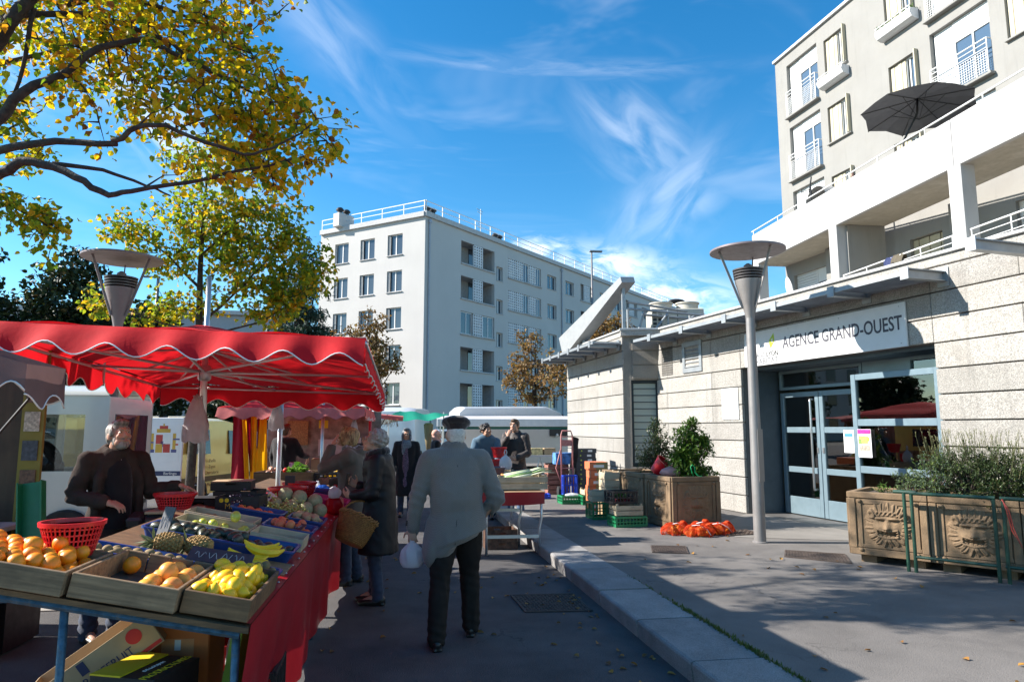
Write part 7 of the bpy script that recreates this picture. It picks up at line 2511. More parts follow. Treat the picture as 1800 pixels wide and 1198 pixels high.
# goods along the office wall
m_gcr = M('green_crate_plastic', (.012, .20, .075), .45, var=.12)
m_blcr = M('blue_crate_plastic', (.012, .05, .42), .45, var=.1)
GP = .137
pcrate('green plastic crate under the wooden crate by the stone planter', (3.40, 10.58, GP), (.50, .34, .16), R_(6), m_gcr)
wcrate('pale wooden crate on the green crate by the stone planter', (3.39, 10.60, GP + .165), (.44, .32, .16), R_(3), nb=2)
pcrate('black plastic crate of radishes on the pale wooden crate', (3.33, 10.66, GP + .335), (.40, .30, .20), R_(10), m_blkbox)
t = thing('radish_bunch', 'radishes with leaves in the black plastic crate', 'radishes', (3.33, 10.66, GP + .40))
bush(t, (0, 0, .04), (.15, .1, .06), 40, 7, .05, .03, gm, 8, m_glossy, 0, .3)
bush(t, (0, -.04, .0), (.15, .1, .05), 30, 4, .04, .035, leaf_mat('radish_red', [(0, (.30, .02, .04)), (1, (.40, .04, .07))], .1), 9, m_glossy, 0, .3)
pcrate('green plastic crate standing behind the crate tower', (3.22, 11.5, GP), (.36, .36, .28), R_(4), m_gcr)
wcrate('pale wooden crate on the green crate behind the tower', (3.22, 11.5, GP + .285), (.36, .34, .18), R_(-3), nb=2)
wcrate('pale wooden crate standing on end next to the planters', (3.52, 11.9, GP + .35), (.30, .30, .40), R_(4), nb=3)
carton('low dark carton under the pale upright crate', (3.52, 11.9, GP), (.34, .32, .34), R_(4), m_card, openb=False)
for k in range(6):
 o = carton(['lowest', 'second', 'third', 'fourth', 'fifth', 'topmost'][k] + ' orange sided carton in the stack by the office wing', (3.52 + .012 * math.sin(k * 2.1), 12.75 + .015 * math.cos(k), GP + .148 * k), (.34, .42, .142), R_(-4 + 3 * math.sin(k * 1.7)), M('orange_side', (.60, .16, .06), .6, var=.1), openb=False)
 o['group'] = 'orange cartons in the stack'
 MB().box((.0, -.214, .07), (.20, .002, .05)).B('label_print', m_wht, o)
 MB().box((.06, -.2125, .071), (.225, .003, .139)).B('olive_panel', M('olive_card', (.28, .22, .08), .7), o)
for k in range(10):
 o = carton('dark grey carton number %s from the ground in the tall stack' % ['one', 'two', 'three', 'four', 'five', 'six', 'seven', 'eight', 'nine', 'ten'][k], (4.02 + .008 * math.sin(k * 3), 15.6, GP + .105 * k), (.46, .36, .10), R_(-2 + 2 * math.sin(k * 2.3)), M('dark_grey_card', (.045, .047, .055), .6, var=.1), openb=False, holes=False)
 o['group'] = 'dark cartons in the tall stack'
 MB().box((.08, -.184, .05), (.10, .002, .045)).B('label_print', m_wht, o)
 MB().lathe([(0, 0), (.018, 0), (.018, .002), (0, .002)], 10, X=Matrix.Translation((-.12, -.183, .05)) @ RX90).B('emblem', M('lime_dot', (.42, .5, .06), .6), o)
mb = MB()
mb.grid(lambda a, b: (-.10 + .16 * a + .05 * math.sin(a * 9 + b * 6), -.06 * math.sin(math.pi * a) + .03 * math.sin(12 * b), 1.22 - 1.0 * b + .10 * math.sin(a * 3)), 14, 24)
tag(mb.B('black_coat', cloth_mat('black_cloth', (.015, .015, .017), .05, bump=.8, bscale=14), smooth=True, loc=(3.76, 15.45, GP)), 'black coat draped over the side of the tall carton stack', 'coat')
ht = thing('hand_truck', 'faded red hand truck leaning loaded with boxes near the wing', 'hand truck', (3.52, 15.2, GP))
m_hred = M('faded_red_steel', (.42, .16, .15), .5, var=.2, scale=20)
mb = MB()
MB().tube([(-.13, 0, .05), (-.13, .05, 1.35), (-.10, .06, 1.45), (.10, .06, 1.45), (.13, .05, 1.35), (.13, 0, .05)], .017, 8).B('frame', m_hred, ht, smooth=True)
MB().box((0, .05, 1.18), (.24, .012, .14), ch=.003).B('plate', m_hred, ht)
for z in (.62, .3, 1.32):
 MB().tube([(-.13, .03, z), (.13, .03, z)], .012, 6).B('cross_bar', m_hred, ht)
MB().tube([(-.14, .03, 1.05), (-.24, .1, .62), (-.14, .02, .3)], .014, 6).B('skid_handle', m_hred, ht, smooth=True)
MB().box((0, -.09, .03), (.30, .2, .014)).B('toe_plate', m_hred, ht)
for sx in (-1, 1):
 MB().lathe([(0, -.03), (.09, -.03), (.11, -.02), (.11, .02), (.09, .03), (0, .03)], 18, X=Matrix.Translation((sx * .18, .10, .11)) @ Matrix.Rotation(R_(90), 4, 'Y')).B('wheel', m_tyre, ht, smooth=40)
pcrate('bright blue crate standing on the hand truck', (3.53, 15.05, GP + .04), (.30, .2, .44), 0, m_blcr)
wcrate('red stained crate of greens beside the hand truck', (3.42, 15.9, GP + .45), (.5, .36, .22), R_(3), mat=wood_mat('reddish_crate', (.40, .17, .12)), nb=2)
wcrate('lower red stained crate beside the hand truck', (3.42, 15.9, GP + .22), (.5, .36, .22), R_(-2), mat=wood_mat('reddish_crate'), nb=2)
wcrate('lowest red stained crate beside the hand truck', (3.42, 15.9, GP), (.5, .36, .21), R_(1), mat=wood_mat('reddish_crate'), nb=2)
carton('blue picture printed carton behind the hand truck', (3.6, 15.9, GP + .68), (.46, .36, .26), 0, M('blue_picture_print', (.08, .22, .50), .6, var=.9, scale=7), openb=False, holes=False)
pcrate('bright blue crate flat on the pavement by the red table', (2.78, 14.9, GP), (.5, .3, .10), 0, m_blcr)
pcrate('low green crate nearest the hand truck', (3.28, 13.85, GP), (.46, .34, .16), R_(5), m_gcr)
pcrate('low green crate between hand truck and orange stack', (3.66, 13.65, GP), (.46, .34, .18), R_(2), m_gcr)
wcrate('small pale crate on the low green crate', (3.66, 13.66, GP + .185), (.40, .3, .11), R_(4), nb=1)
soft_bag('torn white plastic lying on the low green crate', (3.3, 13.85, GP + .14), (.3, .2, .07), m_bagw, 2, handles=False)
m_net = cloth_mat('orange_mesh_net', (.80, .10, .02), .45, bump=.8, bscale=120, rough=.5)
me_tang = fruit_mesh('tangerine', round_prof(.038, .85, 8, .003), fruit_mat('tangerine_peel', (.80, .30, .015), (.75, .22, .012)), 14)
rn = random.Random(31)
for k, (x, y, rz) in enumerate(((3.82, 9.66, .3), (4.08, 9.44, -.2), (4.22, 9.72, .5), (4.44, 9.58, .1))):
 lab = ['orange net bag of tangerines nearest the road', 'front orange net bag of tangerines in the heap', 'rear orange net bag against the planter', 'orange net bag of tangerines nearest the lamp post'][k]
 t = thing('net_bag', lab, 'net bag', (x, y, GP), rz)
 mb = MB()
 for j in range(18):
  a, q = rn.uniform(0, 6.28), rn.uniform(0, 1) ** .5
  lay = j // 11
  link('tangerine', me_tang, t, (.17 * q * math.cos(a) * (1 - .3 * lay), .11 * q * math.sin(a) * (1 - .3 * lay), .036 + .055 * lay)).rotation_euler = (rn.uniform(0, 6), rn.uniform(0, 6), 0)
 def nf(a, b, k=k):
  t_ = a * 2 * math.pi
  r = [1.05, 1.2, 1.1, .75, .3][min(4, int(b * 4))] * (1 - (b * 4 % 1)) + [1.05, 1.2, 1.1, .75, .3, .3][min(5, int(b * 4) + 1)] * (b * 4 % 1)
  w_ = 1 + .12 * math.sin(5 * t_ + k + 3 * b) + .08 * math.sin(11 * t_ + 2 * b)
  return (.18 * r * w_ * math.cos(t_), .125 * r * w_ * math.sin(t_), .004 + .135 * min(1, b * 1.3) + .02 * math.sin(4 * t_ + k))
 n1, n2 = 34, 12
 P_ = [[Vector(nf(i / n1, j / n2)) for i in range(n1)] for j in range(n2 + 1)]
 for i in range(n1):
  for s_ in (1, -1):
   pts = [P_[j][(i + s_ * j) % n1] for j in range(n2 + 1)]
   mb.tube(pts, .0032, 3, False)
 mb.B('net', m_net, t, fix=False)
 mb = MB()
 mb.tube([(.10, .0, .15), (.17, .03, .17), (.22, .02, .12), (.30, .05, .02)], [.03, .045, .04, .03], 8, sq=.25)
 mb.B('tail', m_net, t, smooth=True)
 mb = MB()
 mb.tube([(-.1, -.02, .145), (.0, -.05, .16), (.1, -.10, .10), (.14, -.14, .03)], [.02, .024, .022, .016], 6, sq=.15)
 mb.B('label_band', M('white_band', (.70, .62, .60), .6), t, smooth=True)
t = thing('red_bucket', 'tipped red bucket lying in the planter soil', 'bucket', (4.02, 10.95, .93))
t.rotation_euler = (R_(28), R_(35), 0)
MB().lathe([(0, 0), (.10, 0), (.14, .24), (.15, .24), (.15, .25), (.135, .25), (.095, .012), (0, .012)], 24).B('pail', m_rplas, t, smooth=40)
soft_bag('clear plastic bag of pink scraps on the planter rim', (4.12, 10.55, .90), (.34, .20, .15), cloth_mat('pink_clear_bag', (.62, .38, .38), .4, bump=.6, bscale=20, rough=.3), 3, handles=False)
tw = MB()
tw.tube([(0, 0, 0), (-.03, -.02, .06), (-.04, 0, .14), (0, .02, .17), (.03, .01, .13), (.02, -.02, .06), (.06, -.06, .0), (.12, -.05, .0)], .009, 6)
tag(tw.B('green_twine', M('green_twine', (.01, .42, .12), .5), smooth=True, loc=(4.36, 10.22, .915)), 'loop of bright green twine on the planter rim', 'twine')
po = thing('poster', 'poster with magenta heading and yellow picture on the side screen', 'poster', tuple(AG @ Vector((2.70, -.008, 1.435))), R_(-80.6))
MB().box((0, 0, 0), (.24, .004, .40)).B('sheet', m_wht, po)
for (x, z, w_, h, c) in ((0, .165, .23, .06, (.40, .02, .22)), (-.02, .05, .17, .11, (.45, .36, .10)), (.05, .06, .07, .06, (.70, .62, .02)), (-.08, .02, .06, .06, (.35, .52, .15)), (.0, -.07, .18, .08, (.35, .30, .24)), (0, -.16, .16, .012, (.3, .3, .3))):
 MB().box((x, -.0035 - .0005 * abs(hash((x, z)) % 3), z), (w_, .002, h)).B('print', M('print_%d_%d' % (int(c[0] * 100), int(c[1] * 100)), c, .5, var=.5, scale=30), po)
po = thing('poster', 'white poster with blue picture on the glass door', 'poster', tuple(AG @ Vector((1.72, .655, 1.44))), R_(-80.6))
MB().box((0, 0, 0), (.21, .004, .36)).B('sheet', m_wht, po)
for (x, z, w_, h, c) in ((0, .10, .17, .05, (.05, .22, .40)), (0, .05, .17, .04, (.45, .40, .32)), (.0, -.08, .10, .01, (.1, .1, .1))):
 MB().box((x, -.0035, z), (w_, .002, h)).B('print', M('print_%d_%d' % (int(c[0] * 100), int(c[1] * 100)), c, .5, var=.3, scale=30), po)
po = thing('poster', 'pale notice sheet inside the far door leaf', 'poster', tuple(AG @ Vector((.46, .74, 1.82))), R_(-80.6))
MB().box((0, 0, 0), (.5, .004, .3)).B('sheet', M('paper_grey', (.4, .4, .42), .8, var=.3, scale=20), po)
# people
def skin_mat(key, col):
 return M(key, col, .55, var=.12, scale=14, sub=.15, bump=.08, bscale=90)
def fabric(key, col=None, rough=.9, var=.12, bump=.25, bscale=160, sheen=.2, scale=5, spec=.3):
 return M(key, col, rough, var=var, scale=scale, bump=bump, bscale=bscale, sheen=sheen, spec=spec)
def limb(mb, pts, rs, n=12, sq=1.):
 pts = [Vector(p) for p in pts]
 for (a, b, ra, rb) in zip(pts, pts[1:], rs, rs[1:]):
  k = 3
  mb.tube([a.lerp(b, i / k) for i in range(k + 1)], [ra + (rb - ra) * i / k for i in range(k + 1)], n)
 for p, r in zip(pts, rs):
  mb.sph(tuple(p), r * .995, n, max(6, n - 4))
def loft(mb, rings, n=28, p=2.3):
 vs, fs = [], []
 for (cx, cy, z, rx, ry) in rings:
  for k in range(n):
   t = 2 * math.pi * k / n
   c, s_ = math.cos(t), math.sin(t)
   f = (abs(c) ** p + abs(s_) ** p) ** (-1 / p)
   vs.append((cx + rx * c * f, cy + ry * s_ * f, z))
 m = len(rings)
 for i in range(m - 1):
  for k in range(n):
   k2 = (k + 1) % n
   fs.append((i * n + k, i * n + k2, (i + 1) * n + k2, (i + 1) * n + k))
 fs.append(tuple(range(n))[::-1])
 fs.append(tuple((m - 1) * n + k for k in range(n)))
 mb.add(vs, fs)
def hand(mb, wrist, d, nrm, side, curl=.5, s_=1., spread=.12):
 d = Vector(d).normalized()
 nrm = Vector(nrm)
 nrm = (nrm - d * nrm.dot(d)).normalized()
 x = d.cross(nrm) * side            # towards the thumb
 w0 = Vector(wrist)
 mm = Matrix((x, d, nrm)).transposed()
 mb.sph(tuple(w0 + d * .05 * s_), (.042 * s_, .052 * s_, .017 * s_), 12, 8, mm)
 mb.tube([w0 - d * .02, w0 + d * .03 * s_], [.027 * s_, .028 * s_], 10)
 for k in range(4):
  ln = (.076, .084, .079, .062)[k] * s_
  b = w0 + d * (.090 - .006 * abs(k - 1)) * s_ + x * (.029 - .0195 * k) * s_
  dd = (d + x * (spread * (1.3 - k))).normalized()
  pts = [b - d * .02 * s_, b]
  cur = dd
  q = b
  for j, f in enumerate((.42, .33, .25)):
   a = curl * (.55 + .45 * j)
   cur = (cur * math.cos(a) + nrm * math.sin(a)).normalized()
   q = q + cur * ln * f
   pts.append(q)
  mb.tube(pts, [.0095 * s_, .0094 * s_, .0088 * s_, .0082 * s_, .0068 * s_], 8)
  mb.sph(tuple(pts[-1]), .0068 * s_, 8, 6)
 b = w0 + d * .025 * s_ + x * .030 * s_
 t1 = b + (d * .6 + x * .8 + nrm * .25).normalized() * .045 * s_
 t2 = t1 + (d * .9 + x * .3 + nrm * .35).normalized() * .036 * s_
 mb.tube([b - x * .012, b, t1, t2], [.013 * s_, .0125 * s_, .0105 * s_, .008 * s_], 8)
 mb.sph(tuple(t2), .008 * s_, 8, 6)
def head_shapes(mb, H, s_=1., nose=1., female=False):
 X = H @ Matrix.Scale(s_, 4)
 S = lambda c, r, rot=None: mb.sph(c, r, 16, 10, rot, X=X)
 S((0, -.018, .036), (.075, .094, .086))
 S((0, .030, -.022), (.062, .068, .082))
 S((0, .040, -.076), (.044 if female else .048, .045, .036))
 S((0, .074, -.097), (.020, .018, .016))
 S((0, .088, .030), (.048, .014, .011))
 for sx in (-1, 1):
  S((sx * .036, .074, -.022), (.024, .020, .022))
  S((sx * .076, -.008, -.004), (.010, .021, .033), (0, 0, sx * .3))
  S((sx * .045, .035, -.065), (.018, .04, .03))
  S((sx * .031, .0805, .008), (.014, .012, .010))
  S((sx * .011, .104, -.029), (.008, .010, .007))
 mb.tube([X @ Vector((0, .090, .018)), X @ Vector((0, .108, -.006)), X @ Vector((0, .116 + .004 * nose, -.024)), X @ Vector((0, .104, -.034))], [.008, .0095, .0125, .008], 10)
 S((0, .093, -.053), (.022, .011, .0065))
 S((0, .092, -.065), (.020, .011, .0075))
def wrinkle(me, amp, scale=(6, 6, 3), seed=0., spots=(), fine=.0):
 n = len(me.vertices)
 co = np.empty(n * 3)
 me.vertices.foreach_get('co', co)
 co = co.reshape(-1, 3)
 nr = np.empty(n * 3)
 me.vertex_normals.foreach_get('vector', nr)
 nr = nr.reshape(-1, 3)
 d = np.empty(n)
 off = Vector((seed, seed * 1.7, -seed))
 for i in range(n):
  p = co[i]
  v = Vector((p[0] * scale[0], p[1] * scale[1], p[2] * scale[2])) + off
  wv = mnoise.noise(v * .6)
  a = mnoise.noise(v + Vector((wv, wv, wv)) * 1.3)
  r = 1 - abs(a) * 2.2
  d[i] = amp * (r * .8 + .5 * mnoise.noise(v * 2.3))
 for (c, rad, am) in spots:
  q = np.linalg.norm(co - np.array(c), axis=1)
  f = np.exp(-(q / rad) ** 2)
  ph = (co[:, 2] * 90 + co[:, 0] * 35 + co[:, 1] * 28)
  d += am * f * np.sin(ph)
 co += nr * d[:, None]
 me.vertices.foreach_set('co', co.ravel())
 me.update()
POSE = dict(pelvis=(0, 0, .96), waist=(0, .0, 1.10), chest=(0, .0, 1.30), neck=(0, -.01, 1.485), head=(0, .02, 1.625),
   shL=(-.185, -.01, 1.42), elL=(-.235, -.03, 1.12), wrL=(-.245, .06, .88), shR=(.185, -.01, 1.42), elR=(.235, -.03, 1.12), wrR=(.245, .06, .88),
   hipL=(-.095, 0, .93), knL=(-.10, .02, .50), anL=(-.10, -.02, .09), hipR=(.095, 0, .93), knR=(.10, .02, .50), anR=(.10, -.02, .09),
   yaw=0., pitch=0., roll=0., hdL=(0, .15, -1), hdR=(0, .15, -1), hnL=(1, 0, 0), hnR=(-1, 0, 0), crL=.45, crR=.45, toeL=0., toeR=0.)
def person(label, loc, rz, H, pose, w=1., top=None, bottom=None, shoes=None, skin=None, hair=None, vox=.008, cvox=.013, female=False, face=True, coat=None, belly=0., open_front=None, head_s=1.):
 s = H / 1.75
 P_ = dict(POSE)
 P_.update(pose)
 V = {k: Vector(v) * s for k, v in P_.items() if isinstance(v, tuple) and len(v) == 3 and not k.startswith('h') or k in ('head', 'hipL', 'hipR')}
 V = {k: Vector(P_[k]) * s for k in ('pelvis', 'waist', 'chest', 'neck', 'head', 'shL', 'elL', 'wrL', 'shR', 'elR', 'wrR', 'hipL', 'knL', 'anL', 'hipR', 'knR', 'anR')}
 t = thing('person', label, 'person', loc, rz)
 Hm = Matrix.Translation(V['head']) @ Matrix.Rotation(R_(P_['yaw']), 4, 'Z') @ Matrix.Rotation(R_(-P_['pitch']), 4, 'X') @ Matrix.Rotation(R_(P_['roll']), 4, 'Y')
 hs = s * head_s
# body: one continuous skin
 mb = MB()
 head_shapes(mb, Hm, hs, female=female)
 limb(mb, [Hm @ Vector((0, -.025, -.05)) , V['neck'] + Vector((0, 0, .0)), V['chest'].lerp(V['neck'], .6)], [.055 * s, .058 * s, .07 * s])
 limb(mb, [V['pelvis'], V['waist'], V['chest']], [.115 * s * w, .105 * s * w, .115 * s * w], 14)
 limb(mb, [V['shL'], V['shR']], [.06 * s, .06 * s])
 for sd, sg in (('L', -1), ('R', 1)):
  limb(mb, [V['sh' + sd], V['el' + sd], V['wr' + sd]], [.048 * s, .037 * s, .026 * s])
  hand(mb, V['wr' + sd], P_['hd' + sd], P_['hn' + sd], 1 if sd == 'R' else -1, P_['cr' + sd], s)
  limb(mb, [V['hip' + sd], V['kn' + sd], V['an' + sd]], [.075 * s, .05 * s, .036 * s])
  limb(mb, [V['an' + sd], V['an' + sd] + Vector((0, .13 * s, -.05 * s))], [.036 * s, .028 * s])
 me = remesh(mb, vox, 2, .4)
 mlink('body', me, skin, t)
# face details
 if face:
  Xh = Hm @ Matrix.Scale(hs, 4)
  for sx in (-1, 1):
   e = MB().sph((sx * .031, .0835, .0085), (.0115, .0105, .0072), 10, 8, X=Xh).B('eye', M('eye_white', (.55, .53, .50), .3), t, smooth=True)
   MB().sph((sx * .031, .0925, .0082), (.0052, .003, .0056), 8, 6, X=Xh).B('iris', M('eye_dark', (.03, .02, .015), .2), e, smooth=True)
   mb = MB()
   mb.tube([Xh @ Vector((sx * .012, .1005, .026)), Xh @ Vector((sx * .032, .0985, .031)), Xh @ Vector((sx * .052, .083, .026))], [.004 * s, .005 * s, .003 * s], 6)
   mb.B('eyebrow', hair['mat'], t, smooth=True)
  MB().sph((0, .0975, -.0585), (.021, .0085, .0085), 10, 6, X=Xh).B('lips', M('lip_skin', (.36, .14, .12), .5), t, smooth=True)
# trousers
 if bottom:
  mb = MB()
  k = bottom.get('wide', 1.)
  loft(mb, [(V['pelvis'].x, V['pelvis'].y, V['pelvis'].z - .13 * s, .15 * s * w, .115 * s * w), (V['pelvis'].x, V['pelvis'].y, V['pelvis'].z, .165 * s * w, .125 * s * w), (V['waist'].x, V['waist'].y, V['waist'].z, .15 * s * w, .118 * s * w)])
  for sd in 'LR':
   a = V['an' + sd]
   limb(mb, [V['hip' + sd] + Vector((0, 0, -.02)), V['hip' + sd].lerp(V['kn' + sd], .5), V['kn' + sd], V['kn' + sd].lerp(a, .5), a + Vector((0, .0, -.015 * s))], [.095 * s * w * k, .086 * s * k * w, .071 * s * k, .066 * s * k, .062 * s * k])
  me = remesh(mb, cvox, 5)
  wrinkle(me, bottom.get('amp', .007), (9, 9, 4), 3., [(tuple(V['knL']), .14, .004), (tuple(V['knR']), .14, .004), (tuple(V['anL']), .12, .006), (tuple(V['anR']), .12, .006)])
  mlink('trousers', me, bottom['mat'], t)
# shoes
 for sd in 'LR':
  a = V['an' + sd]
  mb = MB()
  X = Matrix.Translation((a.x, a.y, a.z - .09 * s)) @ Matrix.Rotation(R_(-P_['toe' + sd]), 4, 'Z')
  lift = P_.get('heel' + sd, 0.)
  X = X @ Matrix.Rotation(R_(-lift), 4, 'X')
  mb.sph((0, -.02, .045), (.042, .055, .05), 12, 8, X=X)
  mb.sph((0, .07, .032), (.044, .10, .034), 12, 8, X=X)
  mb.sph((0, .14, .026), (.040, .06, .026), 12, 8, X=X)
  mb.box((0, .055, .010), (.072, .25, .02), ch=.008, X=X)
  me = remesh(mb, .008, 2)
  mlink('shoe', me, shoes, t)
# upper garment
 if top:
  mb = MB()
  k = top.get('k', 1.)
  rings = top.get('rings')
  if not rings:
   hem = top.get('hem', .82)
   fl = top.get('flare', 1.)
   rings = []
   pts = [(hem, .175 * fl, .14 * fl), ((hem + .97) / 2, .175 * (fl + 1) / 2, .14 * (fl + 1) / 2), (1.0, .172, .135), (1.10, .168, .132 + belly), (1.22, .178, .135 + belly * .5), (1.34, .195, .132), (1.42, .19, .115), (1.47, .12, .09), (1.50, .075, .07)]
   for (z, rx, ry) in pts:
    chain = [V['pelvis'], V['waist'], V['chest'], V['neck']]
    zz = z * s
    c = None
    for a, b in zip(chain, chain[1:]):
     if zz <= b.z or b is chain[-1]:
      f = (zz - a.z) / max(.01, b.z - a.z)
      f = max(-1.2, min(1.2, f))
      c = a.lerp(b, f) if f >= 0 else a
      break
    rings.append((c.x, c.y + belly * .4 * (1.0 < z < 1.2), zz, rx * s * w * k, ry * s * w * k))
  loft(mb, rings)
  r = top.get('sl', 1.)
  for sd in 'LR':
   sh, el, wr = V['sh' + sd], V['el' + sd], V['wr' + sd]
   cuff = el.lerp(wr, top.get('cuff', .93))
   limb(mb, [sh + Vector((0, -.005, -.005)) * s, V['neck'] + Vector((0, -.012, -.035)) * s], [.078 * s * r * w ** .5, .068 * s])
   limb(mb, [sh, sh.lerp(el, .5), el, el.lerp(cuff, .5), cuff], [.079 * s * r * w ** .5, .072 * s * r, .064 * s * r, .056 * s * r, .047 * s * r])
  for e in top.get('extra', []):
   e(mb, V, s, Hm)
  me = remesh(mb, top.get('vox', cvox), top.get('smooth', 5))
  sp = [(tuple(V['elL']), .11, .006), (tuple(V['elR']), .11, .006), (tuple(V['shL'] + Vector((.05, 0, -.09)) * s), .09, .004), (tuple(V['shR'] + Vector((-.05, 0, -.09)) * s), .09, .004)]
  wrinkle(me, top.get('amp', .008), top.get('wsc', (7, 7, 4)), top.get('seed', 1.), sp)
  mlink(top.get('name', 'jacket'), me, top['mat'], t)
# hair
 if hair and hair.get('shape'):
  mb = MB()
  hair['shape'](mb, Hm @ Matrix.Scale(hs, 4))
  me = remesh(mb, hair.get('vox', .007), hair.get('smooth', 2), .4)
  if hair.get('amp'):
   wrinkle(me, hair['amp'], hair.get('wsc', (40, 40, 14)), 5.)
  mlink(hair.get('name', 'hair'), me, hair['mat'], t)
 return t, Hm @ Matrix.Scale(hs, 4), V
def hair_short(mb, X):
 mb.sph((0, -.024, .046), (.080, .096, .086), 20, 12, X=X)
 mb.sph((0, -.06, .0), (.072, .055, .075), 16, 10, X=X)
 mb.sph((0, .05, .096), (.058, .045, .03), 14, 8, X=X)
 for sx in (-1, 1):
  mb.sph((sx * .068, .012, .03), (.014, .035, .04), 10, 8, X=X)
def hair_curly(mb, X):
 r = random.Random(12)
 mb.sph((0, -.03, .04), (.088, .098, .09), 20, 12, X=X)
 for k in range(150):
  a, z = r.uniform(0, 6.28), r.uniform(-.75, 1)
  q = math.sqrt(1 - z * z)
  p = Vector((.090 * q * math.cos(a), -.03 + .102 * q * math.sin(a), .040 + .094 * z))
  if p.y > .045 and p.z < .07:
   continue
  if p.z < -.02 and p.y > -.02:
   continue
  rr = r.uniform(.013, .022)
  mb.sph(tuple(p), (rr, rr, rr * .8), 8, 6, X=X)
def hair_bob(mb, X):
 mb.sph((0, -.028, .045), (.086, .100, .088), 20, 12, X=X)
 mb.sph((0, -.075, -.01), (.084, .055, .095), 16, 10, X=X)
 for sx in (-1, 1):
  mb.sph((sx * .076, -.005, -.005), (.018, .065, .085), 14, 10, X=X)
  mb.sph((sx * .070, .05, .02), (.016, .035, .06), 14, 10, (0, 0, sx * -.3), X=X)
 mb.sph((.03, .062, .088), (.06, .05, .03), 14, 8, X=X)
def hair_wavy(mb, X):
 r = random.Random(4)
 mb.sph((0, -.025, .05), (.086, .100, .085), 20, 12, X=X)
 for k in range(60):
  a, z = r.uniform(0, 6.28), r.uniform(-.6, 1)
  q = math.sqrt(1 - z * z)
  p = Vector((.086 * q * math.cos(a), -.025 + .098 * q * math.sin(a), .048 + .086 * z))
  if p.y > .055 and p.z < .07:
   continue
  mb.sph(tuple(p), r.uniform(.012, .024), 8, 6, X=X)
SK1 = skin_mat('skin_light', (.50, .27, .18))
SK2 = skin_mat('skin_tan', (.40, .21, .13))
SK3 = skin_mat('skin_old', (.52, .30, .21))
m_jean = fabric('dark_denim', (.030, .042, .075), var=.3, scale=14)
m_jean2 = fabric('blue_denim', (.07, .12, .21), var=.3, scale=14)
m_shoe = M('black_leather', (.012, .011, .011), .35, var=.2)
h_grey = M('grey_hair', (.26, .23, .21), .6, var=.35, scale=60, bump=.5, bscale=200)
h_white = M('white_hair', (.62, .56, .50), .6, var=.2, scale=60, bump=.5, bscale=200)
h_dark = M('dark_hair', (.022, .015, .011), .5, var=.3, scale=60, bump=.5, bscale=200)
h_brown = M('brown_hair', (.10, .062, .038), .55, var=.4, scale=60, bump=.5, bscale=200)
def strand_hair(key, c1=None, c2=None):
 if key in MATS:
  return MATS[key]
 m = M(key, c1, .5, var=.2, bump=.4, bscale=160)
 t = NT(m.node_tree)
 b = m.node_tree.nodes['Principled BSDF']
 tc = t.n('ShaderNodeTexCoord')
 mp = t.n('ShaderNodeMapping')
 mp.inputs['Scale'].default_value = (70, 30, 9)
 t.l(tc.outputs['Object'], mp.inputs[0])
 n1 = t.noise(mp.outputs[0], 1., 4, .6, .5)
 t.l(t.mix(t.mapr(n1, .38, .62, 0, 1), (*c1, 1), (*c2, 1)), b.inputs['Base Color'])
 return m
m_tweed = M('grey_tweed', (.175, .155, .138), .9, var=.08, scale=4, bump=.3, bscale=220, sheen=.3, spec=.2)
tt = NT(m_tweed.node_tree)
tcx = tt.n('ShaderNodeTexCoord')
chk = tt.n('ShaderNodeTexChecker')
chk.inputs['Scale'].default_value = 150
chk.inputs['Color1'].default_value = (.72, .70, .70, 1)
chk.inputs['Color2'].default_value = (1.2, 1.2, 1.2, 1)
tt.l(tcx.outputs['Object'], chk.inputs[0])
bs = m_tweed.node_tree.nodes['Principled BSDF']
src = bs.inputs['Base Color'].links[0].from_socket
tt.l(tt.mix(.45, src, chk.outputs[0], 'MULTIPLY'), bs.inputs['Base Color'])
def collar(mb, V, s, Hm):
 c = V['neck'] + Vector((0, .012, .0)) * s
 for k in range(16):
  a = 2 * math.pi * k / 16
  mb.sph((c.x + .078 * s * math.cos(a), c.y + .074 * s * math.sin(a), c.z + (.012 - .028 * math.sin(a)) * s), (.022 * s, .022 * s, .036 * s), 8, 6)
def jacket_tail(mb, V, s, Hm):
 loft(mb, [(-.03, -.02, .70 * s, .215 * s, .15 * s), (-.02, -.01, .80 * s, .23 * s, .165 * s), (0, 0, .95 * s, .225 * s, .165 * s)])
 mb.sph((-.18 * s, -.03 * s, .73 * s), (.075 * s, .12 * s, .15 * s), 14, 10)
 mb.sph((-.10 * s, -.06 * s, .70 * s), (.11 * s, .11 * s, .09 * s), 14, 10)
 limb(mb, [V['neck'] + Vector((-.05, 0, .015)), V['neck'] + Vector((.05, 0, .015))], [.062 * s, .062 * s])
 limb(mb, [V['shL'], V['neck'] + Vector((0, -.01, -.03))], [.085 * s, .075 * s])
 limb(mb, [V['shR'], V['neck'] + Vector((0, -.01, -.03))], [.085 * s, .075 * s])
 mb.sph((.17 * s, .03, .90 * s), (.09 * s, .10 * s, .14 * s), 14, 10)
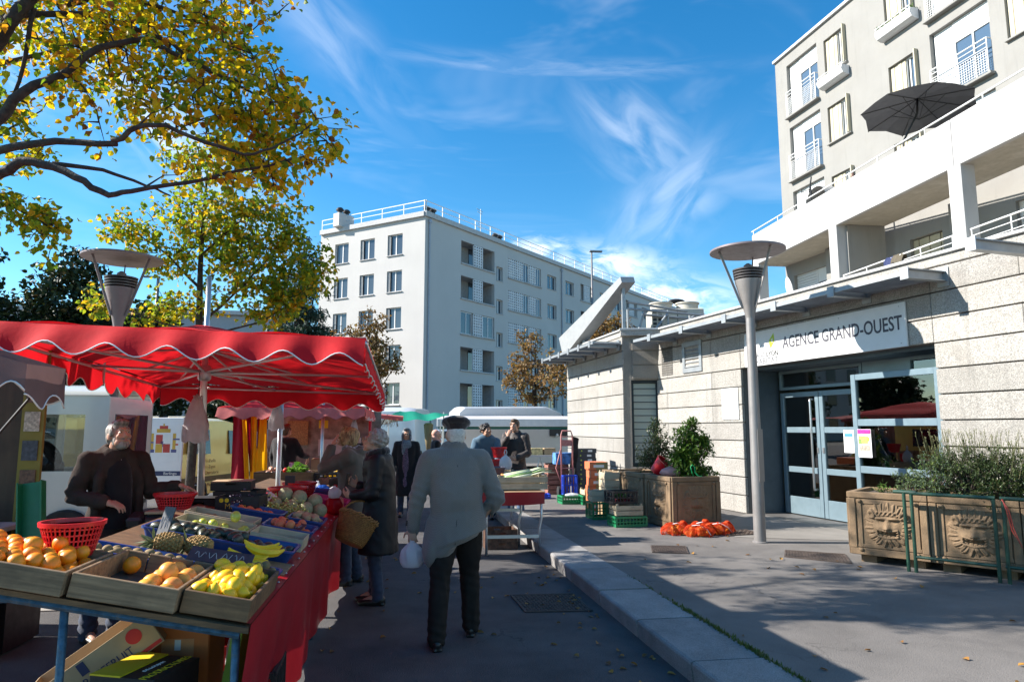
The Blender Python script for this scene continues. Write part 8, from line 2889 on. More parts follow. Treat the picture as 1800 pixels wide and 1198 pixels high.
man, Xm, Vm = person('elderly man in grey jacket and dark beret walking away with a white bag', (.37, 5.58, 0), R_(4), 1.74,
      dict(pelvis=(.01, 0, .95), waist=(.01, .0, 1.08), chest=(0, .04, 1.29), neck=(.0, .075, 1.475), head=(.015, .115, 1.595), pitch=8., yaw=4.,
       shL=(-.205, .03, 1.40), elL=(-.30, .0, 1.12), wrL=(-.33, .06, .87), shR=(.205, .03, 1.40), elR=(.335, -.04, 1.10), wrR=(.235, .08, .93),
       hipL=(-.085, 0, .92), knL=(-.12, -.07, .50), anL=(-.155, -.17, .09), hipR=(.10, 0, .92), knR=(.145, .13, .50), anR=(.16, .14, .09),
       toeL=-6., toeR=14., heelL=0, hdL=(0, .05, -1), hnL=(.3, .9, 0), crL=.95, hdR=(-.3, .5, -.8), hnR=(-1, 0, 0)),
      w=1.16, skin=SK3, vox=.009, cvox=.014, face=False, belly=.02, shoes=m_shoe,
      bottom=dict(mat=fabric('black_corduroy', (.016, .012, .010), sheen=0.), wide=1.12, amp=.008),
      top=dict(mat=m_tweed, hem=.74, flare=1.16, extra=[jacket_tail, collar], amp=.009, smooth=4, sl=1.04, k=1.05, wsc=(5.5, 5.5, 3.4), seed=2.4, vox=.012, cuff=.98),
      hair=dict(mat=h_white, shape=lambda mb, X: (mb.sph((0, -.035, .015), (.079, .088, .082), 18, 12, X=X), mb.sph((0, -.06, -.035), (.066, .045, .04), 14, 10, X=X)), amp=.003))
mb = MB()
mb.sph((.0, -.03, .105), (.122, .128, .050), 26, 12, (R_(-8), R_(4), 0), X=Xm)
mb.sph((.02, .03, .104), (.10, .09, .044), 20, 10, (R_(-20), 0, 0), X=Xm)
mb.sph((0, -.045, .068), (.086, .085, .045), 20, 10, X=Xm)
me = remesh(mb, .008, 4)
wrinkle(me, .003, (9, 9, 9), 4.)
mlink('beret', me, fabric('dark_beret', (.022, .012, .011), sheen=.5), man)
for k in range(3):
 MB().sph(tuple(Vm['elL'].lerp(Vm['wrL'], .88 - .055 * k) + Vector((-.055, -.02, 0))), .008, 8, 6).B('button', m_black, man)
jk = [c for c in man.children if c.name.startswith('jacket')][0]
for v in jk.data.vertices:
 if v.co.z < 1.06 and abs(v.co.x) < .30:
  v.co.z += (1.06 - v.co.z) * (.16 + .95 * v.co.x)
mb = MB()
mb.tube([(.005, -.098, 1.36), (.0, -.125, 1.2), (.0, -.142, 1.05), (-.01, -.178, .92), (-.02, -.182, .76)], .0035, 5)
mb.B('back_seam', fabric('tweed_dark', (.05, .045, .04)), man, smooth=True)  # seam in a darker tone than the jacket, so its line shows
bag_w = Vm['wrL'] + Vector((0, .01, -.06))
wp = Matrix.Translation((.37, 5.58, 0)) @ Matrix.Rotation(R_(4), 4, 'Z') @ bag_w
soft_bag('white knotted carrier bag in the hand of the man in grey', (wp.x, wp.y, wp.z - .245), (.18, .13, .215), m_bagw, 12, handles=True)
m_bcoat = M('black_nylon', (.012, .012, .014), .55, var=.1, scale=5, bump=.1, bscale=60, spec=.3)
def fur_collar(mb, V, s, Hm):
 pass
lady, Xl, Vl = person('white haired lady in black quilted coat carrying a wicker basket', (-.27, 6.86, 0), R_(78), 1.66,
      dict(neck=(0, .03, 1.47), head=(0, .075, 1.60), pitch=-14., yaw=3., chest=(0, .02, 1.29),
       shL=(-.17, .0, 1.40), elL=(-.24, .02, 1.10), wrL=(-.17, .24, 1.07), shR=(.17, .0, 1.40), elR=(.23, .02, 1.10), wrR=(.06, .25, 1.15),
       anL=(-.07, -.02, .09), knL=(-.08, .03, .50), anR=(.08, .05, .09), knR=(.08, .06, .5), hdL=(.4, .9, .1), hnL=(.7, -.3, .4), hdR=(-.5, .7, .5), hnR=(-.7, -.5, .2), crL=.7, crR=.9),
      w=1.08, skin=SK3, vox=.0075, female=True, shoes=m_shoe,
      bottom=dict(mat=m_jean, wide=.95),
      top=dict(mat=m_bcoat, name='coat', hem=.50, flare=1.24, amp=.008, sl=1.06, k=1.06, wsc=(5, 5, 6), seed=6.),
      hair=dict(mat=strand_hair('curly_grey', (.26, .22, .19), (.46, .41, .36)), shape=hair_curly, amp=.004, wsc=(45, 45, 45)))
mb = MB()
for k in range(14):
 a = 2 * math.pi * k / 14
 mb.sph((.088 * math.cos(a), .035 + .085 * math.sin(a), 1.405 - .02 * math.sin(a)), (.036, .036, .045), 8, 6)
me = remesh(mb, .01, 3)
wrinkle(me, .006, (30, 30, 30), 2.)
mlink('fur_collar', me, fabric('black_fur', (.010, .010, .011), sheen=.6), lady)
mb = MB()
for sx in (-1, 1):
 mb.tube([Xl @ Vector((sx * .031 + .02 * math.cos(a), .102, .004 + .017 * math.sin(a))) for a in [2 * math.pi * q / 14 for q in range(15)]], .0016, 5)
 mb.tube([Xl @ Vector((sx * .052, .10, .008)), Xl @ Vector((sx * .078, .0, .01))], .0016, 5)
mb.B('spectacles', m_gtube, lady)
LM = Matrix.Translation((-.27, 6.86, 0)) @ Matrix.Rotation(R_(78), 4, 'Z')
m_wick = M('wicker', (.33, .16, .045), .65, var=.35, scale=40, bump=.4, bscale=90)
bk_c = LM @ Vector((-.27, .22, 1.02))
bk = thing('wicker_basket', 'deep brown wicker basket hanging from the lady\'s arm', 'basket', (bk_c.x, bk_c.y, bk_c.z - .43))
bk.rotation_euler = (R_(-14), R_(26), R_(10))
bk.scale = (.86, .86, .86)
mb = MB()
nrow, nst = 17, 30
def bk_r(f):
 return .13 + .065 * f ** .8
for j in range(nrow):
 f = j / (nrow - 1)
 z = .02 + .26 * f
 pts = []
 for k in range(nst * 2 + 1):
  a = math.pi * k / nst
  rr = bk_r(f) + .006 * (1 if (k + j) % 2 else -1)
  pts.append((rr * 1.12 * math.cos(a), rr * math.sin(a), z))
 mb.tube(pts, .0085, 5, False)
mb.B('weave', m_wick, bk, smooth=True)
mb = MB()
for k in range(nst):
 a = 2 * math.pi * k / nst
 mb.tube([(bk_r(f) * 1.12 * math.cos(a), bk_r(f) * math.sin(a), .01 + .27 * f) for f in (0, .3, .6, 1.)], .006, 5)
tag(mb.B('stake', m_wick, bk, smooth=True), kind='stuff')
mb = MB()
for q in range(3):
 pts = []
 for k in range(61):
  a = 2 * math.pi * k / 60
  ph = a * 12 + q * 2.1
  rr = .197 + .014 * math.cos(ph)
  pts.append((rr * 1.12 * math.cos(a), rr * math.sin(a), .285 + .018 * math.sin(ph) + .006 * q))
 mb.tube(pts, .010, 6, False)
mb.B('rim_braid', m_wick, bk, smooth=True)
mb = MB()
mb.lathe([(0, 0.005), (.12, .005), (.135, .02), (0, .02)], 24, sx=1.12)
mb.B('base', m_wick, bk)
mb = MB()
for q in range(2):
 pts = []
 for k in range(25):
  a = math.pi * k / 24
  pts.append((.20 * math.cos(a), .008 * math.cos(a * 14 + q * 3.1), .28 + .20 * math.sin(a) + .008 * math.sin(a * 14 + q * 3.1)))
 mb.tube(pts, .009, 6)
mb.B('handle', m_wick, bk, smooth=True)
ph = LM @ (Vl['wrR'] + Vector((-.05, .09, .05)))
o = MB().box((0, 0, 0), (.075, .009, .15), ch=.004).B('phone', m_black, loc=(ph.x, ph.y, ph.z), rz=(R_(8), 0, R_(70)))
tag(o, 'dark phone held up in the lady\'s hand', 'phone')
m_parka = fabric('olive_parka', (.11, .10, .082), .75, var=.15, bump=.15, bscale=60)
def hood(mb, V, s, Hm):
 mb.sph((0, -.075 * s, 1.435 * s), (.125 * s, .075 * s, .075 * s), 16, 10)
wom, Xw, Vw = person('woman in olive parka lifting a hand to her blonde hair', (-.60, 7.75, 0), R_(84), 1.69,
      dict(neck=(0, .02, 1.475), head=(0, .075, 1.60), pitch=-20., yaw=-4., chest=(0, .01, 1.29),
       shL=(-.18, .02, 1.40), elL=(-.20, .28, 1.27), wrL=(-.13, .22, 1.50), shR=(.18, .0, 1.40), elR=(.24, .06, 1.12), wrR=(.12, .27, 1.10),
       hdL=(.35, -.25, .9), hnL=(.6, -.75, 0), crL=.4, hdR=(-.4, .9, .1), anL=(-.10, .03, .09), anR=(.10, -.06, .09), knL=(-.10, .05, .5)),
      w=1.08, skin=SK1, vox=.0075, female=True, shoes=m_shoe,
      bottom=dict(mat=m_jean, wide=1.0),
      top=dict(mat=m_parka, name='parka', hem=.56, flare=1.18, amp=.013, smooth=3, sl=1.06, k=1.05, extra=[hood], seed=9., wsc=(7, 7, 4)),
      hair=dict(mat=strand_hair('blonde_streaks', (.13, .075, .035), (.50, .34, .16)), shape=hair_bob, amp=.004, wsc=(60, 40, 12)))
mb = MB()
for k in range(12):
 a = 2 * math.pi * k / 12
 mb.sph((.078 * math.cos(a), .03 + .078 * math.sin(a), 1.435 + .012 * math.sin(3 * a)), (.03, .03, .028), 8, 6)
me = remesh(mb, .01, 3)
mlink('scarf', me, M('patterned_scarf', (.30, .30, .31), .9, var=.9, scale=45), wom)
m_bomb = M('brown_black_jacket', (.042, .030, .025), .9, var=.25, scale=6, bump=.3, bscale=70, spec=.15)
SELR = R_(224)
def open_jacket(mb, V, s, Hm):
 limb(mb, [V['neck'] + Vector((-.09, -.03, -.01)), V['neck'] + Vector((0, -.08, .02)), V['neck'] + Vector((.09, -.03, -.01))], [.045 * s, .055 * s, .045 * s])
 for sx in (-1, 1):
  limb(mb, [V['neck'] + Vector((sx * .085, .05, -.03)), V['chest'] + Vector((sx * .15, .11, -.02)), V['waist'] + Vector((sx * .165, .115, -.03)), Vector((sx * .175, .11, .80 * s))], [.03 * s, .028 * s, .03 * s, .028 * s], 10)
sel, Xs, Vs = person('grey bearded seller in open dark jacket reaching for the red basket', (-2.36, 6.02, 0), SELR, 1.725,
      dict(neck=(0, .015, 1.48), head=(0, .055, 1.61), pitch=-14., yaw=4., chest=(0, .0, 1.30),
       shL=(-.20, .0, 1.41), elL=(-.28, .06, 1.15), wrL=(-.42, .27, 1.19), shR=(.20, .0, 1.41), elR=(.27, -.02, 1.14), wrR=(.14, .24, 1.10),
       hdL=(-.75, .45, -.25), hnL=(.1, .1, -1), crL=.35, hdR=(-.75, .55, -.25), hnR=(-.3, -.2, -1), crR=.55),
      w=.96, skin=SK1, vox=.0065, shoes=m_shoe,
      bottom=dict(mat=m_jean, wide=1.05),
      top=dict(mat=m_bomb, hem=.80, flare=1.08, amp=.013, smooth=3, sl=1.0, k=1.0, extra=[open_jacket, collar], seed=14., wsc=(6, 6, 6), vox=.012),
      hair=dict(mat=strand_hair('silver_hair', (.13, .115, .10), (.36, .33, .30)), shape=hair_short, amp=.004, wsc=(50, 50, 20)))
mb = MB()
loft(mb, [(0, .075, .86, .11, .095), (0, .078, 1.0, .112, .098), (0, .078, 1.2, .11, .092), (0, .068, 1.34, .10, .084), (0, .042, 1.43, .07, .072), (0, .03, 1.47, .06, .062)], 24)
me = remesh(mb, .012, 4)
wrinkle(me, .004, (8, 8, 6), 3.)
mlink('sweater', me, fabric('black_sweater', (.008, .008, .010)), sel)
MB().tube([(0, .10, 1.46), (0, .122, 1.40), (0, .138, 1.34)], .004, 6).B('zip', m_alu, sel)
mb = MB()
mb.sph((0, .040, -.080), (.053, .052, .040), 18, 12, X=Xs)
mb.sph((0, .066, -.096), (.030, .030, .024), 14, 10, X=Xs)
for sx in (-1, 1):
 mb.sph((sx * .052, .022, -.045), (.014, .032, .042), 12, 8, X=Xs)
 mb.sph((sx * .022, .100, -.0465), (.018, .009, .007), 10, 6, X=Xs)
me = remesh(mb, .006, 2)
wrinkle(me, .0025, (60, 60, 60), 3.)
mlink('beard', me, strand_hair('silver_hair', None, None), sel)
hij, Xh, Vh = person('woman in black coat and grey patterned headscarf walking towards the camera', (-.05, 13.3, 0), R_(176), 1.64,
      dict(elR=(.25, .0, 1.12), wrR=(.26, .16, .92), elL=(-.25, 0, 1.12), wrL=(-.24, .12, .9), crL=.9, crR=.9, knL=(-.1, .08, .5), anL=(-.1, .1, .1)),
      w=1.08, skin=SK2, vox=.0095, cvox=.016, female=True, shoes=m_shoe,
      bottom=dict(mat=m_jean), top=dict(mat=fabric('black_wool', (.010, .009, .010)), name='coat', hem=.42, flare=1.25, amp=.008, seed=21.),
      hair=dict(mat=M('grey_scarf', (.13, .15, .17), .8, var=.6, scale=22), name='headscarf', vox=.01, smooth=3, amp=.004, wsc=(22, 22, 22),
        shape=lambda mb, X: (mb.sph((0, -.035, .042), (.094, .10, .098), 18, 12, X=X), mb.sph((0, -.05, -.05), (.085, .075, .09), 16, 10, X=X), mb.sph((-.078, .03, -.04), (.025, .05, .08), 12, 8, X=X), mb.sph((.078, .03, -.04), (.025, .05, .08), 12, 8, X=X), mb.sph((0, .04, -.15), (.085, .07, .06), 14, 10, X=X), mb.sph((.03, .09, -.22), (.07, .04, .10), 14, 10, X=X), mb.sph((-.04, .09, -.20), (.07, .035, .09), 14, 10, X=X), mb.sph((.05, .10, -.32), (.04, .03, .10), 12, 8, X=X), mb.sph((0, .075, .112), (.07, .03, .03), 12, 8, X=X))))
mb = MB()
loft(mb, [(0, .075, .45, .10, .10), (0, .07, .8, .08, .085), (0, .065, 1.1, .075, .085), (0, .06, 1.32, .06, .07)], 20)
me = remesh(mb, .016, 3)
wrinkle(me, .006, (9, 9, 3), 2.)
mlink('dress', me, M('speckled_dress', (.10, .06, .09), .8, var=1., scale=60), hij)
person('woman in pink headscarf behind the man in the grey jacket', (.62, 16.2, 0), R_(-80), 1.60, {}, w=1.0, skin=SK1, vox=.011, cvox=.018, female=True, shoes=m_shoe,
  bottom=dict(mat=m_jean), top=dict(mat=fabric('black_wool'), name='coat', hem=.6, flare=1.15, seed=31.),
  hair=dict(mat=M('pink_scarf', (.56, .30, .23), .8, var=.15, scale=20), name='headscarf', vox=.012, smooth=3, amp=.004, wsc=(22, 22, 22),
     shape=lambda mb, X: (mb.sph((0, -.035, .042), (.096, .104, .10), 18, 12, X=X), mb.sph((0, -.05, -.06), (.09, .085, .10), 16, 10, X=X), mb.sph((0, .0, -.16), (.12, .11, .06), 14, 10, X=X), mb.sph((0, .06, -.15), (.085, .06, .06), 14, 10, X=X))))
person('curly haired man in blue sweater leaning over the vegetable table', (1.42, 12.75, 0), R_(172), 1.80,
  dict(pelvis=(0, -.05, .95), waist=(0, .0, 1.08), chest=(.0, .10, 1.27), neck=(.0, .19, 1.43), head=(-.0, .26, 1.555), pitch=-12., yaw=34.,
   shL=(-.18, .16, 1.36), shR=(.18, .16, 1.36), elL=(-.23, .25, 1.10), wrL=(-.16, .38, .90), elR=(.24, .24, 1.10), wrR=(.20, .42, .90), hdL=(0, .6, -.7), hdR=(0, .6, -.7)),
  w=1.0, skin=SK2, vox=.0095, cvox=.015, shoes=m_shoe, bottom=dict(mat=m_jean),
  top=dict(mat=fabric('blue_sweater', (.075, .13, .18), bump=.4, bscale=120), name='sweater', hem=.86, flare=1.0, seed=41., amp=.007),
  hair=dict(mat=h_dark, shape=hair_wavy, amp=.005, wsc=(40, 40, 40)))
person('man in dark brown jacket holding a hand to his mouth', (1.98, 12.85, 0), R_(142), 1.82,
  dict(head=(0, .035, 1.625), pitch=-6., yaw=10., shR=(.20, .0, 1.42), elR=(.25, .14, 1.16), wrR=(.05, .20, 1.43), hdR=(-.35, -.10, .9), hnR=(.2, -.9, 0), crR=1.0,
   elL=(-.26, .02, 1.14), wrL=(-.16, .24, 1.06), hdL=(.5, .8, 0), crL=.9),
  w=1.06, skin=SK1, vox=.0095, cvox=.015, shoes=m_shoe, bottom=dict(mat=m_jean2),
  top=dict(mat=fabric('brown_jacket', (.040, .030, .027), .6), hem=.86, flare=1.08, seed=51., amp=.012, sl=1.05, extra=[collar]),
  hair=dict(mat=h_brown, shape=hair_short, amp=.005, wsc=(40, 40, 30)))
person('seller in black at the second stall seen from behind', (-2.25, 13.15, 0), R_(-24), 1.72, dict(pitch=-14., elR=(.28, .12, 1.18), wrR=(.26, .34, 1.14), elL=(-.28, .02, 1.14)), w=1.16, skin=SK1, vox=.011, cvox=.018, shoes=m_shoe, face=False,
  bottom=dict(mat=m_jean), top=dict(mat=fabric('black_sweater'), name='sweater', hem=.84, seed=61., k=1.06), hair=dict(mat=h_brown, shape=hair_short, amp=.004))
person('dark haired passer-by half hidden behind the grey jacket', (1.22, 19.0, 0), R_(40), 1.58, dict(), skin=SK1, vox=.012, cvox=.02, shoes=m_shoe, face=False,
  bottom=dict(mat=m_jean), top=dict(mat=fabric('dark_navy', (.02, .02, .028)), hem=.82, seed=71.), hair=dict(mat=h_dark, shape=hair_short, amp=.004))
# trees
m_tbark = M('linden_bark', (.045, .035, .030), .95, var=.45, scale=14, bump=1., bscale=50, stain=.5, stain_col=(.13, .12, .07), stain_scale=6)
AUT = [(0, (.13, .22, .012)), (.20, (.24, .33, .014)), (.36, (.44, .44, .014)), (.52, (.72, .50, .012)), (.82, (.86, .52, .010)), (.92, (.62, .25, .010)), (1, (.25, .09, .02))]
m_aut = leaf_mat('linden_autumn_leaf', AUT, .62)
m_autg = leaf_mat('linden_green_gold_leaf', [(0, (.12, .20, .015)), (.35, (.22, .32, .02)), (.6, (.36, .37, .015)), (.85, (.68, .46, .014)), (1, (.66, .34, .014))], .58)
m_brownl = leaf_mat('brown_leaf', [(0, (.14, .08, .03)), (.4, (.22, .12, .035)), (.75, (.30, .17, .045)), (1, (.20, .17, .05))], .35)
m_dkg = leaf_mat('evergreen_leaf', [(0, (.012, .025, .008)), (.5, (.025, .045, .014)), (.9, (.05, .065, .02)), (1, (.09, .06, .02))], .2)
m_ced = leaf_mat('cedar_needle', [(0, (.02, .045, .03)), (.6, (.035, .07, .045)), (1, (.06, .10, .055))], .15)
def round_leaf(mb, p, d, up, ln, wd, fold=.18, droop=.15):
 d = d.normalized()
 s_ = d.cross(up)
 if s_.length < 1e-4:
  s_ = d.orthogonal()
 s_.normalize()
 n = s_.cross(d)
 f = n * wd * fold
 P0 = p
 A1, B1 = p + d * ln * .22 + s_ * wd * .43 + f, p + d * ln * .22 - s_ * wd * .43 + f
 A2, B2 = p + d * ln * .62 + s_ * wd * .40 + f * .7, p + d * ln * .62 - s_ * wd * .40 + f * .7
 T_ = p + d * ln - n * ln * droop
 C_ = p + d * ln * .45
 o = len(mb.v)
 mb.v += [tuple(x) for x in (P0, A1, A2, T_, B2, B1, C_)]
 mb.f += [(o + a, o + (a + 1) % 6, o + 6) for a in range(6)]
 mb.mi += [0] * 6
def grow(label, loc, trunk, limbs, ells, n_cl, per, ln, mat, seed, leaf_fn=round_leaf, spread=.22, twig=.006, singles=0, cat='tree', hang=.45, name='linden_tree', trunk_mat=None, bare=0):
 r = random.Random(seed)
 org = Vector(loc)
 t = thing(name, label, cat, loc)
 tm = trunk_mat or m_tbark
 mb = MB()
 mb.tube([Vector(p) - org for p, _ in trunk], [q for _, q in trunk], 12)
 mb.B('trunk', tm, t, smooth=True)
 anchors = [Vector(p) for p, q in trunk[-3:]]
 for pts, r0, r1 in limbs:
  pts = [Vector(p) for p in pts]
  fine = []
  for a, b in zip(pts, pts[1:]):
   for k in range(3):
    q = a.lerp(b, k / 3)
    fine.append(q + Vector((r.uniform(-1, 1), r.uniform(-1, 1), r.uniform(-1, 1))) * .012)
  fine.append(pts[-1])
  n = len(fine)
  mb = MB()
  mb.tube([p - org for p in fine], [(r0 + (r1 - r0) * (k / (n - 1)) ** .8) * .8 for k in range(n)], 8)
  mb.B('limb', tm, t, smooth=True)
  anchors += fine[2:]
 vol = [e[1][0] * e[1][1] * e[1][2] * (e[2] if len(e) > 2 else 1) for e in ells]
 tw, lf = MB(), MB()
 cand = []
 lobes = lambda d: 1 + .22 * math.sin(d.x * 6 + seed) * math.sin(d.y * 5 + 1) + .15 * math.sin(d.z * 9 + seed * 2)
 for k in range(n_cl):
  e = r.choices(ells, vol)[0]
  d = rvec(r)
  q = r.uniform(.15, 1.) ** .45 * lobes(d)
  c = Vector(e[0]) + Vector((d.x * e[1][0] * q, d.y * e[1][1] * q, d.z * e[1][2] * q))
  best = sorted(anchors, key=lambda a: (a - c).length + r.uniform(0, .25))[0]
  mid = best.lerp(c, .5) + Vector((r.uniform(-.1, .1), r.uniform(-.1, .1), .06 + .05 * (c - best).length)) * min(1, (c - best).length)
  tw.tube([best - org, mid - org, c - org], [twig * 1.7, twig, twig * .45], 4, False)
  anchors.append(mid)
  if r.random() < .5:
   anchors.append(c)
  if r.random() < bare:
   continue
  dr = (c - best).normalized() if (c - best).length > 1e-3 else Vector((0, 0, 1))
  for j in range(per):
   f = r.random()
   p = mid.lerp(c, .25 + .85 * f) + rvec(r) * spread * r.random() ** .6
   ld = (dr * .4 + rvec(r) + Vector((0, 0, -hang))).normalized()
   sz = ln * r.uniform(.7, 1.25)
   cand.append((p - org, ld, (Vector((0, 0, 1)) + rvec(r) * .9).normalized(), sz))
 if singles:
  cam_p = Vector((0, 0, 1.65)) - org
  order = sorted(range(len(cand)), key=lambda i: (cand[i][0] - cam_p).length + (4 if cand[i][0].z + org.z > 6.2 or cand[i][0].x + org.x < -4.4 else 0))
  pick = set(order[:singles])
 else:
  pick = set()
 mbl = MB()
 leaf_fn(mbl, Vector((0, 0, 0)), Vector((0, 1, 0)), Vector((0, 0, 1)), 1., .88)
 if pick:
  o0 = mbl.B('leaf', mat, t, fix=False)
  lme = o0.data
  bpy.data.objects.remove(o0)
 for i, (p, ld, up, sz) in enumerate(cand):
  if i in pick:
   o = link('leaf', lme, t)
   y = ld
   x = y.cross(up).normalized()
   z = x.cross(y)
   M3 = Matrix((x, y, z)).transposed().to_4x4()
   o.matrix_basis = Matrix.Translation(p) @ M3 @ Matrix.Scale(sz, 4)
  else:
   leaf_fn(lf, p, ld, up, sz, sz * .88)
 tag(lf.B('crown', mat, t, fix=False), kind='stuff')
 tag(tw.B('twig', tm, t), kind='stuff')
 return t
B1 = [(-5.2, 6.9, 3.2), (-4.17, 6.73, 4.83), (-3.87, 6.63, 5.28), (-3.69, 6.57, 5.52), (-3.53, 6.61, 5.85)]
B2 = [(-5.3, 6.9, 3.3), (-4.16, 6.8, 4.31), (-3.85, 6.72, 4.54), (-3.65, 6.66, 4.76), (-3.33, 6.69, 4.99), (-3.03, 6.71, 5.29), (-2.61, 6.73, 5.43), (-2.25, 6.8, 5.29), (-1.77, 6.85, 5.08), (-1.48, 6.93, 4.95)]
B3 = [(-5.4, 6.8, 3.5), (-4.03, 6.6, 4.16), (-3.73, 6.55, 4.16), (-3.22, 6.46, 4.23), (-2.68, 6.39, 4.21)]
B3b = [(-2.71, 6.39, 4.22), (-2.5, 6.34, 4.37), (-2.25, 6.3, 4.37), (-1.92, 6.37, 4.26), (-1.58, 6.43, 4.19), (-1.34, 6.48, 4.28), (-1.09, 6.52, 4.47)]
B4 = [(-5.5, 6.7, 3.0), (-3.9, 6.43, 3.74), (-3.6, 6.37, 3.87), (-3.41, 6.32, 3.97), (-3.13, 6.29, 3.94), (-2.86, 6.26, 3.79), (-2.66, 6.25, 3.67), (-2.5, 6.32, 3.75), (-2.07, 6.44, 3.91), (-1.6, 6.55, 4.08), (-1.04, 6.64, 4.29)]
B5 = [(-3.16, 6.29, 3.95), (-2.8, 6.44, 3.97), (-2.47, 6.6, 3.91), (-2.29, 6.68, 3.84)]
B6 = [(-3.87, 6.63, 5.28), (-3.94, 6.8, 5.59), (-3.27, 6.89, 5.75), (-2.85, 7.03, 5.71), (-2.53, 7.1, 5.62), (-2.27, 7.19, 5.41), (-1.69, 7.22, 5.28), (-1.16, 7.27, 5.09)]
B7 = [(-3.61, 6.65, 5.61), (-3.68, 6.72, 5.15), (-3.78, 6.78, 4.8)]
B8 = [(-3.55, 6.92, 5.82), (-3.08, 7.02, 6.06), (-2.57, 7.16, 6.01), (-2.0, 7.2, 5.83)]
limbs1 = [(B1, .11, .065), (B2, .085, .012), (B3, .065, .035), (B3b, .035, .01), (B4, .075, .012), (B5, .03, .01), (B6, .05, .012), (B7, .03, .02), (B8, .05, .012),
   ([(-5.6, 6.9, 3.8), (-5.4, 7.0, 5.2), (-5.0, 7.2, 6.6), (-4.4, 7.3, 7.6)], .13, .03), ([(-5.6, 6.9, 3.6), (-6.4, 6.4, 4.9), (-7.2, 6.2, 5.9)], .1, .02), ([(-5.4, 7.0, 4.6), (-4.8, 7.9, 5.6), (-4.2, 8.6, 6.3)], .08, .015)]
ells1 = [((-2.5, 6.95, 5.55), (.95, .6, .55), 1.6), ((-1.75, 6.9, 5.1), (.7, .5, .5), 1.7), ((-1.25, 6.8, 4.6), (.55, .45, .45), 2.3), ((-1.95, 6.8, 4.55), (.7, .5, .42), 1.8), ((-3.1, 6.9, 4.85), (.7, .5, .5), .9), ((-3.5, 6.9, 5.5), (.8, .6, .5), .9),
   ((-1.55, 6.75, 4.1), (.65, .4, .3), 1.7), ((-.95, 6.75, 4.42), (.32, .3, .26), 2.5), ((-2.4, 7.3, 6.2), (1.2, .8, .6), 1.), ((-3.8, 7.4, 6.6), (1.5, 1.2, .8), .45), ((-5.2, 7.6, 6.8), (1.6, 1.2, 1.0), .25), ((-6.4, 7.4, 5.8), (1.3, 1.0, .9), .15), ((-4.2, 8.5, 6.4), (1.2, 1.0, .7), .4)]
grow('big autumn linden whose yellow green boughs reach over the stalls', (-5.7, 6.9, 0), [((-5.7, 6.9, 0), .22), ((-5.68, 6.9, 1.5), .18), ((-5.6, 6.9, 3.0), .16), ((-5.6, 6.9, 3.9), .14)], limbs1, ells1, 680, 13, .074, m_aut, 11, singles=300, spread=.20)
grow('linden at the picture edge whose low branch hangs beside the lamp', (-6.6, 9.0, 0), [((-6.6, 9.0, 0), .18), ((-6.55, 9.0, 2.0), .15), ((-6.4, 8.95, 3.6), .12), ((-6.3, 8.9, 5.2), .08)],
  [([(-6.4, 8.95, 3.8), (-5.4, 8.7, 4.4), (-4.7, 8.55, 4.25), (-4.25, 8.6, 4.0)], .05, .01), ([(-6.4, 8.9, 4.2), (-5.6, 9.3, 5.2), (-5.0, 9.6, 5.9)], .05, .012), ([(-6.3, 8.9, 4.6), (-7.2, 8.7, 5.8)], .05, .012)],
  [((-4.35, 8.6, 4.05), (.42, .35, .24), 3.5), ((-4.75, 8.55, 4.2), (.4, .4, .28), 2.2), ((-5.6, 9.2, 5.4), (1.0, .9, .7), .7), ((-6.9, 8.9, 5.8), (1.2, 1.1, .8), .5), ((-4.25, 8.65, 3.72), (.2, .2, .16), 3.)], 200, 14, .085, m_autg, 23, spread=.18)
T2 = [((-3.84, 13.0, 0), .085), ((-3.79, 12.9, .9), .08), ((-3.72, 12.72, 2.17), .07), ((-3.69, 12.55, 3.41), .06), ((-3.69, 12.42, 4.45), .045), ((-3.65, 12.3, 5.34), .03), ((-3.6, 12.19, 6.13), .015)]
L2 = [([(-3.69, 12.55, 3.5), (-3.3, 12.4, 3.75), (-2.9, 12.3, 4.15), (-2.5, 12.2, 4.6)], .04, .012), ([(-3.7, 12.5, 3.2), (-3.2, 12.5, 3.35), (-2.6, 12.4, 3.5), (-2.0, 12.2, 3.9)], .035, .01), ([(-3.69, 12.45, 4.1), (-4.3, 12.5, 4.7), (-4.9, 12.5, 5.1)], .035, .01), ([(-3.7, 12.5, 3.3), (-4.4, 12.6, 3.5), (-5.2, 12.7, 3.8)], .03, .01), ([(-3.66, 12.4, 4.7), (-3.1, 12.2, 5.2), (-2.5, 12.1, 5.5)], .03, .01), ([(-3.2, 12.4, 4.0), (-2.4, 12.2, 4.2), (-1.8, 12.1, 4.6)], .025, .008)]
E2 = [((-3.6, 12.3, 5.2), (.8, .8, .7), 1.2), ((-2.6, 12.2, 5.1), (.75, .7, .55), 1.5), ((-2.9, 12.3, 4.4), (.7, .6, .45), 1.5), ((-2.05, 12.2, 4.2), (.55, .5, .45), 2.), ((-1.75, 12.1, 4.8), (.3, .35, .3), 2.), ((-4.25, 12.5, 4.5), (.55, .55, .4), 1.3), ((-4.9, 12.5, 5.1), (.5, .5, .35), 1.8), ((-5.3, 12.7, 3.85), (.4, .4, .35), 2.2), ((-2.6, 12.35, 3.75), (.6, .5, .35), 1.8), ((-3.7, 12.5, 3.9), (.7, .5, .35), 1.3), ((-4.4, 12.6, 3.6), (.5, .4, .28), 1.6), ((-3.4, 12.3, 6.2), (1.0, .9, .6), .9), ((-1.6, 12.15, 4.35), (.35, .35, .25), 2.)]
grow('slender linden with golden green leaves rising behind the red canopy', (-3.84, 13.0, 0), T2, L2, E2, 620, 12, .088, m_autg, 37, spread=.20, twig=.005)
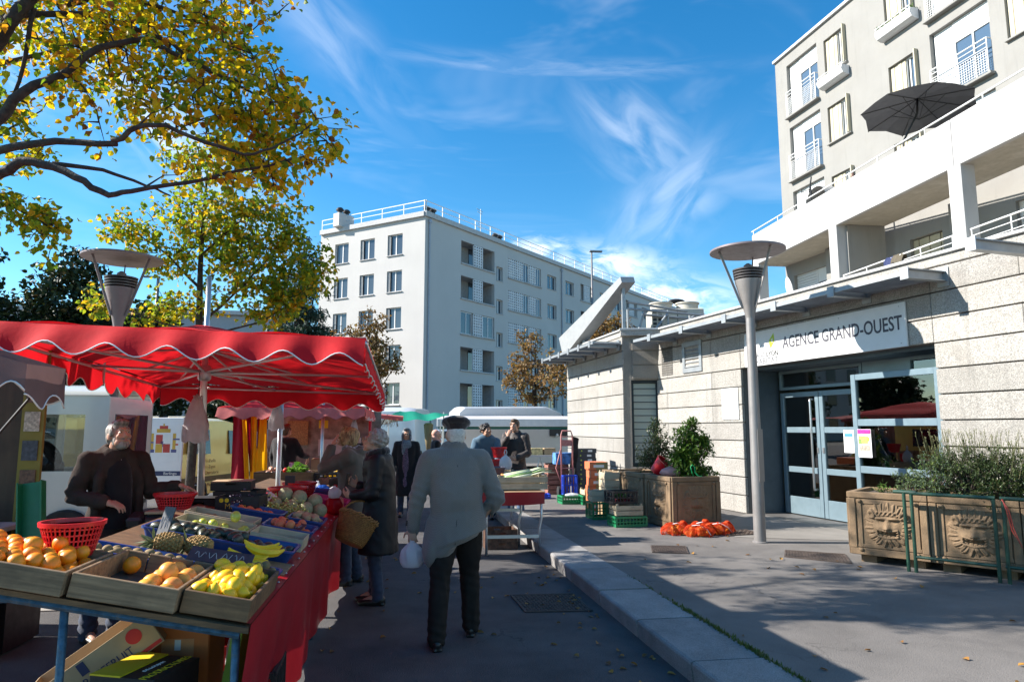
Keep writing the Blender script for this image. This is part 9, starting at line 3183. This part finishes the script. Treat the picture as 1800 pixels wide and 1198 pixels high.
def ctree(label, loc, h0, trunk_r, ells, n_cl, per, ln, mat, seed, leafy=round_leaf, spread=.5, name='tree', bare=0., limbs=5, twig=.012):
 r = random.Random(seed)
 top = max(e[0][2] for e in ells)
 tk = [((loc[0], loc[1], 0), trunk_r), ((loc[0], loc[1], h0), trunk_r * .8), ((loc[0], loc[1], (h0 + top) / 2), trunk_r * .5), ((loc[0], loc[1], top), trunk_r * .2)]
 lb = []
 for k in range(limbs):
  e = ells[k % len(ells)]
  lb.append(([(loc[0], loc[1], h0 + (top - h0) * .15 * (k % 4)), tuple((Vector((loc[0], loc[1], h0)) * .45 + Vector(e[0]) * .55)), tuple(Vector(e[0]) + rvec(r) * .3)], trunk_r * .5, trunk_r * .12))
 return grow(label, loc, tk, lb, ells, n_cl, per, ln, mat, seed, leafy, spread, twig, cat='tree', name=name, hang=.2, bare=bare)
for k, (x, y, sc_, lab) in enumerate([(-21.5, 36.5, 1.1, 'dark broad evergreen tree nearest the picture edge behind the canopy'), (-17.6, 38.5, 1.15, 'tallest dark evergreen tree behind the mauve lamp'), (-14.6, 41.0, .95, 'dark evergreen tree right of the mauve lamp')]):
 ctree(lab, (x, y, 0), 1.6, .3, [((x, y, 4.2 * sc_), (2.6, 2.2, 2.6 * sc_)), ((x - .6, y, 7.0 * sc_), (2.1, 1.9, 2.0 * sc_)), ((x + 1.2, y, 5.9 * sc_), (1.8, 1.7, 1.6 * sc_)), ((x + .4, y, 8.6 * sc_), (1.2, 1.2, 1.0 * sc_))], 520, 18, .27, m_dkg, 100 + k, spread=.55, name='evergreen_tree')
for k, (x, y, h) in enumerate(((-25, 30, 5.2), (-27, 40, 6.), (-12.2, 48, 4.2))):
 ctree(['low dark evergreen at the far picture edge', 'broad dark evergreen beyond the others', 'small dark evergreen before the grey hall'][k], (x, y, 0), 1.0, .25, [((x, y, h * .55), (2.4, 2.2, h * .42)), ((x + .8, y, h * .8), (1.5, 1.5, h * .25))], 260, 18, .30, m_dkg, 120 + k, spread=.55, name='evergreen_tree')
def needle(mb, p, d, up, ln, wd, **kw):
 add_leaf(mb, p, d, up, ln * 1.4, wd * .35, .1, .1)
ced = []
for k in range(9):
 z = 4.5 + 1.35 * k
 rr = 2.9 - .26 * k
 for a in range(3):
  an = k * 1.3 + a * 2.1
  ced.append(((-7.9 + rr * .55 * math.cos(an), 50.6 + rr * .55 * math.sin(an), z), (rr * .62, rr * .62, .42)))
ctree('dark blue green cedar beside the end wall of the block', (-7.9, 50.6, 0), 3.0, .35, ced, 700, 18, .36, m_ced, 140, leafy=needle, spread=.45, name='cedar_tree', limbs=20)
ctree('bushy brown leaved tree before the sunny end wall', (-2.3, 38.5, 0), 2.2, .16, [((-2.5, 38.5, 5.4), (1.7, 1.6, 1.9)), ((-2.0, 38.4, 7.4), (1.0, 1.0, 1.0)), ((-3.6, 38.5, 6.6), (.8, .8, .9)), ((-1.2, 38.4, 5.0), (.8, .8, 1.0)), ((-2.4, 38.5, 3.8), (1.2, 1.2, .8))], 300, 15, .15, m_brownl, 150, spread=.30, name='brown_tree', bare=.08)
ctree('thin brown tree before the shaded front of the block', (5.8, 31.5, 0), 1.6, .12, [((5.6, 31.4, 4.3), (1.3, 1.1, 1.0)), ((5.5, 31.3, 5.6), (.75, .7, .7)), ((6.6, 31.3, 4.2), (.7, .7, .7)), ((4.7, 31.5, 3.9), (.7, .7, .6)), ((5.8, 31.5, 3.2), (1.2, 1.0, .5))], 210, 12, .13, m_brownl, 151, spread=.26, name='brown_tree', bare=.15)
ctree('rusty brown tree whose crown shows behind the office fin', (7.5, 26.0, 0), 2.2, .12, [((7.5, 26, 5.4), (1.0, .9, .7)), ((8.2, 25.9, 5.8), (.6, .6, .5)), ((6.7, 26, 4.6), (1.2, .8, .6)), ((6.0, 26.4, 3.6), (.9, .7, .8))], 150, 13, .13, m_brownl, 152, spread=.26, name='brown_tree', bare=.05)
hall = thing('grey_hall', 'low grey flat roofed building far behind the slender linden', 'building', (-24, 64, 0))
MB().box((0, 4, 5.9), (27, 8, 11.8), ch=.1).B('wall', M('hall_grey', (.33, .35, .37), .8, var=.05), hall)
MB().box((0, 3.9, 11.95), (27.6, 8.6, .35)).B('roof', m_band, hall)
for j in range(3):
 for k in range(9):
  MB().box((-12 + 3 * k, -.02, 2.4 + 3.4 * j), (2.0, .08, 1.6)).B('window', g_far, hall)
hall2 = thing('far_house', 'pale house wall far behind the parked cars', 'building', (-52, 62, 0), R_(15))
MB().box((0, 4, 5), (22, 8, 10), ch=.1).B('wall', m_blk, hall2)
MB().box((0, 4, 10.2), (23, 9, .5)).B('roof', m_band, hall2)
for j in range(3):
 for k in range(7):
  MB().box((-9 + 3 * k, -.02, 2.2 + 3 * j), (1.3, .08, 1.5)).B('window', g_far, hall2)
mb = MB()
r_ = random.Random(19)
for k in range(170):
 if k < 60:
  y = r_.uniform(3.4, 8.5)
  x = kx(y) - abs(r_.gauss(0, .35)) - .02
  z = .004
 elif k < 130:
  x, y, z = r_.uniform(-1, 1.7), r_.uniform(3.4, 14), .004
 else:
  y = r_.uniform(3.2, 10)
  x, z = r_.uniform(jx(y) + .05, 5), .142
 a = r_.uniform(0, 6.28)
 round_leaf(mb, Vector((x, y, z)), Vector((math.cos(a), math.sin(a), r_.uniform(.0, .35))), Vector((r_.uniform(-.4, .4), r_.uniform(-.4, .4), 1)), r_.uniform(.035, .065), r_.uniform(.03, .05), .25, .1)
tag(mb.B('fallen_leaves', leaf_mat('fallen_leaf', [(0, (.16, .07, .02)), (.5, (.26, .13, .03)), (1, (.42, .22, .04))], .2), fix=False), 'dry brown leaves scattered over road and pavement', 'leaves', kind='stuff')
bpy.data.scenes.remove(TMP)
